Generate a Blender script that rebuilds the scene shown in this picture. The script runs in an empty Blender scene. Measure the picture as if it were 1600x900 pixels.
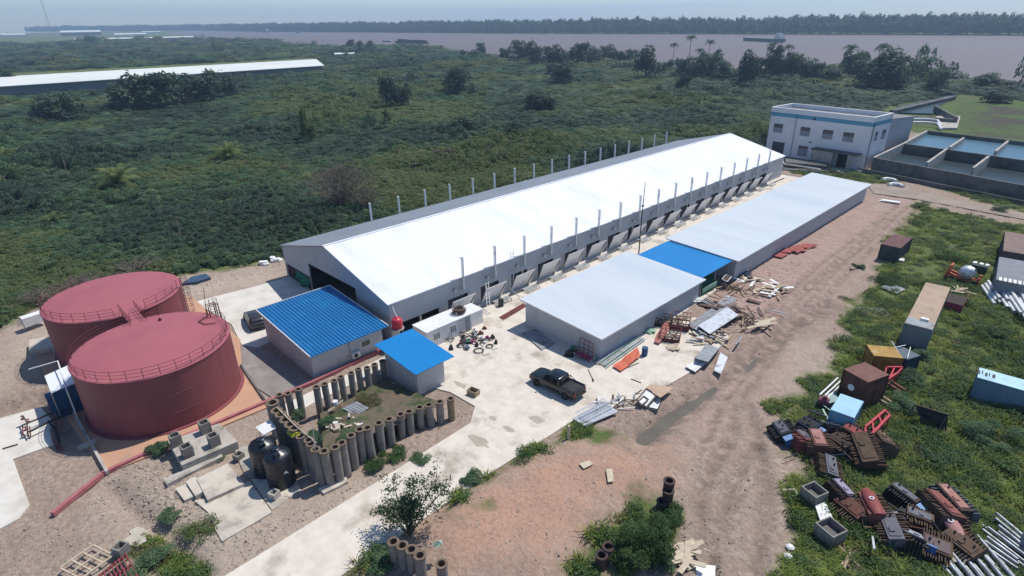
import bpy, bmesh, math, random
import numpy as np
from mathutils import Vector, Matrix
random.seed(7); RNG = np.random.default_rng(7)
S = bpy.context.scene
col = S.collection
R = math.radians

# ------------------------------------------------------------------ camera
FPX, PITCH, ROLL, YAW, CH = 912.689, 0.43015, -0.01374, -0.80163, 31.0
_F = Vector((math.sin(YAW)*math.cos(PITCH), math.cos(YAW)*math.cos(PITCH), -math.sin(PITCH)))
_R = Vector((math.cos(YAW), -math.sin(YAW), 0)); _U = _R.cross(_F)
_R2 = _R*math.cos(ROLL)+_U*math.sin(ROLL); _U2 = -_R*math.sin(ROLL)+_U*math.cos(ROLL)
cd = bpy.data.cameras.new('camera'); cam = bpy.data.objects.new('camera', cd); col.objects.link(cam)
cd.sensor_width = 36; cd.lens = 36*FPX/1600; cd.clip_start = .5; cd.clip_end = 20000
m3 = Matrix((_R2, _U2, -_F)).transposed(); cam.matrix_world = Matrix.Translation((0, 0, CH)) @ m3.to_4x4()
S.camera = cam

def G(u, v, z=0.0):
    """survey point: where the sight line of a 1600x900 photo pixel meets the level z"""
    d = _F+_R2*((u-800)/FPX)+_U2*((450-v)/FPX); t = (z-CH)/d.z
    return Vector((d.x*t, d.y*t, z))
def GX(u, v, X):
    d = _F+_R2*((u-800)/FPX)+_U2*((450-v)/FPX); t = X/d.x
    return Vector((X, d.y*t, CH+d.z*t))

# ------------------------------------------------------------------ light
SUN_EL, SUN_AZ = 60.0, 6.0
w = bpy.data.worlds.new('World'); S.world = w; w.use_nodes = True
nt = w.node_tree; nt.nodes.clear()
sky = nt.nodes.new('ShaderNodeTexSky'); sky.sky_type = 'NISHITA'; sky.sun_disc = False
sky.sun_elevation = R(SUN_EL); sky.sun_rotation = R(SUN_AZ)
sky.air_density = .85; sky.dust_density = .25; sky.ozone_density = 5.0
bg = nt.nodes.new('ShaderNodeBackground'); bg.inputs[1].default_value = .122
wo = nt.nodes.new('ShaderNodeOutputWorld')
nt.links.new(sky.outputs[0], bg.inputs[0]); nt.links.new(bg.outputs[0], wo.inputs[0])
sd = bpy.data.lights.new('sun', 'SUN'); sd.energy = 3.85; sd.angle = R(.6); sd.color = (1, .955, .88)
so = bpy.data.objects.new('sun', sd); col.objects.link(so)
az = R(SUN_AZ); el = R(SUN_EL)
sv = Vector((math.sin(az)*math.cos(el), math.cos(az)*math.cos(el), math.sin(el)))
so.rotation_euler = sv.to_track_quat('Z', 'Y').to_euler(); so.location = (0, 0, 200)
S.view_settings.view_transform = 'Standard'; S.view_settings.look = 'None'
S.view_settings.gamma = 1; S.view_settings.exposure = 0.22; S.view_settings.use_curve_mapping = False
try:
    S.cycles.use_denoising = True; S.cycles.max_bounces = 6; S.cycles.diffuse_bounces = 3; S.cycles.glossy_bounces = 3
    S.cycles.volume_bounces = 0; S.cycles.transparent_max_bounces = 6; S.cycles.sample_clamp_indirect = 6
except Exception: pass

# ------------------------------------------------------------------ materials
MATS = {}
def M(name, c1, c2=None, sc=.6, rough=.8, metal=0., bump=0., bsc=12., c3=None, sc3=.15, wave=None, spec=.3, lo=.35, hi=.65, obj=True, th3=(.55, .7), stretch=None):
    if name in MATS: return MATS[name]
    m = bpy.data.materials.new(name); m.use_nodes = True; n = m.node_tree; b = n.nodes['Principled BSDF']
    b.inputs['Roughness'].default_value = rough; b.inputs['Metallic'].default_value = metal
    b.inputs['Specular IOR Level'].default_value = spec
    tc = n.nodes.new('ShaderNodeTexCoord'); co = tc.outputs['Object']
    if not obj:
        ge = n.nodes.new('ShaderNodeNewGeometry'); co = ge.outputs['Position']
    if stretch:
        mp = n.nodes.new('ShaderNodeMapping'); mp.inputs['Scale'].default_value = stretch; n.links.new(co, mp.inputs[0]); co = mp.outputs[0]
    c2 = c2 or tuple(x*.8 for x in c1)
    def noise(scale, det=6, ro=.6):
        t = n.nodes.new('ShaderNodeTexNoise'); t.inputs['Scale'].default_value = scale; t.inputs['Detail'].default_value = det
        t.inputs['Roughness'].default_value = ro; n.links.new(co, t.inputs['Vector']); return t.outputs['Fac']
    def mr(x, a, bb):
        t = n.nodes.new('ShaderNodeMapRange'); t.inputs[1].default_value = a; t.inputs[2].default_value = bb; n.links.new(x, t.inputs[0]); return t.outputs[0]
    def mix(f, a, bb):
        t = n.nodes.new('ShaderNodeMix'); t.data_type = 'RGBA'; n.links.new(f, t.inputs[0])
        for s_, v_ in ((6, a), (7, bb)):
            if isinstance(v_, tuple): t.inputs[s_].default_value = (*v_[:3], 1)
            else: n.links.new(v_, t.inputs[s_])
        return t.outputs[2]
    c = mix(mr(noise(sc), lo, hi), c1, c2)
    if c3: c = mix(mr(noise(sc3), *th3), c, c3)
    n.links.new(c, b.inputs['Base Color'])
    h = None
    if bump:
        h = noise(bsc, 4)
        bp = n.nodes.new('ShaderNodeBump'); bp.inputs['Strength'].default_value = bump; bp.inputs['Distance'].default_value = .05
        n.links.new(h, bp.inputs['Height'])
        if wave:
            wv = n.nodes.new('ShaderNodeTexWave'); wv.bands_direction = wave[0]; wv.inputs['Scale'].default_value = wave[1]
            n.links.new(co, wv.inputs['Vector'])
            b2 = n.nodes.new('ShaderNodeBump'); b2.inputs['Strength'].default_value = wave[2]; b2.inputs['Distance'].default_value = .04
            n.links.new(wv.outputs['Fac'], b2.inputs['Height']); n.links.new(bp.outputs[0], b2.inputs['Normal']); bp = b2
        n.links.new(bp.outputs[0], b.inputs['Normal'])
    MATS[name] = m; return m

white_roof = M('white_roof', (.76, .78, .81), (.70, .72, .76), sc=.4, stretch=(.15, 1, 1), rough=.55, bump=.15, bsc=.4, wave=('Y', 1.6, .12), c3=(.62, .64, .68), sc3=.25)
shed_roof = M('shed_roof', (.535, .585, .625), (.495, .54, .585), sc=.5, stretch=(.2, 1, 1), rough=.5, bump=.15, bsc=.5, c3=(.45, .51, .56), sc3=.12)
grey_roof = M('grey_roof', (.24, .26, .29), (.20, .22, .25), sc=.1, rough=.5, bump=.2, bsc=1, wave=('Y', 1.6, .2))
wall_grey = M('wall_grey', (.47, .48, .50), (.41, .42, .44), sc=.25, rough=.75, bump=.2, bsc=2, wave=('Y', 1.5, .35), c3=(.36, .35, .34), sc3=.5, th3=(.6, .8))
wall_front = M('wall_front', (.46, .47, .49), (.41, .42, .44), sc=.25, rough=.75, bump=.2, bsc=2, wave=('X', 1.5, .35), c3=(.33, .31, .29), sc3=.5, th3=(.6, .8))
flap_m = M('flap_m', (.86, .85, .84), (.78, .77, .76), sc=.8, rough=.7, c3=(.50, .46, .42), sc3=.9, th3=(.6, .8))
wall_light = M('wall_light', (.55, .54, .53), (.47, .46, .45), sc=.3, rough=.8, bump=.2, bsc=2, c3=(.38, .34, .30), sc3=.6, th3=(.58, .8))
blue_roof = M('blue_roof', (.014, .15, .37), (.012, .13, .33), sc=.3, rough=.4, bump=.1, bsc=3, c3=(.02, .19, .39), sc3=.8)
blue_flat = M('blue_flat', (.010, .20, .50), (.009, .18, .46), sc=.3, rough=.35, bump=.1, bsc=3)
dark_in = M('dark_in', (.02, .022, .026), rough=.9)
dark_door = M('dark_door', (.035, .045, .06), (.05, .06, .08), sc=1.5, rough=.5)
steel = M('steel', (.50, .51, .52), (.36, .37, .38), sc=2, rough=.45, metal=.4)
galv = M('galv', (.70, .72, .74), (.58, .60, .63), sc=2, rough=.4, metal=.5, c3=(.30, .27, .24), sc3=1.5)
pipe_galv = M('pipe_galv', (.40, .43, .46), (.28, .30, .33), sc=2.5, rough=.4, metal=.4, c3=(.16, .14, .13), sc3=1.5)
white_paint = M('white_paint', (.78, .78, .77), (.66, .66, .65), sc=1.2, rough=.5, c3=(.45, .40, .35), sc3=1.2, th3=(.62, .8))
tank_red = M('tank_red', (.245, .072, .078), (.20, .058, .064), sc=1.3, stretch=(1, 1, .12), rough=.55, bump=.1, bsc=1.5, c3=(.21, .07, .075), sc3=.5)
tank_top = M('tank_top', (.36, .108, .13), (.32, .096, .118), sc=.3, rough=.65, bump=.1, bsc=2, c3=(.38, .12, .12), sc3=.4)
rail_red = M('rail_red', (.12, .02, .025), rough=.5)
concrete = M('concrete', (.46, .425, .38), (.37, .34, .30), sc=1.2, rough=.9, bump=.4, bsc=8, c3=(.17, .15, .12), sc3=.8, th3=(.52, .75))
conc_pile = M('conc_pile', (.27, .25, .225), (.19, .175, .155), sc=1.2, rough=.9, bump=.4, bsc=6, c3=(.09, .075, .06), sc3=.7, th3=(.5, .7))
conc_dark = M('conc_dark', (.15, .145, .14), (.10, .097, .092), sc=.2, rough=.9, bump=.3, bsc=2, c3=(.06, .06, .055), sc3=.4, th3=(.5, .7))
conc_white = M('conc_white', (.66, .63, .57), (.56, .53, .47), sc=.5, rough=.85, bump=.2, bsc=10, c3=(.50, .45, .38), sc3=.25, th3=(.5, .75), obj=False)
conc_gold = M('conc_gold', (.67, .61, .53), (.56, .505, .43), sc=.8, rough=.85, bump=.25, bsc=10, c3=(.36, .31, .25), sc3=.3, th3=(.54, .68), obj=False)
conc_grey = M('conc_grey', (.27, .245, .225), (.20, .18, .165), sc=.5, rough=.85, bump=.25, bsc=10, c3=(.33, .30, .27), sc3=.3, obj=False)
pad_tan = M('pad_tan', (.52, .30, .19), (.46, .27, .18), sc=.3, rough=.8, bump=.2, bsc=8, c3=(.36, .24, .18), sc3=.4, obj=False)
pink = M('pink', (.42, .145, .16), (.33, .11, .12), sc=1, rough=.7, bump=.2, bsc=6, c3=(.25, .12, .10), sc3=.8, th3=(.58, .8))
rust = M('rust', (.13, .055, .04), (.085, .038, .03), sc=1.2, rough=.85, bump=.3, bsc=8, c3=(.20, .09, .06), sc3=1)
rust_red = M('rust_red', (.26, .085, .075), (.17, .06, .05), sc=1.5, rough=.8, bump=.3, bsc=8, c3=(.10, .05, .04), sc3=1.2)
rust_dark = M('rust_dark', (.06, .04, .032), (.035, .027, .023), sc=1.5, rough=.85, bump=.3, bsc=8, c3=(.11, .065, .045), sc3=1.4)
red_paint = M('red_paint', (.50, .035, .06), (.38, .03, .04), sc=1.2, rough=.5, c3=(.22, .05, .04), sc3=1.3)
orange_paint = M('orange_paint', (.60, .13, .07), (.48, .11, .06), sc=1.2, rough=.6)
black_plastic = M('black_plastic', (.010, .013, .020), (.014, .018, .026), sc=1, rough=.35, spec=.5)
black_metal = M('black_metal', (.02, .02, .022), (.035, .033, .033), sc=2, rough=.6)
car_paint = M('car_paint', (.008, .010, .014), rough=.22, spec=.6)
car_grey = M('car_grey', (.04, .04, .05), rough=.25, spec=.6)
glass_dark = M('glass_dark', (.012, .016, .02), rough=.08, spec=.7)
tyre = M('tyre', (.02, .02, .02), (.03, .028, .026), sc=5, rough=.9)
blue_box = M('blue_box', (.22, .42, .55), (.18, .36, .48), sc=1, rough=.55, c3=(.20, .16, .13), sc3=1.5, th3=(.62, .75))
blue_lid = M('blue_lid', (.04, .13, .38), (.03, .09, .28), sc=2, rough=.5)
navy = M('navy', (.025, .04, .075), (.02, .03, .05), sc=1, rough=.6)
blue_drum_m = M('blue_drum_m', (.03, .10, .22), (.02, .08, .18), sc=2, rough=.5)
tan_roof = M('tan_roof', (.42, .31, .22), (.34, .26, .19), sc=.6, rough=.85, bump=.2, bsc=4, c3=(.20, .14, .10), sc3=1.2, th3=(.6, .72))
yellow = M('yellow', (.34, .19, .05), (.26, .13, .04), sc=1.5, rough=.7, c3=(.12, .06, .03), sc3=1.4)
timber = M('timber', (.42, .33, .23), (.32, .24, .16), sc=3, rough=.85, bump=.2, bsc=10)
timber_pale = M('timber_pale', (.58, .50, .38), (.46, .38, .28), sc=3, rough=.85)
timber_dark = M('timber_dark', (.14, .095, .075), (.09, .065, .05), sc=3, rough=.9, bump=.2, bsc=10)
sheet_grey = M('sheet_grey', (.32, .34, .36), (.24, .25, .27), sc=2, rough=.6, c3=(.16, .13, .11), sc3=1.3)
sheet_blue = M('sheet_blue', (.14, .20, .26), (.11, .15, .20), sc=2, rough=.6)
green_paint = M('green_paint', (.05, .20, .12), (.04, .15, .09), sc=1, rough=.6)
green_net = M('green_net', (.02, .17, .11), (.015, .12, .08), sc=2, rough=.9)
mint = M('mint', (.35, .55, .42), rough=.6)
tarp_blue = M('tarp_blue', (.05, .09, .16), (.035, .06, .11), sc=2, rough=.6)
tarp_yellow = M('tarp_yellow', (.50, .46, .03), (.40, .36, .02), sc=2, rough=.7)
pcolor = M('magenta_paint', (.35, .03, .16), rough=.5)
office_white = M('office_white', (.80, .79, .80), (.72, .71, .72), sc=.15, rough=.85, bump=.1, bsc=2, c3=(.55, .53, .52), sc3=.3, th3=(.6, .8))
office_blue = M('office_blue', (.12, .36, .50), (.10, .31, .44), sc=.3, rough=.8)
office_roof = M('office_roof', (.25, .25, .25), (.18, .18, .18), sc=.3, rough=.9, c3=(.10, .11, .08), sc3=.2)
far_white = M('far_white', (.70, .72, .68), (.62, .64, .61), sc=.05, rough=.7)
far_grey = M('far_grey', (.22, .24, .26), (.17, .18, .2), sc=.05, rough=.8)
pond_water = M('pond_water', (.065, .14, .19), (.05, .12, .165), sc=.1, rough=.3, spec=.3, bump=.05, bsc=3)
pond_dark = M('pond_dark', (.022, .038, .042), (.017, .03, .034), sc=.1, rough=.35, spec=.2)
river_m = M('river_m', (.165, .120, .108), (.148, .112, .102), sc=.004, rough=.5, spec=.18, bump=.25, bsc=.6, c3=(.14, .108, .104), sc3=.002, obj=False)
hull_grey = M('hull_grey', (.10, .10, .11), rough=.6)
hull_rust = M('hull_rust', (.12, .09, .085), (.07, .06, .06), sc=.1, rough=.7)
palm_bark = M('palm_bark', (.16, .14, .12), (.10, .09, .08), sc=3, rough=.9)
bark = M('bark', (.15, .12, .09), (.09, .075, .06), sc=3, rough=.9)
twig_pale = M('twig_pale', (.24, .19, .16), (.16, .13, .11), sc=3, rough=.9)
mud_water = M('mud_water', (.15, .13, .10), (.12, .105, .08), sc=.5, rough=.25, obj=False)
rock_m = M('rock_m', (.50, .46, .38), (.36, .32, .26), sc=1.5, rough=.95, bump=.4, bsc=5)
rubble_m = M('rubble_m', (.36, .31, .26), (.26, .21, .17), sc=2, rough=.95)
def LM(name, c1, c2):   # leaf material: two greens mixed per leaf, slightly translucent
    if name in MATS: return MATS[name]
    m = bpy.data.materials.new(name); m.use_nodes = True; n = m.node_tree; b = n.nodes['Principled BSDF']
    b.inputs['Roughness'].default_value = .6; b.inputs['Specular IOR Level'].default_value = .25
    a = n.nodes.new('ShaderNodeAttribute'); a.attribute_name = 'shade'
    oi = n.nodes.new('ShaderNodeObjectInfo')
    ad = n.nodes.new('ShaderNodeMath'); ad.operation = 'MULTIPLY_ADD'; n.links.new(oi.outputs['Random'], ad.inputs[0]); ad.inputs[1].default_value = .7
    n.links.new(a.outputs['Fac'], ad.inputs[2])
    sb = n.nodes.new('ShaderNodeMath'); sb.operation = 'SUBTRACT'; n.links.new(ad.outputs[0], sb.inputs[0]); sb.inputs[1].default_value = .35; sb.use_clamp = True
    mx = n.nodes.new('ShaderNodeMix'); mx.data_type = 'RGBA'; n.links.new(sb.outputs[0], mx.inputs[0])
    mx.inputs[6].default_value = (*c1, 1); mx.inputs[7].default_value = (*c2, 1)
    n.links.new(mx.outputs[2], b.inputs['Base Color'])
    tl = n.nodes.new('ShaderNodeBsdfTranslucent'); n.links.new(mx.outputs[2], tl.inputs[0]); ms = n.nodes.new('ShaderNodeMixShader'); ms.inputs[0].default_value = .38
    n.links.new(b.outputs[0], ms.inputs[1]); n.links.new(tl.outputs[0], ms.inputs[2]); n.links.new(ms.outputs[0], n.nodes['Material Output'].inputs[0])
    MATS[name] = m; return m
leaf_a = LM('leaf_a', (.062, .120, .060), (.145, .225, .110))
leaf_b = LM('leaf_b', (.048, .094, .056), (.110, .172, .095))
leaf_c = LM('leaf_c', (.105, .145, .050), (.20, .235, .095))
leaf_dark = LM('leaf_dark', (.038, .070, .048), (.088, .132, .078))
leaf_far = LM('leaf_far', (.032, .066, .042), (.072, .118, .066))
leaf_green = LM('leaf_green', (.035, .080, .022), (.090, .155, .048))
leaf_yel = LM('leaf_yel', (.10, .14, .04), (.22, .26, .09))
grass_m = LM('grass_m', (.145, .200, .034), (.29, .345, .085))
grass_dry = LM('grass_dry', (.10, .10, .045), (.20, .18, .09))
reed_m = LM('reed_m', (.05, .06, .045), (.13, .13, .10))

# ------------------------------------------------------------------ mesh builder
class MB:
    def __init__(s): s.v = []; s.f = []; s.m = []; s.sh = None
    def add(s, vs, fs, mi=0):
        o = len(s.v); s.v += [tuple(x) for x in vs]; s.f += [tuple(i+o for i in f) for f in fs]; s.m += [mi]*len(fs); return s
    def box(s, x0, x1, y0, y1, z0, z1, mi=0, mat=None):
        vs = [Vector((x, y, z)) for z in (z0, z1) for x, y in ((x0, y0), (x1, y0), (x1, y1), (x0, y1))]
        if mat: vs = [mat @ q for q in vs]
        return s.add(vs, [(3, 2, 1, 0), (4, 5, 6, 7), (0, 1, 5, 4), (1, 2, 6, 5), (2, 3, 7, 6), (3, 0, 4, 7)], mi)
    def beam(s, a, b, w=.05, h=None, mi=0, up=Vector((0, 0, 1))):
        a = Vector(a); b = Vector(b); h = h or w; d = b-a
        if d.length < 1e-6: return s
        z = d.normalized(); x = z.cross(up)
        if x.length < 1e-3: x = z.cross(Vector((0, 1, 0)))
        x.normalize(); y = x.cross(z)
        vs = [p+x*i*w/2+y*j*h/2 for p in (a, b) for i, j in ((-1, -1), (1, -1), (1, 1), (-1, 1))]
        return s.add(vs, [(3, 2, 1, 0), (4, 5, 6, 7), (0, 1, 5, 4), (1, 2, 6, 5), (2, 3, 7, 6), (3, 0, 4, 7)], mi)
    def tube(s, pts, r=.03, n=6, mi=0, caps=True):
        pts = [Vector(p) for p in pts]; k = len(pts); rs = r if isinstance(r, (list, tuple)) else [r]*k
        ref = None; vs = []
        for i, p in enumerate(pts):
            d = (pts[min(i+1, k-1)]-pts[max(i-1, 0)]).normalized()
            if ref is None or abs(ref.dot(d)) > .95: ref = Vector((0, 0, 1)) if abs(d.z) < .9 else Vector((1, 0, 0))
            x = ref.cross(d).normalized(); y = d.cross(x); ref = y.cross(d) if False else ref
            for j in range(n):
                a = 2*math.pi*j/n; vs.append(p+(x*math.cos(a)+y*math.sin(a))*rs[i])
        fs = [(i*n+j, i*n+(j+1) % n, (i+1)*n+(j+1) % n, (i+1)*n+j) for i in range(k-1) for j in range(n)]
        if caps: fs += [tuple(range(n))[::-1], tuple((k-1)*n+j for j in range(n))]
        return s.add(vs, fs, mi)
    def lathe(s, prof, c=(0, 0, 0), n=24, mi=0, a0=0, a1=2*math.pi):
        full = abs(a1-a0-2*math.pi) < 1e-6; k = n if full else n+1; vs = []
        for r, z in prof:
            for j in range(k):
                a = a0+(a1-a0)*j/n; vs.append((c[0]+r*math.cos(a), c[1]+r*math.sin(a), c[2]+z))
        fs = [(i*k+j, i*k+(j+1) % k, (i+1)*k+(j+1) % k, (i+1)*k+j) for i in range(len(prof)-1) for j in range(n if full else k-1)]
        return s.add(vs, fs, mi)
    def prism(s, poly, z0, z1, mi=0, mat=None):
        poly = [(p[0], p[1]) for p in poly]
        ar = sum(poly[i][0]*poly[(i+1) % len(poly)][1]-poly[(i+1) % len(poly)][0]*poly[i][1] for i in range(len(poly)))
        if ar < 0: poly = poly[::-1]
        k = len(poly); vs = [Vector((x, y, z)) for z in (z0, z1) for x, y in poly]
        if mat: vs = [mat @ q for q in vs]
        return s.add(vs, [tuple(range(k))[::-1], tuple(range(k, 2*k))]+[(i, (i+1) % k, k+(i+1) % k, k+i) for i in range(k)], mi)
    def hull_quad(s, a, b, c, d, t=.04, mi=0):     # a thick panel through four corners
        a, b, c, d = map(Vector, (a, b, c, d)); nrm = (b-a).cross(d-a).normalized()*t
        vs = [a, b, c, d, a+nrm, b+nrm, c+nrm, d+nrm]
        return s.add(vs, [(3, 2, 1, 0), (4, 5, 6, 7), (0, 1, 5, 4), (1, 2, 6, 5), (2, 3, 7, 6), (3, 0, 4, 7)], mi)
    def xform(s, mat, start=0):
        s.v[start:] = [tuple(mat @ Vector(p)) for p in s.v[start:]]; return s
    def mesh(s, name, mats, smooth=False, off=Vector((0, 0, 0))):
        me = bpy.data.meshes.new(name); me.from_pydata([tuple(Vector(p)-off) for p in s.v], [], s.f)
        for m_ in (mats if isinstance(mats, (list, tuple)) else [mats]): me.materials.append(m_)
        if any(s.m): me.polygons.foreach_set('material_index', s.m)
        if smooth:
            me.polygons.foreach_set('use_smooth', [True]*len(s.f))
            try: me.set_sharp_from_angle(angle=R(40))
            except Exception: pass
        me.update(); return me
    def build(s, name, mats, parent=None, smooth=False, world=True, origin=None):
        if parent is not None:
            off = Vector(parent.get('_o', (0, 0, 0))) if world else Vector((0, 0, 0))
            o = bpy.data.objects.new(name, s.mesh(name, mats, smooth, off)); o.parent = parent; o['_o'] = tuple(off)
        else:
            if origin is None and world:
                a = np.array([tuple(p) for p in s.v]); origin = Vector((a[:, 0].mean(), a[:, 1].mean(), a[:, 2].min()))
            origin = Vector(origin) if origin is not None else Vector((0, 0, 0))
            o = bpy.data.objects.new(name, s.mesh(name, mats, smooth, origin)); o.location = origin; o['_o'] = tuple(origin)
        col.objects.link(o); return o

def tag(o, label=None, cat=None, group=None, kind=None):
    if label: o['label'] = label
    if cat: o['category'] = cat
    if group: o['group'] = group
    if kind: o['kind'] = kind
    return o
def thing(name, loc, label, cat, group=None, rz=0.):
    o = bpy.data.objects.new(name, None); col.objects.link(o); o.location = loc; o.rotation_euler = (0, 0, rz)
    o.empty_display_size = .3; o['_o'] = tuple(loc) if not rz else (0, 0, 0)
    return tag(o, label, cat, group)
KIDS = {}
def copy_tree(o, parent=None):
    c = o.copy(); col.objects.link(c); c.parent = parent
    for ch in list(o.children): copy_tree(ch, c)
    return c
def structure(name, mb, mats, smooth=False):
    return tag(mb.build(name, mats, smooth=smooth, origin=(0, 0, 0)), kind='structure')
def rectN(L, N, Rr, z):
    """rectangle from near corner N, left corner L, right corner R (pixels at level z): centre, yaw, lx, ly"""
    n_, l_, r_ = G(*N, z), G(*L, z), G(*Rr, z); ax = (r_-n_); lx = ax.length; ax.normalize(); ay = Vector((-ax.y, ax.x, 0))
    ly = (l_-n_).dot(ay); c = n_+ax*lx/2+ay*ly/2; return Vector((c.x, c.y, 0)), math.atan2(ax.y, ax.x), lx, abs(ly)

# ------------------------------------------------------------------ numpy noise and polygons
def vnoise(x, y, seed=0):
    xi = np.floor(x).astype(np.int64); yi = np.floor(y).astype(np.int64); fx = x-xi; fy = y-yi
    def h(a, b):
        q = (a*374761393+b*668265263+seed*982451653) & 0xFFFFFFFF; q = ((q ^ (q >> 13))*1274126177) & 0xFFFFFFFF
        return ((q ^ (q >> 16)) & 0xFFFF)/65535.
    sx = fx*fx*(3-2*fx); sy = fy*fy*(3-2*fy)
    return (h(xi, yi)*(1-sx)+h(xi+1, yi)*sx)*(1-sy)+(h(xi, yi+1)*(1-sx)+h(xi+1, yi+1)*sx)*sy
def fbm(x, y, seed=0, o=4):
    t = 0; a = .5
    for i in range(o): t = t+a*vnoise(x*2**i, y*2**i, seed+i); a *= .5
    return t/(1-.5**o)
def poly(*ps): return [(G(*p[1:]).x, G(*p[1:]).y) if p[0] == 'p' else (p[0], p[1]) for p in ps]
def P(*ps): return [(G(*p).x, G(*p).y) for p in ps]
def inside(x, y, pl):
    r = np.zeros(x.shape, bool); n = len(pl)
    for i in range(n):
        x1, y1 = pl[i]; x2, y2 = pl[(i+1) % n]
        if y1 == y2: continue
        c = ((y1 > y) != (y2 > y)) & (x < (x2-x1)*(y-y1)/(y2-y1)+x1); r ^= c
    return r
def pdist(x, y, pl, closed=True):
    d = np.full(x.shape, 1e9); n = len(pl)
    for i in range(n if closed else n-1):
        x1, y1 = pl[i]; x2, y2 = pl[(i+1) % n]; dx, dy = x2-x1, y2-y1; L = dx*dx+dy*dy+1e-9
        t = np.clip(((x-x1)*dx+(y-y1)*dy)/L, 0, 1); d = np.minimum(d, np.hypot(x-x1-t*dx, y-y1-t*dy))
    return d
def soft(x, y, pl, wd=1.0, wob=1.5, seed=3):
    """1 inside, 0 outside, with a wandering edge"""
    d = pdist(x, y, pl); s = np.where(inside(x, y, pl), d, -d)+(fbm(x*.35, y*.35, seed)-.5)*2*wob
    return np.clip(s/wd*.5+.5, 0, 1)

# slabs (concrete polygons)
YARD = P((330, 915), (604, 745), (735, 662), (742, 636), (704, 614))+[(-43.4, 24.0), (-46.6, 26.9), (-46.6, 29.0), (-48.3, 29.0), (-48.3, 128), (-39.5, 128), (-39.5, 66), (-29.6, 64.5), (-29.2, 52)] + \
    P((1085, 497), (1122, 512), (1140, 528), (1092, 575), (1040, 605), (985, 628), (945, 640), (893, 660), (770, 738), (512, 916))
APRON = P((300, 474), (345, 462), (392, 450), (441, 437))+[(-72.6, 28.7), (-58.0, 28.7), (-57.0, 18.0)]+P((408, 545), (378, 540), (362, 508), (325, 485))
GREYC = P((378, 538), (412, 545), (486, 597), (430, 625), (384, 596), (375, 565))
TPAD = P((166, 742), (421, 637), (378, 578))+[(-60, 17.2), (-76, 17.2), (-76, 1.0), (-60, .8)]
LSLAB = P((-60, 672), (64, 637), (80, 656), (94, 692), (21, 719), (36, 760), (47, 790), (30, 812), (-60, 860))
HALL = [(-73.2, 28.5), (-48.2, 28.5), (-48.2, 126.4), (-73.2, 126.4)]
SLABS = [YARD, APRON, GREYC, TPAD, LSLAB, HALL]
# river outline
SHORE_N = P((1660, 141), (1590, 137), (1500, 128), (1440, 125), (1400, 121), (1340, 118), (1300, 113), (1200, 112), (1100, 109), (1000, 106), (920, 98), (800, 90), (690, 78), (600, 72), (500, 74), (420, 66), (330, 62), (262, 52))
SHORE_F = P((300, 47.6), (400, 49.5), (800, 52.3), (1200, 53.8), (1600, 55.6), (1700, 56))
RIVER = SHORE_N+SHORE_F+[(400, 1180), (900, 1000), (900, 250), (300, 300)]
# grass areas to the right
GRASS = [P((1432, 316), (1480, 330), (1600, 352), (1900, 420), (2200, 950), (1195, 960), (1225, 890), (1245, 810), (1228, 770), (1240, 740), (1205, 700), (1222, 640), (1250, 600), (1300, 560), (1305, 520), (1335, 470), (1362, 440), (1375, 400)),
         P((862, 905), (905, 850), (960, 800), (1010, 770), (1062, 775), (1082, 800), (1060, 850), (1040, 905)),
         P((1375, 262), (1420, 282), (1600, 335), (1750, 350), (1750, 300), (1480, 268)),
         P((220, 905), (205, 850), (240, 830), (300, 850), (320, 905)),
         P((560, 905), (570, 860), (620, 850), (640, 905)),
         P((688, 772), (780, 722), (860, 686), (896, 668), (905, 692), (800, 742), (712, 806)),
         P((1230, 262), (1370, 268), (1420, 284), (1345, 290), (1230, 270)),
         P((880, 690), (900, 668), (985, 672), (985, 690)), P((775, 745), (830, 700), (860, 700), (790, 760))]
BRUSHL = P((-500, 700), (0, 518), (55, 487), (120, 468), (240, 442), (320, 425), (398, 417), (440, 403))+[(-75.5, 31), (-75.5, 128), (-62, 136), (-62, 168), (-50, 176)]
BRUSH = BRUSHL+P((1390, 168), (1500, 148), (1620, 160))+[(40, 330)]+SHORE_N[1:]+[(-2600, 700), (-3000, 200), (-900, -400), (-200, -60)]
FIELD = P((1402, 180), (1470, 150), (1700, 165), (1800, 260), (1600, 248), (1460, 214))
FORL = P((40, 50.2), (110, 49.6), (300, 47.8))
REDS = [P((655, 830), (700, 780), (820, 715), (900, 690), (960, 700), (1050, 700), (1060, 760), (960, 800), (870, 905), (700, 905)),
        P((1150, 440), (1255, 375), (1375, 310), (1425, 315), (1260, 480), (1180, 580), (1100, 680), (1080, 640), (1170, 540), (1110, 470))]
LIGHT = [P((0, 600), (0, 530), (70, 480), (300, 440), (430, 410), (440, 440), (300, 478), (280, 520), (60, 560)), P((230, 905), (200, 780), (330, 690), (430, 760), (500, 780), (620, 740), (380, 905)),
         P((1275, 548), (1295, 545), (1300, 600), (1250, 600))]
DITCH = [(G(u, v).x, G(u, v).y) for u, v in ((1290, 480), (1225, 520), (1180, 560), (1130, 595), (1085, 625), (1045, 650), (1005, 685))]
RUTS = [[(G(u, v).x, G(u, v).y) for u, v in q] for q in (((1415, 325), (1345, 385), (1290, 425), (1235, 470), (1180, 520), (1120, 570)), ((1425, 330), (1360, 392), (1310, 440), (1280, 480)),
        ((1180, 700), (1140, 760), (1120, 830), (1110, 900)), ((1130, 700), (1090, 770), (1100, 900)),
         ((1400, 322), (1320, 385), (1260, 430), (1205, 480), (1160, 520)), ((1395, 345), (1300, 430), (1240, 500), (1195, 570), (1150, 640), (1135, 700)), ((1380, 345), (1285, 430), (1222, 500), (1175, 570), (1125, 640), (1100, 690)), ((1170, 640), (1190, 720), (1195, 800), (1180, 900)))]
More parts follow.
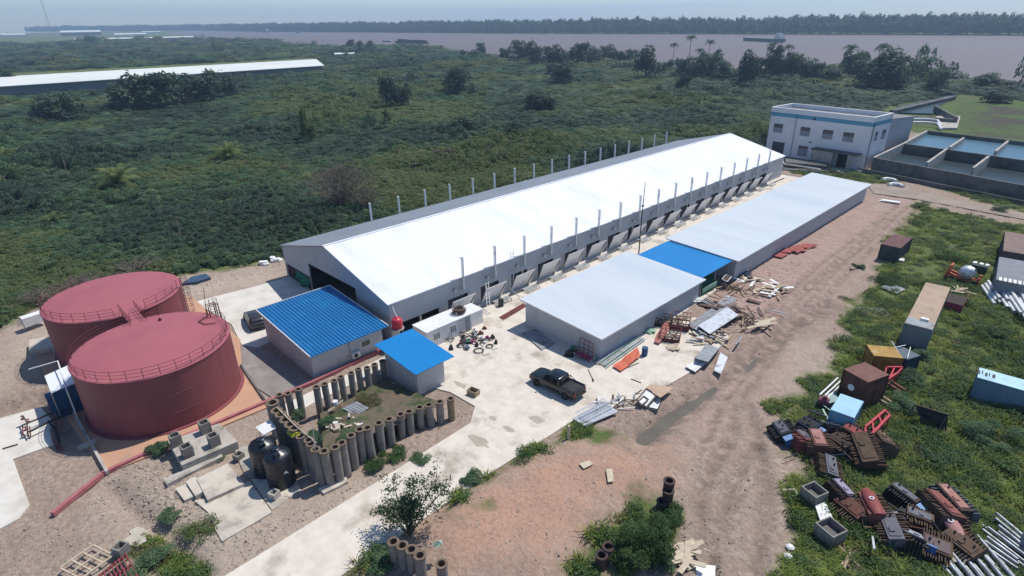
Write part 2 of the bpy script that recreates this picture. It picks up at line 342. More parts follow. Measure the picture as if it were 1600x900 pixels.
GULLY = [(G(u, v).x, G(u, v).y) for u, v in ((150, 690), (110, 670), (60, 620), (0, 632))]
GULLY2 = [(G(u, v).x, G(u, v).y) for u, v in ((165, 760), (200, 790), (240, 820), (285, 860), (310, 905))]

def axis(lo, hi, st, far):
    a = list(np.arange(lo, hi, st)); s_ = st
    while a[-1] < far: s_ *= 1.09; a.append(a[-1]+s_)
    s_ = st; b = []
    x = lo
    while x > -far: s_ *= 1.09; x -= s_; b.append(x)
    return np.array(b[::-1]+a)
ax_ = axis(-92, 8, .33, 4300); ay_ = axis(-8, 135, .33, 4300)
GXX, GYY = np.meshgrid(ax_, ay_); fx, fy = GXX.ravel(), GYY.ravel()
near = (fx > -130) & (fx < 40) & (fy > -30) & (fy < 200)
def ground_h(x, y):
    h = (fbm(x*.12, y*.12, 1)-.5)*.25+(fbm(x*.9, y*.9, 2)-.5)*.2+(fbm(x*2.2, y*2.2, 5, 2)-.5)*.14
    d = pdist(x, y, DITCH, False); wv = (fbm(x*.5, y*.5, 61)-.5)*1.2; tt = np.clip((y-33)/14, 0, 1); h -= (.78-.42*tt+.25*(fbm(x*.2, y*.2, 62)-.5))*np.exp(-((d+wv*.6)/.85)**2); h += .2*np.exp(-((d-2+wv)/.7)**2)
    for r in RUTS:
        d = pdist(x, y, r, False); h -= .24*np.exp(-(d/.4)**2); h += .14*np.exp(-((d-.9)/.35)**2)*(.5+fbm(x*.7, y*.7, 15))
    for r in (GULLY, GULLY2):
        d = pdist(x, y, r, False); h -= .6*np.exp(-(d/.9)**2)
    h += .5*soft(x, y, REDS[0], 1.8, 1.2, 71)*(.8+.5*fbm(x*.25, y*.25, 72))
    h += .35*soft(x, y, GRASS[0], 4, 1)*(fbm(x*.3, y*.3, 9)-.3)
    for cx, cy, r_, a_ in ((-12.5, 12.5, 6, 0),):
        h += a_*np.exp(-((x-cx)**2+(y-cy)**2)/r_**2)
    k = np.ones_like(x)
    for s_ in SLABS:
        dd = pdist(x, y, s_); k = np.where(inside(x, y, s_), 0, np.minimum(k, np.clip(dd/1.2, 0, 1)))
    far = np.clip(1-(np.hypot(x+40, y-60)-150)/60, 0, 1)
    return h*k*far-.0*(1-far)
hz = np.zeros_like(fx); hz[near] = ground_h(fx[near], fy[near])
g_grass = np.zeros_like(fx); g_red = np.zeros_like(fx); g_light = np.zeros_like(fx); g_wet = np.zeros_like(fx)
for gp in GRASS: g_grass[near] = np.maximum(g_grass[near], soft(fx[near], fy[near], gp, 1.6, 2.2))
br = inside(fx, fy, BRUSH); g_grass = np.maximum(g_grass, np.where(near, 0, 1))
g_grass[near] = np.maximum(g_grass[near], soft(fx[near], fy[near], BRUSH, 1.5, 1.5, 8))
g_field = np.where(near | (np.hypot(fx, fy) < 400), 1, 0)*soft(fx, fy, FIELD, 12, 8)
g_red[near] = soft(fx[near], fy[near], REDS[0], 2.5, 2.5); g_pink = np.zeros_like(fx); g_pink[near] = soft(fx[near], fy[near], REDS[1], 5, 4)
for gp in LIGHT: g_light[near] = np.maximum(g_light[near], soft(fx[near], fy[near], gp, 4, 3))
nn = near; g_wet[nn] = np.maximum(np.exp(-(pdist(fx[nn], fy[nn], DITCH, False)/1.6)**2), .7*np.exp(-(pdist(fx[nn], fy[nn], GULLY, False)/1.2)**2))
for r in RUTS: g_wet[nn] = np.maximum(g_wet[nn], .8*np.exp(-(pdist(fx[nn], fy[nn], r, False)/.42)**2))
nx, ny = len(ax_), len(ay_)
me = bpy.data.meshes.new('ground'); co = np.stack([fx, fy, hz], 1).astype(np.float32)
me.vertices.add(nx*ny); me.vertices.foreach_set('co', co.ravel())
ii = (np.arange(ny-1)[:, None]*nx+np.arange(nx-1)[None, :]).ravel(); nf = len(ii)
lp = np.stack([ii, ii+1, ii+1+nx, ii+nx], 1).astype(np.int32)
me.loops.add(nf*4); me.polygons.add(nf); me.loops.foreach_set('vertex_index', lp.ravel())
me.polygons.foreach_set('loop_start', np.arange(0, nf*4, 4, dtype=np.int32)); me.polygons.foreach_set('loop_total', np.full(nf, 4, dtype=np.int32))
me.update(); me.validate(); me.polygons.foreach_set('use_smooth', [True]*nf)
for nm, arr in (('m_grass', g_grass), ('m_red', g_red), ('m_light', g_light), ('m_wet', g_wet), ('m_field', g_field), ('m_pink', g_pink)):
    at = me.attributes.new(nm, 'FLOAT', 'POINT'); at.data.foreach_set('value', arr.astype(np.float32))
gm = bpy.data.materials.new('soil_and_turf'); gm.use_nodes = True; n = gm.node_tree; b = n.nodes['Principled BSDF']
b.inputs['Roughness'].default_value = .95; b.inputs['Specular IOR Level'].default_value = .1
geo = n.nodes.new('ShaderNodeNewGeometry')
def N_(sc, det=6, ro=.6):
    t = n.nodes.new('ShaderNodeTexNoise'); t.inputs['Scale'].default_value = sc; t.inputs['Detail'].default_value = det; t.inputs['Roughness'].default_value = ro
    n.links.new(geo.outputs['Position'], t.inputs['Vector']); return t.outputs['Fac']
def MR(x, a, c, lo=0., hi=1.):
    t = n.nodes.new('ShaderNodeMapRange'); t.inputs[1].default_value = a; t.inputs[2].default_value = c; t.inputs[3].default_value = lo; t.inputs[4].default_value = hi; n.links.new(x, t.inputs[0]); return t.outputs[0]
def MX(f, a, c):
    t = n.nodes.new('ShaderNodeMix'); t.data_type = 'RGBA'
    if isinstance(f, float): t.inputs[0].default_value = f
    else: n.links.new(f, t.inputs[0])
    for s_, v_ in ((6, a), (7, c)):
        if isinstance(v_, tuple): t.inputs[s_].default_value = (*v_, 1)
        else: n.links.new(v_, t.inputs[s_])
    return t.outputs[2]
def MU(a, c, op='MULTIPLY'):
    t = n.nodes.new('ShaderNodeMath'); t.operation = op; t.use_clamp = True
    for i, q in enumerate((a, c)):
        if isinstance(q, (int, float)): t.inputs[i].default_value = q
        else: n.links.new(q, t.inputs[i])
    return t.outputs[0]
def AT(nm):
    a = n.nodes.new('ShaderNodeAttribute'); a.attribute_name = nm; return a.outputs['Fac']
soil = MX(MR(N_(.35), .35, .65), (.33, .255, .205), (.42, .335, .275))
soil = MX(MR(N_(2.5, 8, .7), .40, .62), soil, (.26, .195, .155))  # random dark patches in the colour, standing in for shadows of soil lumps
redc = MX(MR(N_(.5), .35, .65), (.47, .285, .195), (.40, .255, .19))
redc = MX(MR(N_(3.5, 8, .75), .5, .68), redc, (.26, .175, .145))
pinkc = MX(MR(N_(.45), .35, .65), (.46, .325, .285), (.385, .26, .225))
pinkc = MX(MR(N_(2.2, 8, .75), .48, .64), pinkc, (.29, .20, .175))
soil = MX(AT('m_pink'), soil, pinkc)
soil = MX(AT('m_red'), soil, redc)
lig = MX(MR(N_(.6), .35, .65), (.50, .42, .34), (.41, .335, .27))
lig = MX(MR(N_(4, 8, .7), .52, .66), lig, (.30, .24, .19))
soil = MX(MU(AT('m_light'), .9), soil, lig)
soil = MX(MU(MR(N_(5, 8, .75), .57, .61), .42), soil, (.20, .145, .115))
soil = MX(MR(N_(9, 3, .5), .66, .70), soil, (.46, .40, .34))
soil = MX(MU(MR(N_(1.1, 8, .8), .60, .64), .5), soil, (.50, .42, .35))
soil = MX(MU(AT('m_wet'), MR(N_(.9, 5), .38, .58)), soil, (.20, .155, .125))
gr = MX(MR(N_(.25), .35, .65), (.085, .125, .036), (.13, .165, .055))
gr = MX(MR(N_(1.3), .5, .66), gr, (.15, .125, .075))
fld = MX(MR(N_(.05), .44, .6), (.085, .13, .038), (.075, .066, .052))
gr = MX(AT('m_field'), gr, fld)
gmk = MU(MR(MU(AT('m_grass'), MU(N_(.8, 5), .9, 'ADD') if False else N_(.8, 5)), .16, .42), 1.0)
c_ = MX(gmk, soil, gr)
n.links.new(c_, b.inputs['Base Color'])
bp = n.nodes.new('ShaderNodeBump'); bp.inputs['Strength'].default_value = .8; bp.inputs['Distance'].default_value = .2
n.links.new(MU(N_(3.0, 8, .7), 1.0), bp.inputs['Height']); n.links.new(bp.outputs[0], b.inputs['Normal'])
me.materials.append(gm)
go = bpy.data.objects.new('ground', me); col.objects.link(go); tag(go, kind='structure')
def hgt(x, y):
    return float(ground_h(np.array([float(x)]), np.array([float(y)]))[0]) if -130 < x < 40 and -30 < y < 200 else 0.
def Gh(u, v):
    p = G(u, v); p.z = hgt(p.x, p.y); return p

structure('river_water', MB().add([(x, y, .05) for x, y in RIVER], [tuple(range(len(RIVER)))[::-1]]), river_m)
def slab(name, pl, z, m_): return structure(name, MB().prism(pl, -.3, z), m_)
slab('concrete_yard', YARD, .10, conc_gold); slab('concrete_apron', APRON, .096, conc_white)
slab('concrete_strip', P((428, 640), (604, 556), (610, 572), (500, 625), (450, 652)), .05, conc_white); slab('grey_concrete', GREYC, .088, conc_grey); slab('tank_pad', TPAD, .13, pad_tan); slab('side_road', LSLAB, .10, conc_white)
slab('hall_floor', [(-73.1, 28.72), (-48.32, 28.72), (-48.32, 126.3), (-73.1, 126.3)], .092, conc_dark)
# water in the ditch
dpoly = P((1200, 525), (1060, 620), (1000, 650), (965, 690), (1020, 715), (1080, 665), (1200, 565))
structure('ditch_water', MB().add([(x, y, -.40) for x, y in dpoly], [tuple(range(len(dpoly)))]), mud_water)
track = P((1352, 285), (1420, 296), (1500, 315), (1600, 334), (1760, 365), (1760, 378), (1600, 344), (1500, 325), (1430, 312), (1365, 303))
track_m = M('track_m', (.33, .27, .22), (.26, .21, .17), sc=.3, rough=.95, bump=.4, bsc=4, obj=False)
structure('dirt_track', MB().prism(track, -.2, .14), track_m)

# haze
hb = MB().box(-4950, 4950, -4950, 4950, -3, 130)
hm = bpy.data.materials.new('haze'); hm.use_nodes = True; hn = hm.node_tree; hn.nodes.clear()
pv = hn.nodes.new('ShaderNodeVolumePrincipled'); pv.inputs['Density'].default_value = .00026; pv.inputs['Color'].default_value = (.55, .76, 1, 1)
pv.inputs['Anisotropy'].default_value = .2
ho_ = hn.nodes.new('ShaderNodeOutputMaterial'); hn.links.new(pv.outputs[0], ho_.inputs['Volume'])
HAZE = hb.build('haze', hm, origin=(0, 0, 0)); tag(HAZE, kind='stuff')
# ================================================================== buildings
def rz_(z): return z
def wall_xz(mb, pts, y0, y1, mi=0):
    k = len(pts); vs = [(x, y, z) for y in (y0, y1) for x, z in pts]
    ar = sum(pts[i][0]*pts[(i+1) % k][1]-pts[(i+1) % k][0]*pts[i][1] for i in range(k))
    fs = [tuple(range(k)), tuple(range(k, 2*k))[::-1]]+[((i+1) % k, i, k+i, k+(i+1) % k) for i in range(k)]
    if ar < 0: fs = [f[::-1] for f in fs]
    mb.add(vs, fs, mi)

ORD = ['first', 'second', 'third', 'fourth', 'fifth', 'sixth', 'seventh', 'eighth', 'ninth', 'tenth', 'eleventh', 'twelfth', 'thirteenth', 'fourteenth', 'fifteenth', 'sixteenth', 'seventeenth', 'eighteenth', 'nineteenth', 'twentieth', 'twenty first', 'twenty second']
# ---- the long hall
WX0, WX1, WY0, WY1, WE, WR = -72.95, -47.95, 28.6, 126.2, 4.42, 7.55
XM = (WX0+WX1)/2
def rl(x): return WE+(WR-WE)*(1-abs(x-XM)/(XM-WX0))
hall = thing('long_hall', (XM, 77, 0), 'very long white roofed hall with a row of raised side flaps and tall vent pipes', 'hall')
mb = MB()
yr = [38.25+4.97*k for k in range(17)]
ops = [(29.6, 35.0, 1.75)]+[(y-2.0, y+1.0, 2.2) for y in yr]
y = WY0
for a, b_, zt in ops:
    mb.box(WX1-.15, WX1, y, a, 0, WE); mb.box(WX1-.15, WX1, a, b_, zt, WE); y = b_
mb.box(WX1-.15, WX1, y, WY1, 0, WE)
mb.build('side_wall', wall_grey, hall)
mb = MB(); mb.box(WX0, WX0+.15, WY0, WY1, 0, WE); mb.build('side_wall', wall_grey, hall)
mb = MB()
wall_xz(mb, [(WX0+.15, 0), (WX0+.4, 0), (WX0+.4, rl(WX0+.4)), (WX0+.15, rl(WX0+.15))], WY0, WY0+.15)
wall_xz(mb, [(WX0+.4, 2.05), (-66, 2.05), (-66, rl(-66)), (WX0+.4, rl(WX0+.4))], WY0, WY0+.15)
wall_xz(mb, [(-66, 0), (-65.85, 0), (-65.85, rl(-65.85)), (-66, rl(-66))], WY0, WY0+.15)
wall_xz(mb, [(-65.85, 3.95), (-54.6, 4.1), (-54.6, rl(-54.6)), (XM, WR), (-65.85, rl(-65.85))], WY0, WY0+.15)
wall_xz(mb, [(-54.6, 0), (WX1-.15, 0), (WX1-.15, rl(WX1-.15)), (-54.6, rl(-54.6))], WY0, WY0+.15)
mb.build('gable_wall', wall_front, hall)
mb = MB(); wall_xz(mb, [(WX0+.15, 0), (WX1-.15, 0), (WX1-.15, rl(WX1-.15)), (XM, WR), (WX0+.15, rl(WX0+.15))], WY1-.15, WY1)
mb.build('gable_wall', wall_front, hall)
def roofslab(xa, za, xb, zb, y0, y1, t=.1):
    m_ = MB(); wall_xz(m_, [(xa, za), (xb, zb), (xb, zb+t), (xa, za+t)], y0, y1); return m_
sl = (WR-WE)/(XM-WX0)
o = roofslab(XM+.0, WR+.02, WX1+.22, WE+.02-sl*.22, WY0-.25, WY1+.2).build('front_roof', white_roof, hall)  # white sheeting on this slope, bare grey metal on the other
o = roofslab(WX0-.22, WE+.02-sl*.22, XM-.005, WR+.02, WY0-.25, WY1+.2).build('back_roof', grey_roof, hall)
mb = MB(); mb.beam((XM, WY0-.27, WR+.13), (XM, WY1+.22, WR+.13), .35, .05); mb.build('ridge_cap', white_roof, hall)
for k in range(12):
    mb = MB(); yy = WY0+4+k*8
    for a, b_ in (((WX0+.2, yy, WE-.2), (XM, yy, WR-.25)), ((XM, yy, WR-.25), (WX1-.25, yy, WE-.2)), ((WX0+.3, yy, 0), (WX0+.3, yy, WE-.2)), ((WX1-.35, yy, 0), (WX1-.35, yy, WE-.2))): mb.beam(a, b_, .2, .25)
    mb.build('portal_frame', steel, hall)
for k, yy in enumerate(yr):
    xw = WX1+.02
    # vent pipe
    mb = MB(); mb.box(xw+.22, xw+.5, yy-.02, yy+.16, 3.05, 6.95); mb.box(xw+.17, xw+.55, yy-.12, yy-.02, 6.85, 6.97); mb.beam((xw, yy+.08, 3.6), (xw+.3, yy+.08, 3.6), .05); mb.beam((xw, yy+.08, 4.2), (xw+.3, yy+.08, 4.2), .05)
    mb.tube([(xw+.5, yy, 6.1), (xw+.62, yy+.1, 6.1)], .05)
    vp = mb.build('vent_pipe', galv, hall)
    mb = MB(); mb.tube([(xw+.36, yy+.05, 3.05), (xw+.36, yy-.35, 2.95), (xw+.36, yy-.95, 2.95), (xw+.3, yy-1.15, 3.2)], .06); mb.tube([(xw, yy-1.1, 3.2), (xw+.45, yy-1.1, 3.2)], .19, 10)
    mb.build('elbow', steel, vp)
    # door recess and flap
    mb = MB(); mb.box(WX1-.6, WX1-.55, yy-2.0, yy+1.0, .1, 2.2)
    for q in range(5): mb.beam((WX1-.52, yy-1.7+q*.6, .1), (WX1-.52, yy-1.7+q*.6, 2.2), .05)
    mb.build('door', dark_door, hall)
    lean = .95+random.uniform(-.08, .1); zt = 2.4+random.uniform(-.08, .05)
    mb = MB(); y0, y1 = yy-2.1, yy+1.2; xb = WX1+.12; xt = WX1+.12+lean
    mb.hull_quad((xb, y0, .05), (xb, y1, .05), (xt, y1, zt), (xt, y0, zt), .05)
    f = mb.build('flap', flap_m, hall)
    mb = MB()
    for a, b_ in (((xt+.06, y0, zt), (xt+.06, y1, zt)), ((xb+.08, y0, .2), (xb+.08, y1, .2)), ((xb+.08, y0, .2), (xt+.06, y0, zt)), ((xb+.08, y1, .2), (xt+.06, y1, zt)), (((xb+xt)/2+.07, y0, .2+(zt-.2)/2), ((xb+xt)/2+.07, y1, .2+(zt-.2)/2))): mb.beam(a, b_, .07)
    mb.build('frame', white_paint, f)
    mb = MB(); mb.beam((xt+.02, y1+.06, zt), (xb+.35, y1-.9, .12), .07); mb.build('strut', black_metal, f)
for k, yy in enumerate(yr):      # slatted steps below the flaps, each a thing
    if k < 1: continue
    t = thing('slatted_step', (WX1+1.75, yy-.1, .1), 'low slatted steel step below the %s raised hall flap from the near end' % ORD[k], 'step', 'steps below the hall flaps')
    mb = MB()
    for q in range(4): mb.beam((WX1+1.25+q*.3, yy-1.2, .42), (WX1+1.25+q*.3, yy+1.1, .42), .16, .04)
    mb.build('tread', galv, t)
    for xx in (WX1+1.25, WX1+2.15):
        for y2 in (yy-1.1, yy+1.0): MB().beam((xx, y2, .1), (xx, y2, .40), .06).build('leg', black_metal, t)
for k in range(17):
    yy = 42.5+4.93*k; xw = WX0
    mb = MB(); mb.box(xw-.55, xw-.27, yy-.1, yy+.1, 3.0, 7.1); mb.beam((xw, yy, 3.5), (xw-.3, yy, 3.5), .05); mb.box(xw-.6, xw-.22, yy-.14, yy-.04, 7.0, 7.12); mb.build('vent_pipe', white_paint, hall)
mb = MB()
for x in (WX0+.45, WX0+1.5, WX0+2.9):
    mb.beam((x, WY0+.25, .1), (x, WY0+.25, 2.05), .09)
mb.beam((WX0+.45, WY0+.25, 1.2), (WX0+2.9, WY0+.25, 1.2), .07); mb.beam((WX0+.45, WY0+.25, .3), (WX0+2.9, WY0+.25, .3), .07)
mb.build('entrance_frame', rust_red, hall)
mb = MB()
for i in range(9):
    mb.beam((-47.7, 48.2-.0, 0), (-47.7, 48.2, 0), .01) if False else None
lad = MB(); 
for dy in (0, .5): lad.beam((WX1+.12, 46.1+dy, .3), (WX1+.12, 46.1+dy, 5.4), .05)
for q in range(14): lad.beam((WX1+.12, 46.1, .6+q*.34), (WX1+.12, 46.6, .6+q*.34), .035)
lad.build('wall_ladder', white_paint, hall)
# green net hanging in the hall's side opening
mb = MB(); vs = []
for i in range(9):
    for j in range(7):
        x = -69.7+3.6*i/8; z = 2.0-1.75*j/6; vs.append((x+.15*math.sin(j*.9), WY0-.12-.22*math.sin(i*1.3+j*.5)*j/6-.1*j/6, z if i < 7 else z+.03))
        vs[-1] = vs[-1] if not (i < 2 and j > 4) else (vs[-1][0]+.5, vs[-1][1], vs[-1][2]+.2)
fs = [(i*7+j, (i+1)*7+j, (i+1)*7+j+1, i*7+j+1) for i in range(8) for j in range(6)]
mb.add(vs, fs); tag(mb.build('green_net', green_net, smooth=True), 'green net sheet hanging in the left gable opening of the long hall', 'net')

# ---- the two low sheds
def shed(name, x0, x1, y0, y1, zl, zr, label, wl, wf):
    t = thing(name, ((x0+x1)/2, (y0+y1)/2, 0), label, 'shed'); i = .45
    a, b_, c, d = x0+i, x1-i, y0+i, y1-i; za = zl+(zr-zl)*i/(x1-x0)-.02; zb = zr-(zr-zl)*i/(x1-x0)-.02
    m1 = MB(); m1.box(b_-.1, b_, c, d, 0, zb); m1.build('side_wall', wall_grey, t)
    m1 = MB(); m1.box(a, a+.1, c, d, 0, za); m1.build('side_wall', wall_grey, t)
    for yy in (c, d-.1):
        m1 = MB(); wall_xz(m1, [(a+.1, 0), (b_-.1, 0), (b_-.1, zb), (a+.1, za)], yy, yy+.1); m1.build('end_wall', wl, t)
    m1 = MB(); wall_xz(m1, [(x0, zl), (x1, zr), (x1, zr+.07), (x0, zl+.07)], y0, y1); m1.build('roof', wf, t)
    m1 = MB(); m1.beam((x1+.03, y0, zr+.0), (x1+.03, y1, zr+.0), .05, .16); m1.beam((x0, y0-.03, zl+.02), (x1, y0-.03, zr+.02), .05, .14); m1.build('trim', white_paint, t)
    return t
shed('low_shed', -40.67, -29.46, 40.52, 60.51, 3.28, 2.71, 'shorter low shed with a pale flat roof beside the parked pickup yard', wall_light, shed_roof)
t = shed('low_shed', -39.79, -29.17, 68.12, 119.9, 3.34, 2.89, 'longer low shed with a pale flat roof running beside the red earth track', wall_grey, shed_roof)
t = thing('blue_canopy', (-35, 64.5, 0), 'bright blue sheet canopy bridging the two low sheds', 'canopy')
m1 = MB(); wall_xz(m1, [(-39.3, 3.1), (-29.9, 2.78), (-29.9, 2.83), (-39.3, 3.15)], 60.56, 68.07); m1.build('roof', blue_flat, t)
for x, z in ((-39.1, 3.08), (-30.2, 2.76)):
    for yy in (61, 64.4, 67.8): MB().beam((x, yy, 0), (x, yy, z), .1).build('post', steel, t)
mb = MB(); mb.box(-36.9, -32.2, 60.62, 60.7, 1.2, 2.7); mb.build('side_panel', dark_door, t)

# ---- blue roofed building near the hall
t = thing('blue_roofed_building', (-52.3, 23, 0), 'grey walled building with a ribbed blue roof and an air conditioner on its wall', 'building')
bx0, bx1, by0, by1 = -57.7, -47.2, 19.25, 27.0
def zb_(x): return 3.5+(2.75-3.5)*(x+58.2)/(58.2-46.65)
for q in (by0, by1-.12): m1 = MB(); wall_xz(m1, [(bx0, 0), (bx1, 0), (bx1, zb_(bx1)), (bx0, zb_(bx0))], q, q+.12); m1.build('long_wall', wall_light, t)
for a, b_ in ((bx0, bx0+.12), (bx1-.12, bx1)):
    m1 = MB(); m1.box(a, b_, by0+.12, by1-.12, 0, zb_(b_)); m1.build('end_wall', wall_light, t)
m1 = MB(); nr = 23; y0, y1 = 18.95, 27.45; p = (y1-y0)/nr; prof = []
for k in range(nr):
    a = y0+k*p; prof += [(a, 0), (a+p*.55, 0), (a+p*.68, .075), (a+p*.87, .075)]
prof.append((y1, 0)); xs_ = (-58.35, -46.55); k = len(prof)
vs = [(x, yy, zb_(x)+.05+dz) for x in xs_ for yy, dz in prof]+[(x, yy, zb_(x)+.02) for x in xs_ for yy, dz in prof]
m1.add(vs, [(i, k+i, k+i+1, i+1) for i in range(k-1)]+[(2*k+i, 2*k+i+1, 3*k+i+1, 3*k+i) for i in range(k-1)]+[(i, i+1, 2*k+i+1, 2*k+i) for i in range(k-1)]+[(k+i, 3*k+i, 3*k+i+1, k+i+1) for i in range(k-1)])
m1.build('roof', blue_roof, t)
m1 = MB()
for a, b_ in (((-58.4, y0-.03), (-46.55, y0-.03)), ((-58.4, y1+.03), (-46.55, y1+.03)), ((-58.4, y0-.03), (-58.4, y1+.03))): m1.beam((*a, zb_(a[0])+.09), (*b_, zb_(b_[0])+.09), .07, .16)
m1.build('trim', white_paint, t)
m1 = MB(); ac = thing('x', (0, 0, 0), '', '') if False else None
p_ = GX(555, 553, bx1); m1.box(bx1, bx1+.32, p_.y-.42, p_.y+.42, p_.z-.3, p_.z+.3); a_ = m1.build('air_conditioner', white_paint, t)
m1 = MB(); m1.xform(Matrix.Identity(4)); m1.lathe([(.0, .02), (.22, .02), (.22, 0), (.0, 0)], n=16); m1.xform(Matrix.Translation((bx1+.325, p_.y-.08, p_.z)) @ Matrix.Rotation(R(90), 4, 'Y')); m1.build('fan', black_metal, a_)
p_ = GX(571, 536, bx1); m1 = MB(); m1.box(bx1, bx1+.03, p_.y-.5, p_.y+.5, p_.z-.3, p_.z+.3); wn = m1.build('window', glass_dark, t)
m1 = MB()
for a, b_ in (((p_.y-.53, p_.z-.33), (p_.y+.53, p_.z-.33)), ((p_.y-.53, p_.z+.33), (p_.y+.53, p_.z+.33)), ((p_.y-.53, p_.z-.33), (p_.y-.53, p_.z+.33)), ((p_.y+.53, p_.z-.33), (p_.y+.53, p_.z+.33))): m1.beam((bx1+.03, *a), (bx1+.03, *b_), .06)
m1.build('frame', white_paint, wn)
m1 = MB(); m1.tube([(bx1+.03, 23.2, 2.7), (bx1+.03, 23.2, 1.0), (bx1+.03, 22.9, .9)], .02); m1.build('cable', black_metal, t)

# ---- hut with flat blue roof
t = thing('hut', (-40.4, 26, 0), 'small grey hut under a plain bright blue sheet roof', 'hut')
m1 = MB(); m1.box(-42.9, -42.8, 24.6, 27.6, 0, 2.95); m1.box(-37.9, -37.8, 24.6, 27.6, 0, 2.62); wall_xz(m1, [(-42.8, 0), (-37.9, 0), (-37.9, 2.63), (-42.8, 2.94)], 24.5, 24.6); wall_xz(m1, [(-42.8, 0), (-37.9, 0), (-37.9, 2.63), (-42.8, 2.94)], 27.6, 27.7)
m1.build('wall', wall_light, t)
m1 = MB(); wall_xz(m1, [(-43.9, 3.06), (-37.3, 2.66), (-37.3, 2.71), (-43.9, 3.11)], 24.15, 28.55); m1.build('roof', blue_flat, t)
m1 = MB(); m1.box(-41.2, -40.3, 27.7, 27.74, .1, 2.0); m1.build('door', dark_door, t)

# ---- white office container
cx0, cx1 = -46.15, -43.75; cy0, cy1 = 30.1, 36.1
t = thing('office_container', (-45, 33.1, .1), 'white container office with two barred windows beside the red water tank', 'container')
m1 = MB(); m1.box(cx0, cx1, cy0, cy1, .1, 2.02)
for k in range(30):
    yy = cy0+.15+k*.2
    if yy > cy1: break
    m1.box(cx1, cx1+.035, yy, yy+.09, .2, 1.92)
m1.build('body', white_paint, t)
m1 = MB(); m1.box(cx0-.05, cx1+.08, cy0-.05, cy1+.05, 2.02, 2.1); m1.build('roof', white_paint, t)
for yy in (31.3, 33.5):
    m1 = MB(); m1.box(cx1+.036, cx1+.05, yy-.42, yy+.42, .85, 1.6); wn = m1.build('window', glass_dark, t)
    m1 = MB()
    for q in range(4): m1.beam((cx1+.07, yy-.42+q*.28, .85), (cx1+.07, yy-.42+q*.28, 1.6), .05)
    for q in range(4): m1.beam((cx1+.07, yy-.42, .85+q*.25), (cx1+.07, yy+.42, .85+q*.25), .04)
    m1.build('frame', white_paint, wn)
m1 = MB(); m1.box(cx1+.036, cx1+.06, 34.3, 35.0, .15, 1.85); m1.build('door', wall_light, t)
m1 = MB(); m1.box(cx1+.036, cx1+.06, 35.2, 35.9, .15, 1.85); m1.build('door', sheet_grey, t)
# second small white cabin right of it
t = thing('white_cabin', (-45, 37.4, .1), 'plain white cabin at the far end of the container office', 'cabin')
m1 = MB(); m1.box(-46.1, -44.1, 36.4, 38.1, .1, 1.75); m1.build('body', white_paint, t)
m1 = MB(); m1.box(-46.15, -44.05, 36.35, 38.15, 1.75, 1.82); m1.build('lid', white_paint, t)
# coil on the roof of the container
m1 = MB()
for k in range(26):
    a = random.uniform(0, 6.28); r = .5+random.uniform(-.12, .18); c = Vector((-44.75+random.uniform(-.1, .1), 35.3+random.uniform(-.12, .12), 2.2+.018*k)); tl = random.uniform(-.12, .12)
    m1.tube([c+Vector((r*math.cos(q*.393), r*1.15*math.sin(q*.393), tl*math.cos(q*.393+a))) for q in range(17)], .025, 4)
tag(m1.build('hose_coil', timber_dark, origin=(-44.75, 35.3, 2.1)), 'brown coil of hose lying on the white container roof', 'hose coil')
# red water tank on a stand
p_ = Vector((-47.0, 29.75, 0)); 
p_ = G(621, 512, 2.3); p_.z = 0
t = thing('water_tower', p_, 'round red plastic water tank raised on a steel stand by the container', 'water tank')
m1 = MB(); m1.lathe([(0, 3.55), (.15, 3.55), (.17, 3.47), (.42, 3.38), (.55, 3.22), (.56, 2.95), (.53, 2.93), (.56, 2.9), (.56, 2.65), (.53, 2.62), (.56, 2.6), (.54, 2.32), (.0, 2.3)][::-1], c=p_, n=24); m1.build('tank', M('red_plastic', (.55, .04, .07), (.50, .035, .06), sc=1, rough=.4), t, smooth=True)
m1 = MB(); m1.lathe([(0, 2.22), (.7, 2.22), (.7, 2.3), (0, 2.3)], c=p_, n=20); m1.build('platform', steel, t)
for sx, sy in ((1, 1), (1, -1), (-1, 1), (-1, -1)): MB().beam(p_+Vector((sx*.45, sy*.45, .0)), p_+Vector((sx*.38, sy*.38, 2.22)), .06).build('leg', steel, t)
m1 = MB()
for a, b_ in (((1, 1), (1, -1)), ((1, -1), (-1, -1)), ((-1, -1), (-1, 1)), ((-1, 1), (1, 1))): m1.beam(p_+Vector((a[0]*.43, a[1]*.43, .6)), p_+Vector((b_[0]*.4, b_[1]*.4, 1.8)), .035)
m1.build('brace', steel, t)
m1 = MB(); m1.tube([p_+Vector((.1, .1, 3.5)), p_+Vector((-.5, .2, 3.75)), p_+Vector((-1.6, .6, 4.2))], .03); m1.build('inlet_pipe', white_paint, t)

# ---- fuel tanks
def fuel_tank(cx, cy, r, h, label):
    t = thing('storage_tank', (cx, cy, .13), label, 'storage tank', None); z0 = .13
    m1 = MB(); pr = [(r+.28, 0), (r+.28, .1), (r, .12)]+[(r, .12+(h-.12)*k/6) for k in range(1, 7)]
    m1.lathe(pr, c=(cx, cy, z0), n=96); m1.build('shell', tank_red, t, smooth=True)
    for zz in (1.6, 3.3): m1 = MB(); m1.lathe([(r+.003, zz-.02), (r+.016, zz), (r+.003, zz+.02)], c=(cx, cy, z0), n=96); m1.build('weld_seam', tank_red, t)
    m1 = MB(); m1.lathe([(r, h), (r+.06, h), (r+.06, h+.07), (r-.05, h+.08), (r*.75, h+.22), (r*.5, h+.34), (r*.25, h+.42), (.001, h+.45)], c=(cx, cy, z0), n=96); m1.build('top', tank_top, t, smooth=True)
    return t, z0
def arcpts(cx, cy, r, z, a0, a1, n): return [(cx+r*math.cos(a0+(a1-a0)*k/n), cy+r*math.sin(a0+(a1-a0)*k/n), z) for k in range(n+1)]
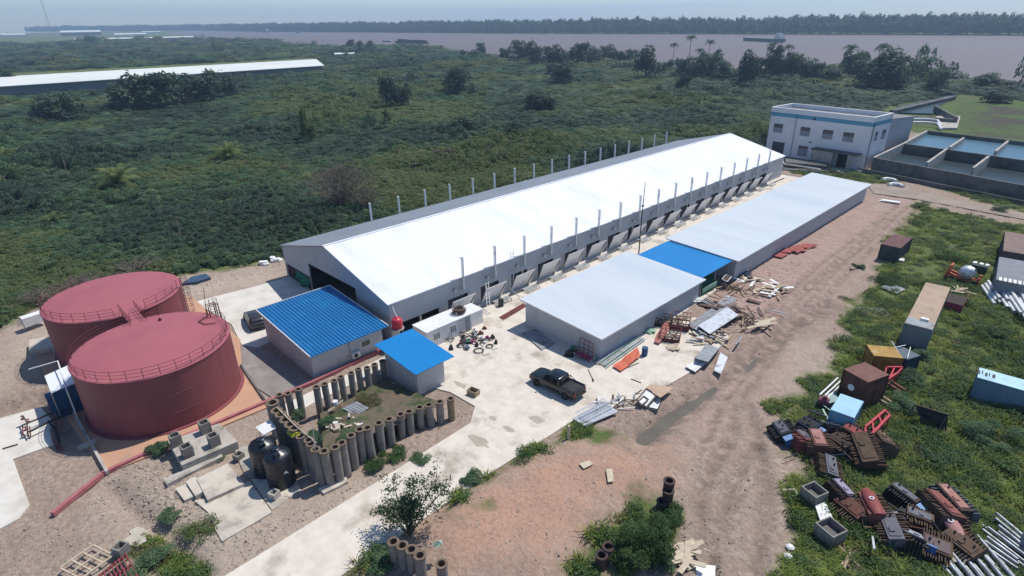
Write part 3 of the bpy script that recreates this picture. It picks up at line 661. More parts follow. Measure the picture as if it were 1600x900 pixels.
def railing(t, cx, cy, r, z, a0, a1, mat_, step=1.15):
    n_ = max(3, int((a1-a0)*r/step)); m1 = MB()
    for zz in (.35, .65, .98): m1.tube(arcpts(cx, cy, r, z+zz, a0, a1, n_*3), .018, 5)
    for q in arcpts(cx, cy, r, z, a0, a1, n_): m1.tube([q, (q[0], q[1], q[2]+1.0)], .022, 5)
    m1.build('railing', mat_, t)
TH = 5.3
t1, z0 = fuel_tank(-54.25, 8.45, 6.15, TH, 'near large dark red round storage tank with a railing round its pink top')
railing(t1, -54.25, 8.45, 6.02, z0+TH, R(-200), R(102), rail_red)
t2, z0 = fuel_tank(-68.5, 8.6, 6.2, TH, 'far large dark red round storage tank behind the other one')
railing(t2, -68.5, 8.6, 6.07, z0+TH, R(-165), R(-12), rail_red)
railing(t2, -68.5, 8.6, 6.07, z0+TH, R(14), R(60), rail_red)
# catwalk between the tanks
t = thing('catwalk', (-61.4, 8.5, 0), 'short red steel catwalk joining the tops of the two round tanks', 'catwalk')
m1 = MB(); m1.box(-63.2, -59.4, 8.0, 9.3, z0+TH+.1, z0+TH+.16); m1.build('deck', tank_top, t)
for yy in (8.0, 9.3):
    m1 = MB()
    for zz in (.5, 1.0): m1.beam((-63.2, yy, z0+TH+zz), (-59.4, yy, z0+TH+zz), .035)
    for k in range(5): m1.beam((-63.2+k*.95, yy, z0+TH+.1), (-63.2+k*.95, yy, z0+TH+1.0), .04)
    m1.build('railing', rail_red, t)
# spiral stair / ladder cage with pipes between tanks
def ladder_cage(t, x, y, z1, dx, dy):
    m1 = MB(); s_ = Vector((-dy, dx, 0))*.28; p0 = Vector((x, y, 0))
    for sg in (1, -1): m1.beam(p0+s_*sg, p0+s_*sg+Vector((0, 0, z1)), .05)
    for k in range(int(z1/.3)): m1.beam(p0-s_+Vector((0, 0, .3*k+.2)), p0+s_+Vector((0, 0, .3*k+.2)), .03)
    m1.build('ladder', rail_red, t)
    m1 = MB()
    for q in (-.8, 0, .8): m1.beam(p0+s_*1.2*math.sin(q)+Vector((dx, dy, 0))*.65*math.cos(q)+Vector((0, 0, 2)), p0+s_*1.2*math.sin(q)+Vector((dx, dy, 0))*.65*math.cos(q)+Vector((0, 0, z1)), .025)
    for k in range(8):
        z = 2+k*(z1-2)/7
        m1.tube([p0+s_*1.2*math.cos(q)+Vector((dx, dy, 0))*.65*math.sin(q)+Vector((0, 0, z)) for q in np.linspace(0, math.pi, 9)], .02, 4)
    m1.build('cage', rail_red, t)
a = R(62); ladder_cage(t2, -68.5+6.45*math.cos(a), 8.6+6.45*math.sin(a), TH+1.3, math.cos(a), math.sin(a))
a = R(112); ladder_cage(t1, -54.25+6.45*math.cos(a), 8.45+6.45*math.sin(a), TH+1.5, math.cos(a), math.sin(a))
m1 = MB()
for k, aa in enumerate((105, 109)):
    a = R(aa); q = Vector((-54.25+5.6*math.cos(a), 8.45+5.6*math.sin(a), 0)); m1.tube([q+Vector((0, 0, TH+.3)), q+Vector((0, 0, TH+1.5)), q+Vector((.25, .8, TH+1.6)), q+Vector((.3, .9, .2))], .05, 6)
m1.tube([Vector((-55.8, 13.6, TH+.45)), Vector((-55.2, 12.6, TH+.45)), Vector((-54.2, 12.9, TH+.45)), Vector((-53.8, 13.7, TH+.45))], .045, 6)
m1.tube([Vector((-56.0, 13.6, TH+.4)), Vector((-56.1, 14.0, TH+3.2))], .025, 5)
m1.build('vent_pipework', rail_red, t1)
m1 = MB(); m1.lathe([(0, .0), (.16, 0), (.16, .1), (0, .1)], c=(-58.3, 10.2, z0+TH+.27), n=12); m1.tube([(-58.3, 10.2, z0+TH+.3), (-58.3, 10.2, z0+TH+.5)], .07); m1.build('hatch', rail_red, t1)
m1 = MB(); a = R(215)
p0 = Vector((-54.25+6.17*math.cos(a), 8.45+6.17*math.sin(a), .9)); m1.lathe([(0, .0), (.36, 0), (.36, .12), (0, .14)], n=16); m1.xform(Matrix.Translation(p0) @ Matrix.Rotation(a, 4, 'Z') @ Matrix.Rotation(R(90), 4, 'Y')); m1.build('manhole', tank_red, t1)

# ---- two storey building
ox0, oy0 = -60.3, 146.9
A0 = Vector((-60.4, 146.3, 0)); A1 = Vector((-37.5, 143.9, 0)); axo = (A1-A0).normalized(); ayo = Vector((-axo.y, axo.x, 0)); Lo = (A1-A0).length; Do = 9.5; Ho = 11.3
t = thing('two_storey_building', (A0+A1)/2+ayo*Do/2, 'white two storey building with a blue band below its flat parapet roof', 'building')
MO = Matrix((( axo.x, ayo.x, 0, A0.x), (axo.y, ayo.y, 0, A0.y), (0, 0, 1, 0), (0, 0, 0, 1)))
def OB(m1, *a, mi=0): m1.box(*a, mi=mi, mat=MO)
m1 = MB(); OB(m1, 0, Lo, 0, .3, 0, 9.3); OB(m1, 0, Lo, Do-.3, Do, 0, 9.3); OB(m1, 0, .3, .3, Do-.3, 0, 9.3); OB(m1, Lo-.3, Lo, .3, Do-.3, 0, 9.3); m1.build('wall', office_white, t)
m1 = MB(); e = .04; OB(m1, -e, Lo+e, -e, .3, 9.3, 10.2); OB(m1, -e, Lo+e, Do-.3, Do+e, 9.3, 10.2); OB(m1, -e, .3, .3, Do-.3, 9.3, 10.2); OB(m1, Lo-.3, Lo+e, .3, Do-.3, 9.3, 10.2); m1.build('blue_band', office_blue, t)
m1 = MB(); e = .12; OB(m1, -e, Lo+e, -e, .3, 10.2, Ho); OB(m1, -e, Lo+e, Do-.3, Do+e, 10.2, Ho); OB(m1, -e, .3, .3, Do-.3, 10.2, Ho); OB(m1, Lo-.3, Lo+e, .3, Do-.3, 10.2, Ho); m1.build('parapet', office_white, t)
m1 = MB(); OB(m1, .3, Lo-.3, .3, Do-.3, 10.2, 10.35); m1.build('roof', office_roof, t)
def owin(x, z, w_, h_, face=0, dark=.45):
    m1 = MB()
    if face == 0: OB(m1, x-w_/2, x+w_/2, -.03, -.004, z-h_/2, z+h_/2)
    else: m1.box(Lo+.004, Lo+.03, x-w_/2, x+w_/2, z-h_/2, z+h_/2, mat=MO)
    wn = m1.build('window', glass_dark, t)
    m1 = MB()
    if face == 0:
        OB(m1, x-w_/2-.06, x+w_/2+.06, -.07, -.034, z-h_/2-.08, z-h_/2); OB(m1, x-w_/2-.06, x+w_/2+.06, -.07, -.034, z+h_/2, z+h_/2+.06)
        for k in range(6): xx = x-w_/2+w_*k/5; OB(m1, xx-.03, xx+.03, -.065, -.034, z-h_/2, z+h_/2)
        OB(m1, x-w_/2, x+w_/2, -.06, -.034, z-h_/2, z+h_/2-h_*dark)
    else:
        m1.box(Lo+.034, Lo+.06, x-w_/2, x+w_/2, z-h_/2, z+h_/2-h_*dark, mat=MO)
        for k in range(4): xx = x-w_/2+w_*k/3; m1.box(Lo+.034, Lo+.065, xx-.03, xx+.03, z-h_/2, z+h_/2, mat=MO)
    m1.build('frame', M('frame_grey', (.33, .33, .36), (.25, .25, .28), sc=1), wn)
for x in (2.3, 8.9, 14.1, 18.6): owin(x, 6.6, 2.2, 1.9)
owin(9.2, 2.2, 2.2, 2.2, dark=.3); owin(3, 7.0, 1.2, 1.9, 1); owin(6.8, 7.0, 1.8, 2.0, 1)
m1 = MB(); OB(m1, 1.6, 4.6, -.05, -.004, .1, 3.4); m1.build('door', dark_door, t)
m1 = MB(); OB(m1, 12.2, 22.3, -2.6, 0-.004, 3.3, 3.55); pc = m1.build('porch_roof', conc_dark, t)
m1 = MB(); OB(m1, 12.4, 17.2, -2.5, -2.35, 0, 3.3); OB(m1, 12.4, 12.6, -2.35, -.004, 0, 3.3); m1.build('porch_wall', concrete, t)
m1 = MB(); OB(m1, 20.4, 21.1, -2.5, -2.0, 0, 3.3); m1.build('pillar', concrete, t)
m1 = MB(); OB(m1, 17.3, 20.3, -.05, -.004, 0, 3.2); m1.build('doorway', dark_in, t)
m1 = MB(); OB(m1, 6.35, 6.45, -.08, -.004, .1, 10.1); OB(m1, Lo+.05, Lo+.15, .6, .7, .1, 10.1); m1.build('drain_pipe', navy, t)
m1 = MB()
for x, z in ((10.6, 9.6),): OB(m1, x-.2, x+.2, -.3, -.05, z-.2, z+.2)
OB(m1, 10.3, 10.9, -.2, -.004, 4.3, 4.5); m1.build('wall_lamp', black_metal, t)
# junk and dark roofs in front of it
t_ = MB(); 
# pale annex behind, right
q0, q1, q2, q3 = G(1388, 205, 1), G(1420, 182, 4), G(1418, 218, 0), G(1377, 236, 0)
b0, b1 = Vector((-40.4, 167.0, 0)), Vector((-37.2, 176.0, 0))
t = thing('plain_annex', (b0+b1)/2, 'plain pale grey wall block between the two storey building and the ponds', 'annex')
m1 = MB(); d_ = (b1-b0).normalized(); n_ = Vector((-d_.y, d_.x, 0)); m1.prism([(b0.x, b0.y), (b1.x, b1.y), ((b1+n_*9).x, (b1+n_*9).y), ((b0+n_*9).x, (b0+n_*9).y)], 0, 7.8); m1.build('wall', M('annex_grey', (.38, .41, .44), (.32, .35, .38), sc=.3, rough=.85), t)
m1 = MB(); m1.prism([(b0.x-.2, b0.y-.2), (b1.x+.2, b1.y), ((b1+n_*9.2).x, (b1+n_*9.2).y), ((b0+n_*9.2).x, (b0+n_*9.2).y)], 7.8, 8.0); m1.build('roof', office_roof, t)

# ---- settling ponds
t = thing('settling_ponds', G(1490, 235), 'grey concrete basin walls holding rows of blue green settling ponds', 'pond basin')
zt = 3.1
F0, F1 = G(1366, 246, zt), G(1700, 308, zt); B0, B1 = G(1412, 224, zt), G(1700, 264, zt); K0, K1 = G(1449, 204, zt), G(1700, 233, zt)
def wl_(m1, a, b_, z0_, z1_, w_=.45): m1.beam(Vector((a.x, a.y, (z0_+z1_)/2)), Vector((b_.x, b_.y, (z0_+z1_)/2)), w_, z1_-z0_)
m1 = MB()
for a, b_ in ((F0, F1), (B0, B1), (K0, K1)): m1 = MB(); wl_(m1, a, b_, 0, zt); m1.build('long_wall', conc_dark, t)
m1 = MB(); wl_(m1, F0, B0, 0, zt+.06); wl_(m1, B0, K0, 0, zt+.06)
for (u, v), (u2, v2) in (((1449, 254), (1480, 232)), ((1521, 262), (1545, 244))): wl_(m1, G(u, v, zt), G(u2, v2, zt), .3, zt+.06)
for (u, v), (u2, v2) in (((1484, 230), (1506, 215)), ((1556, 236), (1575, 220))): wl_(m1, G(u, v, zt), G(u2, v2, zt), .3, zt+.06)
m1.build('cross_wall', concrete, t)
e = .3
m1 = MB(); m1.prism([(F0.x+e, F0.y+e), (F1.x, F1.y+e), (B1.x, B1.y-e), (B0.x+e, B0.y-e)], .0, .9); m1.build('dark_water', pond_dark, t)
m1 = MB(); m1.prism([(B0.x+e, B0.y+e), (B1.x, B1.y+e), (K1.x, K1.y-e), (K0.x+e, K0.y-e)], .0, 2.2); m1.build('blue_water', pond_water, t)
# concrete channel behind the ponds
t = thing('intake_channel', G(1440, 175), 'dark concrete intake channel running from the river bank to the ponds', 'channel')
m1 = MB(); wl_(m1, G(1395, 172, 1.5), G(1490, 150, 1.5), 0, 1.5, 2.0); m1.build('side_wall', conc_dark, t)
m1 = MB(); wl_(m1, G(1462, 166, 2), G(1495, 184, 2), 0, 2.2, .8); wl_(m1, G(1400, 178, 2), G(1497, 184, 2), 0, 1.6, 1.2); m1.build('cross_wall', conc_dark, t)
m1 = MB(); q = [G(1400, 178), G(1458, 180), G(1466, 168), G(1492, 151), G(1480, 151), G(1400, 170)]; m1.prism([(p.x, p.y) for p in q], 0, .5); m1.build('water', pond_dark, t)
m1 = MB()
for dv in (0, 5): m1.tube([G(1418, 186+dv, 1.2), G(1445, 186+dv, 1.2), G(1465, 188+dv, 1.2), G(1471, 197+dv, .5)], .35, 8)
tag(m1.build('white_pipeline', white_paint, smooth=True), 'pair of white pipes curving down beside the settling ponds', 'pipeline')
m1 = MB(); q = [G(1462, 184), G(1500, 184), G(1495, 203), G(1470, 203)]; m1.prism([(p.x, p.y) for p in q], 0, .6); tag(m1.build('spillway_slab', concrete), 'worn concrete slab at the end of the white pipes', 'slab')
# yellowish fence wall between track and ponds
m1 = MB(); wl_(m1, G(1340, 268), G(1620, 326), 0, .9, .3); tag(m1.build('low_boundary_wall', conc_dark), 'low dark boundary wall along the near side of the ponds', 'wall')

# ---- far white shed
t = thing('distant_long_shed', (-390, 130, 0), 'very long white roofed shed standing across the scrubland on the far left', 'shed')
zz = 5.0; fa, fb = G(-60, 140, zz), G(507, 103, zz); ba, bb = G(-60, 124, zz+1.5), G(494, 93, zz+1.5)
m1 = MB(); m1.hull_quad(fa, fb, bb, ba, .3); m1.build('roof', far_white, t)
m1 = MB(); m1.prism([(fa.x-2, fa.y), (fb.x-2, fb.y-1), (bb.x, bb.y-1), (ba.x, ba.y)], 0, zz); m1.build('wall', far_grey, t)
# town buildings far left
def far_block(u, v, wpx, hpx, dep, m_, label, name='distant_building', roof=None, cat='building', grp=None):
    c = G(u, v); d = math.hypot(c.x, c.y); W_ = wpx*d/FPX; H_ = hpx*d/FPX*1.0; vx = Vector((c.y, -c.x, 0)).normalized(); vy = Vector((c.x, c.y, 0)).normalized()
    t = thing(name, c, label, cat, grp); q = [c-vx*W_/2, c+vx*W_/2, c+vx*W_/2+vy*dep, c-vx*W_/2+vy*dep]
    m1 = MB(); m1.prism([(p.x, p.y) for p in q], 0, H_); m1.build('wall', m_, t)
    if roof:
        m1 = MB(); q2 = [p+Vector((0, 0, H_)) for p in q]; rdg = [(q[0]+q[3])/2+Vector((0, 0, H_+H_*.5)), (q[1]+q[2])/2+Vector((0, 0, H_+H_*.5))]
        m1.add([*q2, *rdg], [(0, 1, 5, 4), (2, 3, 4, 5), (1, 2, 5), (3, 0, 4), (3, 2, 1, 0)]); m1.build('roof', roof, t)
    return t
far_block(128, 56, 40, 4, 60, far_grey, 'wide grey shed with a white roof edge at the start of the river', roof=far_white)
far_block(213, 63, 128, 2.2, 25, far_grey, 'longest white roofed shed near the river mouth', roof=far_white)
far_block(205, 57, 34, 2.5, 30, far_white, 'short bright white shed above the longest white roof', roof=far_white)
far_block(24, 58, 20, 2.5, 30, far_white, 'low white building at the far left edge of the town', roof=far_white)
far_block(4, 58, 7, 2.5, 20, far_white, 'small white house at the very left edge', roof=far_white)
far_block(12, 70, 30, 2, 12, far_grey, 'thin grey shed in front of the town at the left edge', roof=far_grey)
far_block(106, 49.5, 10, 7, 20, far_grey, 'tall grey apartment block standing out on the horizon')
far_block(66, 48.5, 6, 2.2, 20, far_white, 'tiny white house on the horizon below the mast')
far_block(38, 58, 3, 1.5, 15, far_white, 'tiny white hut beside the low white town building')
far_block(126, 63.5, 10, 1.3, 15, far_white, 'small white roof on the flat ground below the grey shed', roof=far_white)
far_block(237, 52, 20, 1.6, 18, far_white, 'cluster of white roofs beside the river mouth', roof=far_white)
far_block(102, 55, 4, 1.5, 15, far_white, 'small pale house left of the wide grey shed')
far_block(539, 88, 28, 3.0, 12, far_grey, 'small flat grey shed in the scrub beyond the long white roof', roof=far_white)
far_block(475, 69.5, 14, 1.2, 8, far_grey, 'low dark jetty hut on the river bank')
# mast
c = G(80, 52); m1 = MB(); d = c.length; c = Vector((c.x/d*1900, c.y/d*1900, 0))
t = thing('lattice_mast', c, 'thin lattice radio mast standing far away on the left horizon', 'mast')
vx = Vector((c.y, -c.x, 0)).normalized()
tri = [vx*1.6, vx*-.8+Vector((c.x, c.y, 0)).normalized()*1.4, vx*-.8-Vector((c.x, c.y, 0)).normalized()*1.4]
for q in tri: m1.beam(c+q*2, c+q*.4+Vector((0, 0, 115)), .35)
for k in range(26):
    z = k*4.4; s0 = 2-1.6*z/115; s1 = 2-1.6*(z+4.4)/115
    for i in range(3): m1.beam(c+tri[i]*s0+Vector((0, 0, z)), c+tri[(i+1) % 3]*s1+Vector((0, 0, z+4.4)), .2)
m1.build('lattice', steel, t)

# ---- vessels
def ship(name, a, b_, beam, zh, label, cat, m_, cabin=0, masts=0, cargo=0):
    a, b_ = G(*a), G(*b_); L = (b_-a).length; ax = (b_-a).normalized()
    t = thing(name, ((a+b_)/2).to_tuple(), label, cat, None, 0); rot = math.atan2(ax.y, ax.x); t.rotation_euler.z = rot; t['_o'] = (0, 0, 0)
    m1 = MB(); secs = [(-L/2, .75, .25*zh, 1.15), (-L/2+L*.06, 1, .0, 1.0), (L/2-L*.12, 1, .0, 1.0), (L/2, .25, .45*zh, 1.1)]; vs = []
    for x, wf, zb, zt in secs: vs += [(x, -beam/2*wf*.85, zb-.3), (x, beam/2*wf*.85, zb-.3), (x, beam/2*wf, zh*zt), (x, -beam/2*wf, zh*zt)]
    fs = [(3, 2, 1, 0), (12, 13, 14, 15)]+[(i*4+j, i*4+(j+1) % 4, (i+1)*4+(j+1) % 4, (i+1)*4+j) for i in range(3) for j in range(4)]
    m1.add(vs, fs); m1.build('hull', m_, t, world=False)
    if cargo:
        m1 = MB(); m1.box(-L*.42, -L*.2, -beam*.35, beam*.35, zh, zh+cargo); m1.box(-L*.17, L*.40, -beam*.35, beam*.35, zh, zh+cargo*.8); m1.build('cargo', hull_rust, t, world=False)
    if cabin:
        m1 = MB(); m1.box(L*.28, L*.42, -beam*.36, beam*.36, zh, zh+cabin*.45); m1.box(L*.30, L*.40, -beam*.3, beam*.3, zh+cabin*.45, zh+cabin*.75); m1.box(L*.31, L*.38, -beam*.22, beam*.22, zh+cabin*.75, zh+cabin); m1.build('superstructure', far_white, t, world=False)
        m1 = MB(); m1.box(-L*.44, L*.26, -beam*.40, beam*.40, zh, zh+.5); m1.build('deck', sheet_grey, t, world=False)
    if masts:
        for x, hh in ((L*.36, 17), (L*.47, 16)): MB().tube([(x, 0, zh), (x, 0, zh+hh)], [.35, .15], 6).build('mast', steel, t, world=False)
    return t
ship('cargo_ship', (1164, 64), (1226, 67), 9, 4.2, 'grey cargo ship with white wheelhouse and two masts moored on the river', 'ship', hull_grey, cabin=7, masts=1)
ship('barge', (620, 67.5), (669, 68.6), 10, 3, 'long dark rusty barge loaded with cargo on the river', 'barge', hull_rust, cargo=3)
ship('small_boat', (598, 65.5), (611, 65.8), 4, 1.5, 'small boat just left of the loaded barge', 'boat', hull_grey, cabin=3)
ship('small_boat', (411, 50.5), (419, 50.6), 12, 5, 'distant boat near the far bank on the left', 'boat', hull_grey, cabin=8)
ship('small_boat', (464, 52), (467.5, 52.1), 6, 4, 'tiny dark boat alone on the river right of the distant boat', 'boat', hull_grey)
# ================================================================== vegetation
def leafobj_mesh(name, cen, size, nrm=None, mats=None, rng=RNG, elong=1.8, shade=None):
    cen = np.asarray(cen, float); k = len(cen); size = np.broadcast_to(np.asarray(size, float), (k,))
    d = rng.normal(size=(k, 3)) if nrm is None else nrm+rng.normal(size=(k, 3))*.6
    d /= np.linalg.norm(d, axis=1)[:, None]+1e-9
    a = np.cross(d, rng.normal(size=(k, 3))); a /= np.linalg.norm(a, axis=1)[:, None]+1e-9; b_ = np.cross(d, a)
    a = a*(size*elong/2)[:, None]; b_ = b_*(size/2)[:, None]
    v = np.stack([cen-a, cen-b_*1.0+a*.1, cen+a, cen+b_+a*.1], 1).reshape(-1, 3)
    me = bpy.data.meshes.new(name); me.vertices.add(4*k); me.vertices.foreach_set('co', v.astype(np.float32).ravel())
    me.loops.add(4*k); me.polygons.add(k); me.loops.foreach_set('vertex_index', np.arange(4*k, dtype=np.int32))
    me.polygons.foreach_set('loop_start', np.arange(0, 4*k, 4, dtype=np.int32)); me.polygons.foreach_set('loop_total', np.full(k, 4, dtype=np.int32)); me.update()
    sh = rng.random(k) if shade is None else np.clip(shade+rng.normal(size=k)*.15, 0, 1)
    at = me.attributes.new('shade', 'FLOAT', 'FACE'); at.data.foreach_set('value', sh.astype(np.float32))
    me.materials.append(mats); return me
def blob_pts(lobes, n_, rng=RNG, shell=.55):
    out = []; nr = []; sh = []
    vol = np.array([l[3]*l[4]*l[5] for l in lobes])**(2/3); cnt = np.maximum(3, (n_*vol/vol.sum()).astype(int))
    for l, c in zip(lobes, cnt):
        d = rng.normal(size=(c, 3)); d /= np.linalg.norm(d, axis=1)[:, None]; d[:, 2] = np.where(d[:, 2] < -.35, -d[:, 2], d[:, 2])
        r = shell+(1-shell)*rng.random(c)**.6; r = np.where(rng.random(c) < .1, r*1.15, r)
        out.append(np.array(l[:3])+d*r[:, None]*np.array(l[3:6])); nr.append(d); sh.append(np.full(c, rng.random()))
    return np.concatenate(out), np.concatenate(nr), np.concatenate(sh)
def rlobes(n_, rad, h, lo=.25, hi=.5, zmin=.15):
    L = []
    for _ in range(n_):
        a = random.uniform(0, 6.28); r = rad*random.uniform(0, .65)**.7; s_ = random.uniform(lo, hi)
        L.append((r*math.cos(a), r*math.sin(a), h*random.uniform(zmin, .78), rad*s_*1.1, rad*s_*1.1, h*s_*.75))
    return L
PROT = bpy.data.collections.new('scatter_sources')     # never linked to the scene
def proto_coll(name, meshes):
    c = bpy.data.collections.new(name)
    for i, m_ in enumerate(meshes):
        o = bpy.data.objects.new('%s_%d' % (name, i), m_); c.objects.link(o)
    return c
def scatter(name, pts, scl, sz, coll, n_var, label, cat, kind='stuff', tilt=.12, pick=None):
    k = len(pts); me = bpy.data.meshes.new(name); me.vertices.add(k); me.vertices.foreach_set('co', np.asarray(pts, np.float32).ravel())
    def at(nm, arr, ty='FLOAT'):
        a = me.attributes.new(nm, ty, 'POINT'); a.data.foreach_set('value' if ty != 'FLOAT_VECTOR' else 'vector', np.asarray(arr).ravel())
    at('scl', np.stack([scl, scl, sz], 1).astype(np.float32), 'FLOAT_VECTOR')
    at('rot', np.stack([RNG.normal(size=k)*tilt, RNG.normal(size=k)*tilt, RNG.random(k)*6.283], 1).astype(np.float32), 'FLOAT_VECTOR')
    at('pick', (RNG.integers(0, n_var, k) if pick is None else pick).astype(np.int32), 'INT')
    o = bpy.data.objects.new(name, me); col.objects.link(o)
    ng = bpy.data.node_groups.new(name, 'GeometryNodeTree'); ng.interface.new_socket('Geometry', in_out='INPUT', socket_type='NodeSocketGeometry'); ng.interface.new_socket('Geometry', in_out='OUTPUT', socket_type='NodeSocketGeometry')
    gi = ng.nodes.new('NodeGroupInput'); gout = ng.nodes.new('NodeGroupOutput'); ip = ng.nodes.new('GeometryNodeInstanceOnPoints')
    m2p = ng.nodes.new('GeometryNodeMeshToPoints'); ci = ng.nodes.new('GeometryNodeCollectionInfo'); ci.inputs['Collection'].default_value = coll
    ci.inputs['Separate Children'].default_value = True; ci.inputs['Reset Children'].default_value = True
    def na(nm, ty):
        a = ng.nodes.new('GeometryNodeInputNamedAttribute'); a.data_type = ty; a.inputs['Name'].default_value = nm; return a.outputs['Attribute']
    L = ng.links.new; L(gi.outputs[0], m2p.inputs[0]); L(m2p.outputs[0], ip.inputs['Points']); L(ci.outputs[0], ip.inputs['Instance'])
    ip.inputs['Pick Instance'].default_value = True; L(na('pick', 'INT'), ip.inputs['Instance Index'])
    L(na('rot', 'FLOAT_VECTOR'), ip.inputs['Rotation']); L(na('scl', 'FLOAT_VECTOR'), ip.inputs['Scale']); L(ip.outputs[0], gout.inputs[0])
    md = o.modifiers.new('scatter', 'NODES'); md.node_group = ng
    tag(o, label, cat, None, kind); return o
def bush_mesh(name, mat_, nl=6, n_=260, sz=.17, h=1.0):
    c, nr, sh = blob_pts(rlobes(nl, 1., h), n_); c[:, 2] = np.maximum(c[:, 2], 0.02); nr = nr*.6+np.array([0, .15, 1.1])
    return leafobj_mesh(name, c, RNG.uniform(sz*.6, sz*1.3, len(c)), nr, mat_, shade=sh)
leaf_brown = LM('leaf_brown', (.11, .10, .07), (.21, .18, .13))
bush_coll = proto_coll('shrub_source', [bush_mesh('shrub_leaves', m_, random.randint(6, 9), 420, .105, .9) for m_ in (leaf_dark, leaf_b, leaf_b, leaf_a, leaf_a, leaf_c, leaf_brown)])
far_coll = proto_coll('forest_source', [bush_mesh('forest_leaves', m_, random.randint(6, 9), 420, .15, 1.6) for m_ in (leaf_far, leaf_far, leaf_far, leaf_dark)])
def ring_pts(r0, r1, sp, th0, th1):
    out = []; r = r0
    while r < r1:
        s_ = sp(r); n_ = int((th1-th0)*r/s_); th = th0+(np.arange(n_)+RNG.random(n_))/max(n_, 1)*(th1-th0); rr = r+RNG.uniform(-.5, .5, n_)*s_
        out.append(np.stack([rr*np.sin(th), rr*np.cos(th)], 1)); r += s_
    return np.concatenate(out)
pts = ring_pts(50, 1500, lambda r: min(max(r*.0115, 1.15), 14), YAW-R(50), YAW+R(46))
x, y = pts[:, 0], pts[:, 1]; ok = inside(x, y, BRUSH) & (pdist(x, y, BRUSH) > 1.2)
kf = inside(x, y, FIELD) & (RNG.random(len(x)) < .72)
zn = [((-540, -370), (20, 240))]
shd = P((-60, 142), (507, 107), (494, 90), (-60, 118)); ok &= ~inside(x, y, shd) & ~kf
rv = inside(x, y, RIVER); ok &= ~rv
for tx, ty, tr in ((-68.5, 8.6, 8.5), (-54, 8.4, 8)): ok &= np.hypot(x-tx, y-ty) > tr
x, y = x[ok], y[ok]; r = np.hypot(x, y); sp = np.clip(r*.0115, 1.15, 14)
tall = np.clip((fbm(x*.03, y*.03, 21)-.42)*4, 0, 1); fine = fbm(x*.15, y*.15, 33)
sc_ = sp*(.75+.5*RNG.random(len(x))); hz_ = (.35+.6*fine+.9*tall*RNG.random(len(x))**2)*(1+np.clip((r-250)/500, 0, 2)); shr = pdist(x, y, SHORE_N, False); bk = np.exp(-(shr/20)**2)*RNG.random(len(x))**1.6*(fbm(x*.03, y*.03, 5) > .42)*(r < 520); hz_ *= 1+5.5*bk; sc_ = sc_*(1+.5*bk); hz_ *= 1+1.1*((x > -115) & (x < -74) & (y > 35) & (y < 140))*np.clip((x+115)/30, 0, 1)*RNG.random(len(x)); cl = fbm(x*.022, y*.022, 47); hz_ *= 1+2.2*np.clip((cl-.54)*9, 0, 1)*RNG.random(len(x))*1.4*(r > 130)
scatter('scrubland', np.stack([x, y, np.zeros_like(x)-.05], 1), sc_, hz_*1.1, bush_coll, 7, 'dense low green scrub covering the flat land behind the long hall', 'scrub',
        pick=np.clip(((fbm(x*.028+7, y*.028, 91)-.47)*4.2+.5)*5.2+RNG.normal(size=len(x))*.9, 0, 5.49).astype(int)+(RNG.random(len(x)) < .05)*(fbm(x*.05, y*.05, 17) > .5))
# field edge shrubs
# far bank forest
fs_ = np.array(SHORE_F); seg = []; prs = [(fs_[i], fs_[i+1]) for i in range(len(fs_)-1)]+[(np.array(FORL[i]), np.array(FORL[i+1])) for i in range(2)]
for a, b_ in prs:
    L_ = np.hypot(*(b_-a)); nrm_ = np.array([-(b_-a)[1], (b_-a)[0]])/L_
    if nrm_[1] < 0: nrm_ = -nrm_
    for row in range(7):
        st = 9 if L_ < 1500 else 12; n_ = int(L_/st); t_ = (np.arange(n_)+RNG.random(n_))/n_; off = 4+row*13+RNG.uniform(-5, 5, n_)
        seg.append(np.concatenate([a+(b_-a)*t_[:, None]+nrm_*off[:, None], np.full((n_, 1), row)], 1))
seg = np.concatenate(seg); x, y, row = seg.T
hh = 14+7.5*fbm(x*.012, y*.012, 41)+6*RNG.random(len(x))**2; hh = np.where(row < 1, hh*.75, hh)
big = RNG.random(len(x)) < .04; hh = np.where(big & (x > -900), hh*1.15, hh)
scatter('far_bank_forest', np.stack([x, y, np.zeros_like(x)], 1), 8+4*RNG.random(len(x)), hh*.85, far_coll, 4, 'continuous dark forest lining the far bank of the river', 'forest')
# grass
def tuft(name, mat_, n_=34, h=.5, spread=.42):
    v = []; f = []; sh = []
    for i in range(n_):
        a = random.uniform(0, 6.28); r = spread*math.sqrt(random.random()); b_ = random.uniform(0, 6.28); l = random.uniform(.4, .95)*h; ln = random.uniform(.35, 1.3)*h; w_ = .03
        p = Vector((r*math.cos(a), r*math.sin(a), -.03)); q = p+Vector((math.cos(b_)*ln*.4, math.sin(b_)*ln*.4, l*.65)); t = p+Vector((math.cos(b_)*ln, math.sin(b_)*ln, l)); s_ = Vector((-math.sin(b_), math.cos(b_), 0))*w_
        o = len(v); v += [p-s_, p+s_, q+s_*.8, q-s_*.8, t]; f += [(o, o+1, o+2, o+3), (o+3, o+2, o+4)]; sh += [random.random()]*2
    me = bpy.data.meshes.new(name); me.from_pydata([tuple(q) for q in v], [], f); at = me.attributes.new('shade', 'FLOAT', 'FACE'); at.data.foreach_set('value', sh); me.materials.append(mat_); return me
weed = lambda: bush_mesh('weed_leaves', leaf_green, 6, 260, .075, .45)
gcoll = proto_coll('grass_source', [tuft('tuft_blades', grass_m), tuft('tuft_blades', grass_m, 40, .65), tuft('tuft_blades', grass_m, 30, .4), tuft('tuft_blades', grass_dry, 26, .5), tuft('tuft_blades', grass_m, 44, .3), tuft('tuft_blades', grass_m, 36, .5), weed()])
gp_ = []
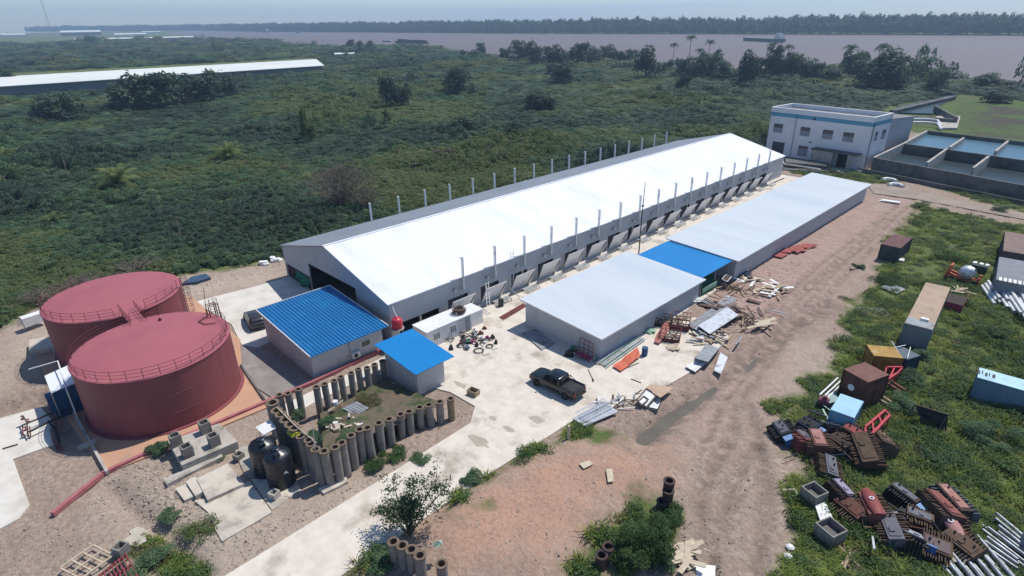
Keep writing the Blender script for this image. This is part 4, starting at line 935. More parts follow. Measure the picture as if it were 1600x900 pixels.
for gi_, gpl in enumerate(GRASS):
    a = np.array(gpl); x0, y0 = np.maximum(a.min(0), [-75, -5]); x1, y1 = np.minimum(a.max(0), [25, 140]); ar = (x1-x0)*(y1-y0); n_ = int(ar/.17)
    q = np.stack([RNG.uniform(x0, x1, n_), RNG.uniform(y0, y1, n_)], 1); m_ = soft(q[:, 0], q[:, 1], gpl, 1.6, 2.2)*fbm(q[:, 0]*.8, q[:, 1]*.8, 77)*(.6+.85*fbm(q[:, 0]*.16, q[:, 1]*.16, 78))
    keep = (m_ > .36) & (RNG.random(n_) < np.clip(50/np.hypot(q[:, 0], q[:, 1]), .25, 1)) & ~inside(q[:, 0], q[:, 1], YARD) & ~inside(q[:, 0], q[:, 1], track); gp_.append(q[keep])
gp_ = np.concatenate(gp_); cnt_ = len(gp_); patch = fbm(gp_[:, 0]*.25, gp_[:, 1]*.25, 55)
gz = np.concatenate([ground_h(gp_[i:i+4000, 0], gp_[i:i+4000, 1]) for i in range(0, cnt_, 4000)])
gs = .7+.9*patch+.4*RNG.random(cnt_)
print('grass', cnt_)
scatter('tall_grass', np.stack([gp_[:, 0], gp_[:, 1], gz], 1), gs*.8, gs*(.25+.9*patch), gcoll, 7, 'rough green grass and weeds growing around the scrap on the right', 'grass', tilt=.15)

# individual trees
CROWNS = {}
def crown_mesh(key, mat_, nl, n_, sz, h, rad=1.):
    if key not in CROWNS:
        st = random.getstate(); random.seed(key); c, nr, sh = blob_pts(rlobes(nl+4, rad, h, .28, .46, .12), int(n_*1.6), np.random.default_rng(abs(hash(key)) % 999 if False else sum(map(ord, key))), .45)
        nr = nr*.8+np.array([0, 0, .5]); CROWNS[key] = leafobj_mesh('crown', c, RNG.uniform(sz*.4, sz*1.0, len(c)), nr, mat_, shade=sh); random.setstate(st)
    return CROWNS[key]
def tree(u, v, hpx, wpx, label, key='t1', mat_=None, group=None, name='tree', n_=1500, sz=.13, nl=13):
    p = G(u, v); d = math.sqrt(p.x**2+p.y**2+CH**2); H_ = hpx*d/FPX; W_ = wpx*d/FPX/2
    t = thing(name, p, label, 'tree', group)
    cm = crown_mesh(key, mat_ or leaf_dark, nl, n_, sz, 1.9); o = bpy.data.objects.new('crown', cm); col.objects.link(o); o.parent = t; o.scale = (W_, W_, H_/1.75); o.rotation_euler.z = random.uniform(0, 6.28)
    m1 = MB(); r = max(.12, H_*.025); m1.tube([(0, 0, -.1), (r, 0, H_*.35), (0, r, H_*.7)], [r*1.2, r, r*.5], 6)
    for q in range(4):
        a = q*1.7; m1.tube([(0, 0, H_*(.25+.1*q)), (W_*.5*math.cos(a), W_*.5*math.sin(a), H_*(.5+.08*q))], [r*.6, r*.2], 5)
    m1.build('trunk', bark, t, world=False); return t
def palm_meshes(seed, nf=15, flen=1.0, droop=1.0):
    random.seed(seed); v = []; f = []; sh = []
    for i in range(nf):
        a = i*2.399+random.uniform(-.2, .2); e0 = random.uniform(.35, 1.45); L_ = flen*random.uniform(.8, 1.1); P_ = []; p = Vector((0, 0, 0)); e = e0; s0 = random.random()
        for k in range(9):
            P_.append(p.copy()); p = p+Vector((math.cos(a)*math.cos(e), math.sin(a)*math.cos(e), math.sin(e)))*L_/8; e -= droop*(.12+.04*k)
        sd_ = Vector((-math.sin(a), math.cos(a), 0))
        for k in range(8):
            for sg in (1, -1):
                for h_ in (0, .5):
                    q = P_[k].lerp(P_[k+1], h_); q2 = P_[k].lerp(P_[k+1], h_+.38); w_ = L_*.26*math.sin(math.pi*min(1, (k+h_+1.2)/9.5))
                    tip = q2+sd_*sg*w_+(P_[k+1]-P_[k])*.8+Vector((0, 0, -w_*.45)); o = len(v); v += [q, q2, tip]; f.append((o, o+1, o+2)); sh.append(s0*.6+random.random()*.4)
    return v, f, sh
def palm_leaf(seed, mat_, **k):
    v, f, sh = palm_meshes(seed, **k); me = bpy.data.meshes.new('fronds'); me.from_pydata([tuple(q) for q in v], [], f); at = me.attributes.new('shade', 'FLOAT', 'FACE'); at.data.foreach_set('value', sh); me.materials.append(mat_); return me
PL = [palm_leaf(3, leaf_dark, nf=18, droop=1.5), palm_leaf(5, leaf_dark, nf=20, droop=1.2), palm_leaf(8, leaf_yel, nf=24, droop=.75), palm_leaf(9, leaf_c, nf=22, droop=.9)]
def palm(u, v, H_, fl, label, k=0, group=None, lean=.0):
    p = G(u, v); t = thing('palm_tree', p, label, 'palm', group)
    m1 = MB(); m1.tube([(0, 0, -.1), (lean*H_*.3, 0, H_*.5), (lean*H_, 0, H_)], [.22, .16, .13], 7); m1.build('trunk', palm_bark, t, world=False)
    o = bpy.data.objects.new('fronds', PL[k]); col.objects.link(o); o.parent = t; o.location = (lean*H_, 0, H_); o.scale = (fl, fl, fl); o.rotation_euler.z = random.uniform(0, 6.28); return t
sg_ = 'trees along the near river bank'
for a in ((810, 96, 26, 26, 'rounded dark tree on the near bank at the left of the tree line', 't1'), (838, 101, 28, 34, 'wide dark tree left of the leaning palms on the near bank', 't2'), (903, 101, 30, 32, 'bushy tree just right of the leaning palms on the river bank', 't3'),
          (950, 99, 24, 34, 'broad bushy tree on the bank between the palms and the open water gap', 't4'), (1008, 122, 38, 42, 'large dense clump tree at the right end of the left bank group', 't5'), (985, 103, 20, 20, 'small tree beside the large dense clump tree', 't1'),
          (1044, 110, 13, 15, 'low round bush tree in the gap before the tall palms', 't2'), (1068, 120, 24, 30, 'dark tree at the foot of the tallest palm', 't3'), (1107, 121, 34, 38, 'dark tree below the drooping palm on the bank', 't4'),
          (1162, 140, 44, 34, 'tall leaning dark tree standing in front of the bank tree line', 't5'), (1205, 123, 38, 26, 'dense tree directly above the flat end of the two storey building', 't1'), (1232, 124, 28, 20, 'narrow dark tree right of the twin crowned clump', 't2'), (1268, 125, 22, 28, 'rounded tree at the right end of the twin crowned clump', 't3'),
          (1332, 124, 34, 32, 'wind swept dark tree on the bank above the two storey building', 't4'), (1374, 140, 42, 62, 'widest tree with a bare branch on the bank right of the windswept tree', 't5'), (1462, 145, 24, 28, 'small round tree at the river end of the intake channel', 't1'), (1540, 137, 13, 34, 'low spiky bush tree at the right end of the bank', 't2'),
          (548, 76, 12, 14, 'small dark tree on the far left part of the bank', 't3'), (562, 76, 10, 14, 'low tree right beside the small dark bank tree', 't4'), (578, 77, 10, 16, 'last low tree of the small left bank group', 't5'), (752, 86, 15, 16, 'lone small tree on the bank right of the barge', 't1'), (726, 88, 8, 12, 'tiny bush tree left of the lone small bank tree', 't2'),
          (610, 168+0, 44, 30, 'tall dark conical tree standing alone in the scrub', 't3'), (628, 166, 30, 30, 'shorter dark tree touching the tall conical tree', 't4'), (712, 148, 34, 52, 'broad dark tree in the scrub right of the conical tree', 't5'), (876, 130, 26, 48, 'broad dark thicket tree in the middle distance', 't1'),
          (200, 172, 38, 60, 'left part of the tall dark cane thicket below the long white shed', 't2'), (250, 168, 44, 70, 'middle part of the tall dark cane thicket below the long white shed', 't3'), (310, 162, 38, 60, 'right part of the tall dark cane thicket below the long white shed', 't4'), (355, 152, 26, 40, 'low end of the cane thicket near the shed end', 't5'),
          (95, 190, 30, 60, 'grey green thicket left of the tall cane thicket', 't1'), (12, 140, 20, 24, 'small dark tree at the left end of the long white shed', 't2'), (484, 224, 44, 24, 'slim bright crowned tree standing in the scrub above the hall', 't6'), (607, 196, 22, 18, 'small leafy tree in the middle of the scrub', 't6'),
          (806, 214, 22, 40, 'dark rounded tree just behind the hall roof', 't3'), (1560, 160, 14, 40, 'dark low tree on the green field at the right', 't4'), (720, 205, 20, 50, 'dark rounded thicket in the scrub above the hall middle', 't5'), (850, 172, 26, 60, 'dark tree clump above the far end of the hall', 't2'), (1066, 145, 24, 22, 'dark bush tree standing forward of the tall palms', 't3')):
    mt = {'t6': leaf_c}.get(a[5], leaf_dark if a[5] != 't3' else leaf_far)
    tree(*a[:5], key=a[5], mat_=mt, group=sg_ if a[1] < 127 else 'trees standing in the scrub')
for a in ((790, 93, 16, 22, 'low bushy tree at the very left start of the bank tree line', 't4'), (858, 103, 24, 26, 'bushy tree under the leaning palm', 't1'), (880, 106, 24, 30, 'dense tree below the shorter brownish palm', 't2'), (925, 102, 22, 30, 'rounded tree right of the upright palm', 't5'), (968, 102, 20, 26, 'bushy tree between the broad tree and the large clump', 't3'), (1030, 114, 14, 22, 'low bush tree right of the large dense clump', 't4'),
          (1088, 122, 26, 34, 'dense thicket tree between the tall palms', 't1'), (1130, 124, 22, 36, 'wide low thicket tree right of the drooping palm', 't5'), (1182, 122, 26, 26, 'bush tree left of the dense tree above the building', 't3'), (1218, 124, 32, 30, 'thicket tree between the twin tall palms', 't4'), (1250, 125, 26, 30, 'bush tree right of the twin tall palms', 't2'), (1300, 126, 14, 34, 'low thicket linking the tree line above the building', 't5'), (1352, 136, 30, 44, 'dark thicket between the windswept tree and the widest tree', 't1'), (1398, 140, 24, 36, 'low dark tree at the right foot of the widest tree', 't4')):
    tree(*a[:5], key=a[5], mat_=leaf_far if a[5] in ('t3', 't5') else leaf_dark, group=sg_)
sc7 = 'palms on the river bank'
palm(866, 103, 13, 4.5, 'leaning palm rising from the left bank trees', 0, sc7, .12); palm(880, 104, 9, 4.5, 'shorter brownish palm beside the leaning palm', 1, sc7); palm(918, 100, 12.5, 4, 'upright palm at the right of the left palm group', 0, sc7)
palm(1050, 111, 15, 4.2, 'palm with a drooping brown crown standing alone before the water', 0, sc7); palm(1074, 117, 20, 4.6, 'tallest palm on the bank with a thin tall trunk', 0, sc7); palm(1090, 114, 12, 4.2, 'middle palm right of the tallest palm', 1, sc7); palm(1104, 114, 17, 4.6, 'tall drooping palm above the dark bank trees', 0, sc7)
palm(1182, 117, 8, 3.6, 'low palm with spread fronds left of the twin crowned clump', 1, sc7); palm(1200, 120, 16, 4.5, 'tall palm at the left of the twin crowned clump', 1, sc7); palm(1225, 120, 15, 4.5, 'tall palm at the right of the twin crowned clump', 0, sc7); palm(1325, 122, 14, 6, 'palm with fronds blown to the left above the building', 1, sc7, -.1); palm(1368, 130, 16, 6, 'palm rising out of the widest bank tree', 0, sc7)
palm(895, 104, 11, 4.5, 'palm with ragged fronds between the leaning palm and the upright palm', 1, sc7); palm(1116, 118, 10, 4.2, 'short palm right of the tall drooping palm', 1, sc7); palm(1238, 121, 10, 4.2, 'short palm at the right foot of the twin tall palms', 0, sc7)
palm(187, 292, .9, 5.2, 'bright yellow green young palm in the near left scrub', 2); palm(10, 255, .8, 4.4, 'small yellow green palm at the left edge of the scrub', 2); palm(358, 250, .8, 5.0, 'yellow green palm near the pale bare poles', 2); palm(85, 348, .3, 2.6, 'low pale green palm bush in the lower left scrub', 3); palm(478, 190, 1.2, 3, 'small palm in the scrub left of the hall ridge', 3)
# pale bare poles in the scrub
for (u, v, H_, lb) in ((240, 266, 8, 'leftmost pale bare trunk in the scrub'), (285, 248, 7, 'slanting pale bare trunk right of the leftmost one'), (402, 232, 7.5, 'pale bare trunk near the middle palm'), (108, 282, 6, 'thin grey bare trunk beside the young palm'), (284, 378, 4.0, 'short forked white bare trunk in the near scrub')):
    p = G(u, v); m1 = MB(); m1.tube([p, p+Vector((-.2, .1, H_*.5)), p+Vector((-.45, .2, H_))], [.11, .08, .04], 6)
    for q in range(6): z = H_*(.5+.08*q); m1.tube([p+Vector((-.2, .1, z)), p+Vector((random.uniform(-1, 1), random.uniform(-1, 1), z+.7))], [.03, .012], 4)
    tag(m1.build('bare_trunk', twig_pale), lb, 'dead tree', 'bare trunks in the scrub')
# dry feathery tree behind the hall
def twiggy(u, v, H_, W_, label, n_=90, mat_=twig_pale, leaves=0, cat='tree', name='dry_tree', leafm=None):
    p = G(u, v); t = thing(name, p, label, cat); m1 = MB(); ends = []
    for k in range(n_):
        a = random.uniform(0, 6.28); e = random.uniform(.15, 1); q = Vector((random.uniform(-.25, .25)*W_*.3, random.uniform(-.25, .25)*W_*.3, 0)); d = Vector((math.cos(a)*W_/2*e, math.sin(a)*W_/2*e, H_*(1.1-.55*e)*random.uniform(.75, 1)))
        mid = q+d*.5+Vector((0, 0, H_*.12)); m1.tube([q, mid, q+d], [.06, .035, .012], 4)
        for j in range(7):
            s_ = q+(mid-q).lerp(d, random.uniform(.3, 1)); m1.tube([s_, s_+Vector((random.uniform(-1, 1), random.uniform(-1, 1), random.uniform(.3, 1.2)))*H_*.13], [.02, .006], 3); ends.append(s_)
    m1.build('branches', mat_, t, world=False)
    if leaves:
        e_ = np.array([tuple(ends[i % len(ends)]) for i in range(leaves)])+RNG.normal(size=(leaves, 3))*.5
        e_[:, 2] = np.abs(e_[:, 2]); o = bpy.data.objects.new('crown', leafobj_mesh('crown', e_, RNG.uniform(.1, .22, leaves), None, leafm or leaf_b)); col.objects.link(o); o.parent = t
    return t
twiggy(535, 322, 8.5, 16, 'wide feathery brown dry tree in the scrub behind the hall', 170, leaves=1200, leafm=LM('leaf_brown', (.07, .06, .04), (.15, .12, .09)))
twiggy(575, 330, 5, 7, 'smaller dry brushy tree against the hall back wall', 60, leaves=500, leafm=MATS['leaf_brown'])
for (u, v, H_, W_, lb) in ((215, 428, 2.2, 9, 'tangle of dead brown brush behind the far storage tank'), (130, 455, 2.2, 8, 'tangle of dead brown brush left of the far storage tank'), (60, 475, 2, 6, 'low dead brush at the left end of the scrub edge')):
    twiggy(u, v, H_, W_, lb, 70, cat='brush', name='dead_brush')
# roadside tree
def shrub(u, v, H_, W_, label, mat_, n_=2600, sz=.062, nl=14, name='shrub', z=0., key=None):
    n_ = int(n_*2.6); p = G(u, v, z); t = thing(name, p, label, 'bush'); random.seed(u*7+v)
    L_ = rlobes(nl, W_/2, H_, .2, .38, .2); c, nr, sh = blob_pts(L_, n_, RNG, .35); c[:, 2] = np.maximum(c[:, 2], .05); nr = nr*.7+np.array([0, 0, .8])
    o = bpy.data.objects.new('foliage', leafobj_mesh('foliage', c, RNG.uniform(sz*.6, sz*1.4, len(c)), nr, mat_, shade=sh)); col.objects.link(o); o.parent = t
    m1 = MB()
    for l in L_: m1.tube([(0, 0, 0), (l[0]*.5, l[1]*.5, l[2]*.6), (l[0], l[1], l[2])], [.05, .035, .012], 5)
    m1.build('stems', bark, t, world=False); return t
p = G(640, 838); t = thing('roadside_tree', p, 'airy young green tree leaning over the edge of the concrete road', 'tree'); random.seed(5)
m1 = MB(); cs = []
dirs = [(-1.9, .3, 3.2), (-1.3, -.9, 2.4), (-.6, .8, 3.6), (.2, -.3, 3.0), (.3, 1.1, 4.3), (.9, 1.9, 4.4), (1.2, 2.6, 3.6), (-1.9, -1.0, 1.6), (.6, .4, 2.2), (-.8, 0, 2.6), (.0, .6, 3.5), (-1.2, .4, 2.0)]
for d in dirs:
    d = Vector(d); m1.tube([(0, 0, 0), d*.45+Vector((0, 0, .3)), d], [.06, .04, .015], 5)
    for j in range(11):
        q = d*random.uniform(.45, 1.02)+Vector((0, 0, .1)); e = q+Vector((random.gauss(0, .42), random.gauss(0, .42), random.gauss(.1, .32))); m1.tube([q, e], [.014, .006], 3); cs.append((e, .20)); cs.append((q.lerp(e, .6), .16))
m1.build('branches', bark, t, world=False)
c = np.concatenate([np.array(tuple(e))+RNG.normal(size=(17, 3))*s_ for e, s_ in cs]); c[:, 2] = np.maximum(c[:, 2], .1)
o = bpy.data.objects.new('foliage', leafobj_mesh('foliage', c, RNG.uniform(.05, .13, len(c)), None, LM('leaf_road', (.035, .075, .035), (.10, .16, .07)))); col.objects.link(o); o.parent = t
for a in ((1010, 862, 2.6, 4.2, 'largest leafy green bush growing inside the ring of old pipes', leaf_green, 4600), (975, 888, 1.8, 3.2, 'low green bush in front of the largest pit bush', leaf_green, 2200), (1035, 880, 1.6, 2.6, 'small green bush at the right side of the pipe ring', leaf_a, 1800), (1050, 815, 1.0, 2.2, 'grassy bush at the foot of the paired pipes', leaf_green, 1400),
          (595, 880, .9, 2.4, 'dark green creeping bush below the concrete road edge', leaf_a, 1300), (735, 752, .6, 2.0, 'green weeds hugging the road edge beyond the young tree', leaf_a, 900), (1545, 690, 1.6, 4.5, 'dense green bush in the grass at the right edge', leaf_a, 2500), (1410, 640, 1.4, 3.4, 'green bush growing behind the light blue skip', leaf_a, 2200), (1420, 600, 1.1, 3, 'green bush right of the big brown box', leaf_b, 1600),
          (1545, 530, 1.2, 4, 'leafy bush between the light blue container and the pipe stack', leaf_green, 2000), (1580, 445, 1.8, 3.5, 'bush growing over the grey hut roof', leaf_a, 1800), (615, 710, .5, 2.4, 'low weeds at the foot of the concrete piles', leaf_green, 900), (585, 728, .5, 2.2, 'creeping weeds near the corner of the concrete piles', leaf_green, 800), (235, 880, .8, 3.2, 'green weeds right of the red steel frame', leaf_a, 1500), (1440, 560, .9, 2.6, 'weeds at the foot of the tan trailer', leaf_a, 1400),
          (1340, 420, .8, 2, 'weeds at the edge of the red track', leaf_a, 700), (1560, 330, 1.2, 3, 'bushy weeds beyond the dirt track at right', leaf_a, 1200), (1390, 440, .9, 5, 'broad green weeds beside the dark container', leaf_green, 2200), (1470, 720, .8, 4, 'broad green weeds in front of the dark wrecked panel', leaf_a, 1800)):
    shrub(a[0], a[1], a[2], a[3], a[4], a[5], a[6])
# ================================================================== vehicles
def loft(mb, secs, mi=0):
    """secs: (x, half width low, half width high, z low, z high)"""
    o = len(mb.v); vs = []
    for x, wl2, wh2, zl2, zh2 in secs: vs += [(x, -wl2, zl2), (x, wl2, zl2), (x, wh2, zh2), (x, -wh2, zh2)]
    k = len(secs); fs = [(3, 2, 1, 0), tuple((k-1)*4+j for j in range(4))]+[(i*4+j, i*4+(j+1) % 4, (i+1)*4+(j+1) % 4, (i+1)*4+j) for i in range(k-1) for j in range(4)]
    mb.add(vs, fs, mi)
def bevel(o, w_=.04, s_=2):
    m_ = o.modifiers.new('bevel', 'BEVEL'); m_.width = w_; m_.segments = s_; m_.limit_method = 'ANGLE'; m_.angle_limit = R(30)
    for p in o.data.polygons: p.use_smooth = True
def wheel(t, x, y, r=.38, w_=.26):
    m1 = MB(); m1.lathe([(r*.55, -w_/2), (r*.92, -w_/2), (r, -w_*.35), (r, w_*.35), (r*.92, w_/2), (r*.55, w_/2), (r*.55, -w_/2)], n=24); m1.xform(Matrix.Translation((x, y, r)) @ Matrix.Rotation(R(90), 4, 'X')); wh = m1.build('wheel', tyre, t, smooth=True, world=False)
    m1 = MB(); m1.lathe([(0, -w_*.3), (r*.56, -w_*.36), (r*.56, w_*.36), (0, w_*.3)], n=16); m1.xform(Matrix.Translation((x, y, r)) @ Matrix.Rotation(R(90), 4, 'X')); m1.build('rim', black_metal, wh, world=False)
a_, b_ = G(823, 599), G(894, 634); ax = b_-a_; yaw = math.atan2(-ax.y, -ax.x); ctr = (G(822, 598)+G(912, 622))/2
ctr = Vector((-29.6, 34.15, .1))
t = thing('pickup_truck', ctr, 'black double cab pickup truck parked on the pale concrete yard', 'pickup truck', None, yaw)
m1 = MB()   # front is +x
loft(m1, [(-2.68, .86, .84, .48, .98), (-2.6, .9, .88, .42, 1.02), (-.85, .92, .90, .38, 1.04), (.75, .92, .89, .38, 1.08), (1.0, .92, .86, .38, 1.10), (2.1, .90, .80, .38, 1.02), (2.5, .86, .74, .42, .92), (2.66, .78, .66, .48, .80)])
bd = m1.build('body', car_paint, t, world=False); bevel(bd, .07, 3)
m1 = MB(); loft(m1, [(-.95, .84, .64, 1.0, 1.60), (-.80, .86, .70, 1.0, 1.72), (.10, .87, .70, 1.0, 1.75), (.55, .87, .66, 1.0, 1.66), (1.25, .84, .74, 1.0, 1.12)]); cb = m1.build('cab', car_paint, t, world=False); bevel(cb, .05, 2)
m1 = MB()
for sy in (1, -1):
    for x0, x1 in ((-.72, -.05), (.02, .75)):
        w0 = .875; w1 = .73
        m1.hull_quad((x0, sy*w0, 1.1), (x1+.12 if x1 > .5 else x1, sy*w0, 1.1), (x1-.15 if x1 > .5 else x1, sy*w1, 1.58), (x0, sy*w1, 1.58), .015*sy if False else .012)
m1.hull_quad((.66, -.6, 1.62), (.66, .6, 1.62), (1.2, .7, 1.17), (1.2, -.7, 1.17), .02)
m1.hull_quad((-.98, -.62, 1.15), (-.98, .62, 1.15), (-.93, .55, 1.55), (-.93, -.55, 1.55), .02)
m1.build('windows', glass_dark, t, world=False)
m1 = MB(); m1.box(-2.5, -1.08, -.74, .74, 1.045, 1.06); m1.build('load_bed', black_metal, t, world=False)
m1 = MB()
for sy in (.80, -.80): m1.box(-2.62, -1.0, sy-.06, sy+.06, 1.03, 1.16)
m1.box(-2.66, -2.56, -.8, .8, 1.03, 1.16); m1.build('bed_rail', car_paint, t, world=False)
m1 = MB(); m1.tube([(-1.1, -.7, 1.1), (-1.1, -.6, 1.65), (-1.1, .6, 1.65), (-1.1, .7, 1.1)], .035, 6); m1.tube([(-1.1, -.6, 1.65), (-1.9, -.72, 1.1)], .03); m1.tube([(-1.1, .6, 1.65), (-1.9, .72, 1.1)], .03); m1.build('roll_bar', car_paint, t, world=False)
for x in (1.68, -1.62):
    for sy in (.84, -.84): wheel(t, x, sy)
for sy in (.62, -.62):
    MB().box(2.52, 2.66, sy-.16, sy+.16, .72, .86).build('headlight', white_paint, t, world=False)
    MB().box(-2.70, -2.62, sy*1.25-.07, sy*1.25+.07, .65, .95).build('tail_light', red_paint, t, world=False)
    MB().box(.85, 1.0, sy*1.6-.1, sy*1.6+.1, 1.12, 1.26).build('mirror', car_paint, t, world=False)
MB().box(-2.80, -2.66, -.8, .8, .46, .6).build('bumper', black_metal, t, world=False)
# grey car
ctr = Vector((-62.5, 19.9, .1)); t = thing('parked_car', ctr, 'dark grey car parked on white concrete behind the blue roofed building', 'car', None, R(170))
m1 = MB(); loft(m1, [(-2.2, .75, .70, .42, .85), (-2.0, .87, .82, .32, .95), (-.5, .89, .86, .30, .98), (.8, .89, .84, .30, .97), (1.9, .85, .74, .32, .80), (2.2, .74, .62, .40, .68)]); bevel(m1.build('body', car_grey, t, world=False), .07, 3)
m1 = MB(); loft(m1, [(-1.95, .78, .60, .92, 1.15), (-1.45, .82, .62, .92, 1.45), (-.3, .83, .64, .92, 1.52), (.35, .83, .60, .92, 1.42), (1.1, .80, .66, .92, .98)]); bevel(m1.build('cabin', car_grey, t, world=False), .05, 2)
m1 = MB(); m1.hull_quad((.45, -.56, 1.40), (.45, .56, 1.40), (1.06, .66, 1.01), (1.06, -.66, 1.01), .015); m1.hull_quad((-1.55, .56, 1.40), (-1.55, -.56, 1.40), (-1.92, -.62, 1.12), (-1.92, .62, 1.12), .015)
for sy in (1, -1): m1.hull_quad((-1.4, sy*.835, .98), (.7, sy*.835, .98), (.25, sy*.67, 1.36), (-1.3, sy*.67, 1.38), .012)
m1.build('windows', glass_dark, t, world=False)
for x in (1.35, -1.35):
    for sy in (.80, -.80): wheel(t, x, sy, .33, .22)

# ================================================================== concrete piles
def pile_mesh(h, r=.34): 
    m1 = MB(); m1.lathe([(r*.92, 0), (r*.94, h*.5), (r*.97, h-.12), (r*1.06, h-.1), (r*1.07, h), (r*.62, h), (r*.60, h-.55), (0, h-.56)], n=14); return m1
def pile(u, v, h, label, group, r=.34, m_=None, rim=True, lean=(0, 0), top=True):
    """u, v is the pixel of the top centre"""
    p = G(u, v, h); p.z = 0; t = thing('concrete_pile', p, label, 'concrete pile', group); t.rotation_euler = (lean[0]+random.uniform(-.025, .025), lean[1]+random.uniform(-.025, .025), random.uniform(0, 6))
    m1 = MB(); m1.lathe([(r*.94, -.15), (r*.95, h*.5), (r*.97, h-.1)], n=14); m1.build('shaft', m_ or conc_pile, t, smooth=True, world=False)
    m1 = MB(); m1.lathe([(r*.97, h-.12), (r*1.07, h-.1), (r*1.08, h), (r*.66, h+.01), (r*.62, h-.5), (0.0, h-.5)], n=14); m1.build('rim', M('pile_rim', (.20, .15, .11), (.13, .095, .07), sc=3, rough=.95) if rim else (m_ or conc_pile), t, smooth=False, world=False); return t
gA = 'concrete piles standing in the back row of the enclosure'; gC = 'concrete piles standing in the front row of the enclosure'; gB = 'concrete piles behind the black water tanks'
backs = [(437, 617, 2.9), (450, 614, 2.9), (465, 608, 3.0), (493, 604, 3.0), (507.6, 599.6, 2.9), (521, 594.7, 2.8), (533, 588, 2.7), (547.5, 582.7, 2.6), (560, 577, 2.4), (572.7, 574, 2.3), (585, 568.8, 2.1), (597.6, 563.7, 2.0)]
for k_, (u, v, h) in enumerate(backs): pile(u, v, h, '%s hollow concrete pile from the left in the back row of the enclosure' % ORD[k_], gA, .30)
fronts = [(508, 704, 3.25), (522.8, 699, 3.2), (534.5, 691, 3.15), (547, 680, 3.1), (560, 671, 3.0), (575, 668, 2.9), (590.8, 659.8, 2.76), (607.4, 655, 2.5), (624.5, 647, 2.2), (639.4, 642.5, 2.15), (654.7, 635.6, 2.1), (670.8, 632, 2.1), (686, 627.8, 2.1)]
for k_, (u, v, h) in enumerate(fronts): pile(u, v, h, '%s grey hollow pile from the left in the front row along the road' % ORD[k_], gC, .34)
pile(704, 623, 2.1, 'last tan coloured pile standing apart at the right end of the front row', gC, .33, M('pile_tan', (.30, .23, .14), (.22, .17, .11), sc=2, rough=.95))
for k_, (u, v, h) in enumerate(((470.5, 681, 3.4), (480.7, 687, 3.35), (487, 693, 3.3), (494, 702, 3.3))): pile(u, v, h, '%s hollow pile from the back in the short row behind the black tanks' % ORD[k_], gB, .34)
for k in range(5):
    f = k/5; pile(432+(468-432)*f, 640+(676-640)*f, 3.5, '%s dark weathered pile from the left behind the black water tanks' % ORD[k], gB, .42, conc_dark)
pile(424, 628.5, 3.3, 'thick tan topped pile at the left corner of the enclosure', gB, .50)
def road_pile(u, v, h, lb): pile(u, v, h, lb, 'piles below the concrete road', .36, conc_pile)
for u, v, h, lb in ((615, 846, 1.9, 'leftmost leaning pile below the young roadside tree'), (628, 852, 1.9, 'second pile below the young roadside tree'), (642, 858, 1.9, 'broad grey pile directly under the young roadside tree'), (655, 868, 1.9, 'pile with weeds on top below the road')): road_pile(u, v, h, lb)
pile(690, 880, 1.5, 'round pile carrying a green leafy sack near the bottom of the orange ground', 'piles below the concrete road', .36)
rp = M('rust_pipe', (.075, .05, .045), (.05, .035, .033), sc=2, rough=.9)
for u, v, h, lb in ((1046.5, 750, 2.3, 'taller of the two dark rusty pipes standing above the green bush'), (1044.5, 766, 1.8, 'shorter of the two dark rusty pipes standing above the green bush'), (1035, 783, 1.0, 'stub of grey pipe half hidden by the green bush'), (951, 854, 1.2, 'upper of the two open pipes at the left of the pit bush'), (940, 866, 1.1, 'lower of the two open pipes at the left of the pit bush')):
    pile(u, v, h, lb, 'old pipes ringing the pit', .38, rp, rim=False)
# enclosure fill
pts_ = [G(*q) for q in ((440, 684), (500, 640), (545, 613), (600, 590), (640, 600), (700, 640), (690, 656), (640, 672), (600, 697), (560, 722), (515, 752), (470, 735))]
m1 = MB(); nu, nv = 26, 16; A_ = [G(500, 640), G(604, 596)]; B_ = [G(512, 746), G(695, 652)]
vs = []
for i in range(nu):
    for j in range(nv):
        a = A_[0].lerp(A_[1], i/(nu-1)); b_ = B_[0].lerp(B_[1], i/(nu-1)); q = a.lerp(b_, j/(nv-1)); s_ = j/(nv-1)
        q.z = .25+1.9*s_**1.1*(1-.45*i/(nu-1))+random.uniform(-.14, .14)+(.35*math.exp(-((i-7)**2+(j-9)**2)/10)); vs.append(q)
m1.add(vs, [(i*nv+j, i*nv+j+1, (i+1)*nv+j+1, (i+1)*nv+j) for i in range(nu-1) for j in range(nv-1)])
fill_m = M('fill_soil', (.16, .115, .09), (.10, .095, .055), sc=.8, rough=.95, bump=.5, bsc=6, c3=(.055, .075, .03), sc3=.45, th3=(.46, .55))
structure('enclosure_fill', m1, fill_m, True)
# ================================================================== yard and scrap
def single(mb, name, mats, label, cat, group=None, smooth=False): return tag(mb.build(name, mats, smooth=smooth), label, cat, group)
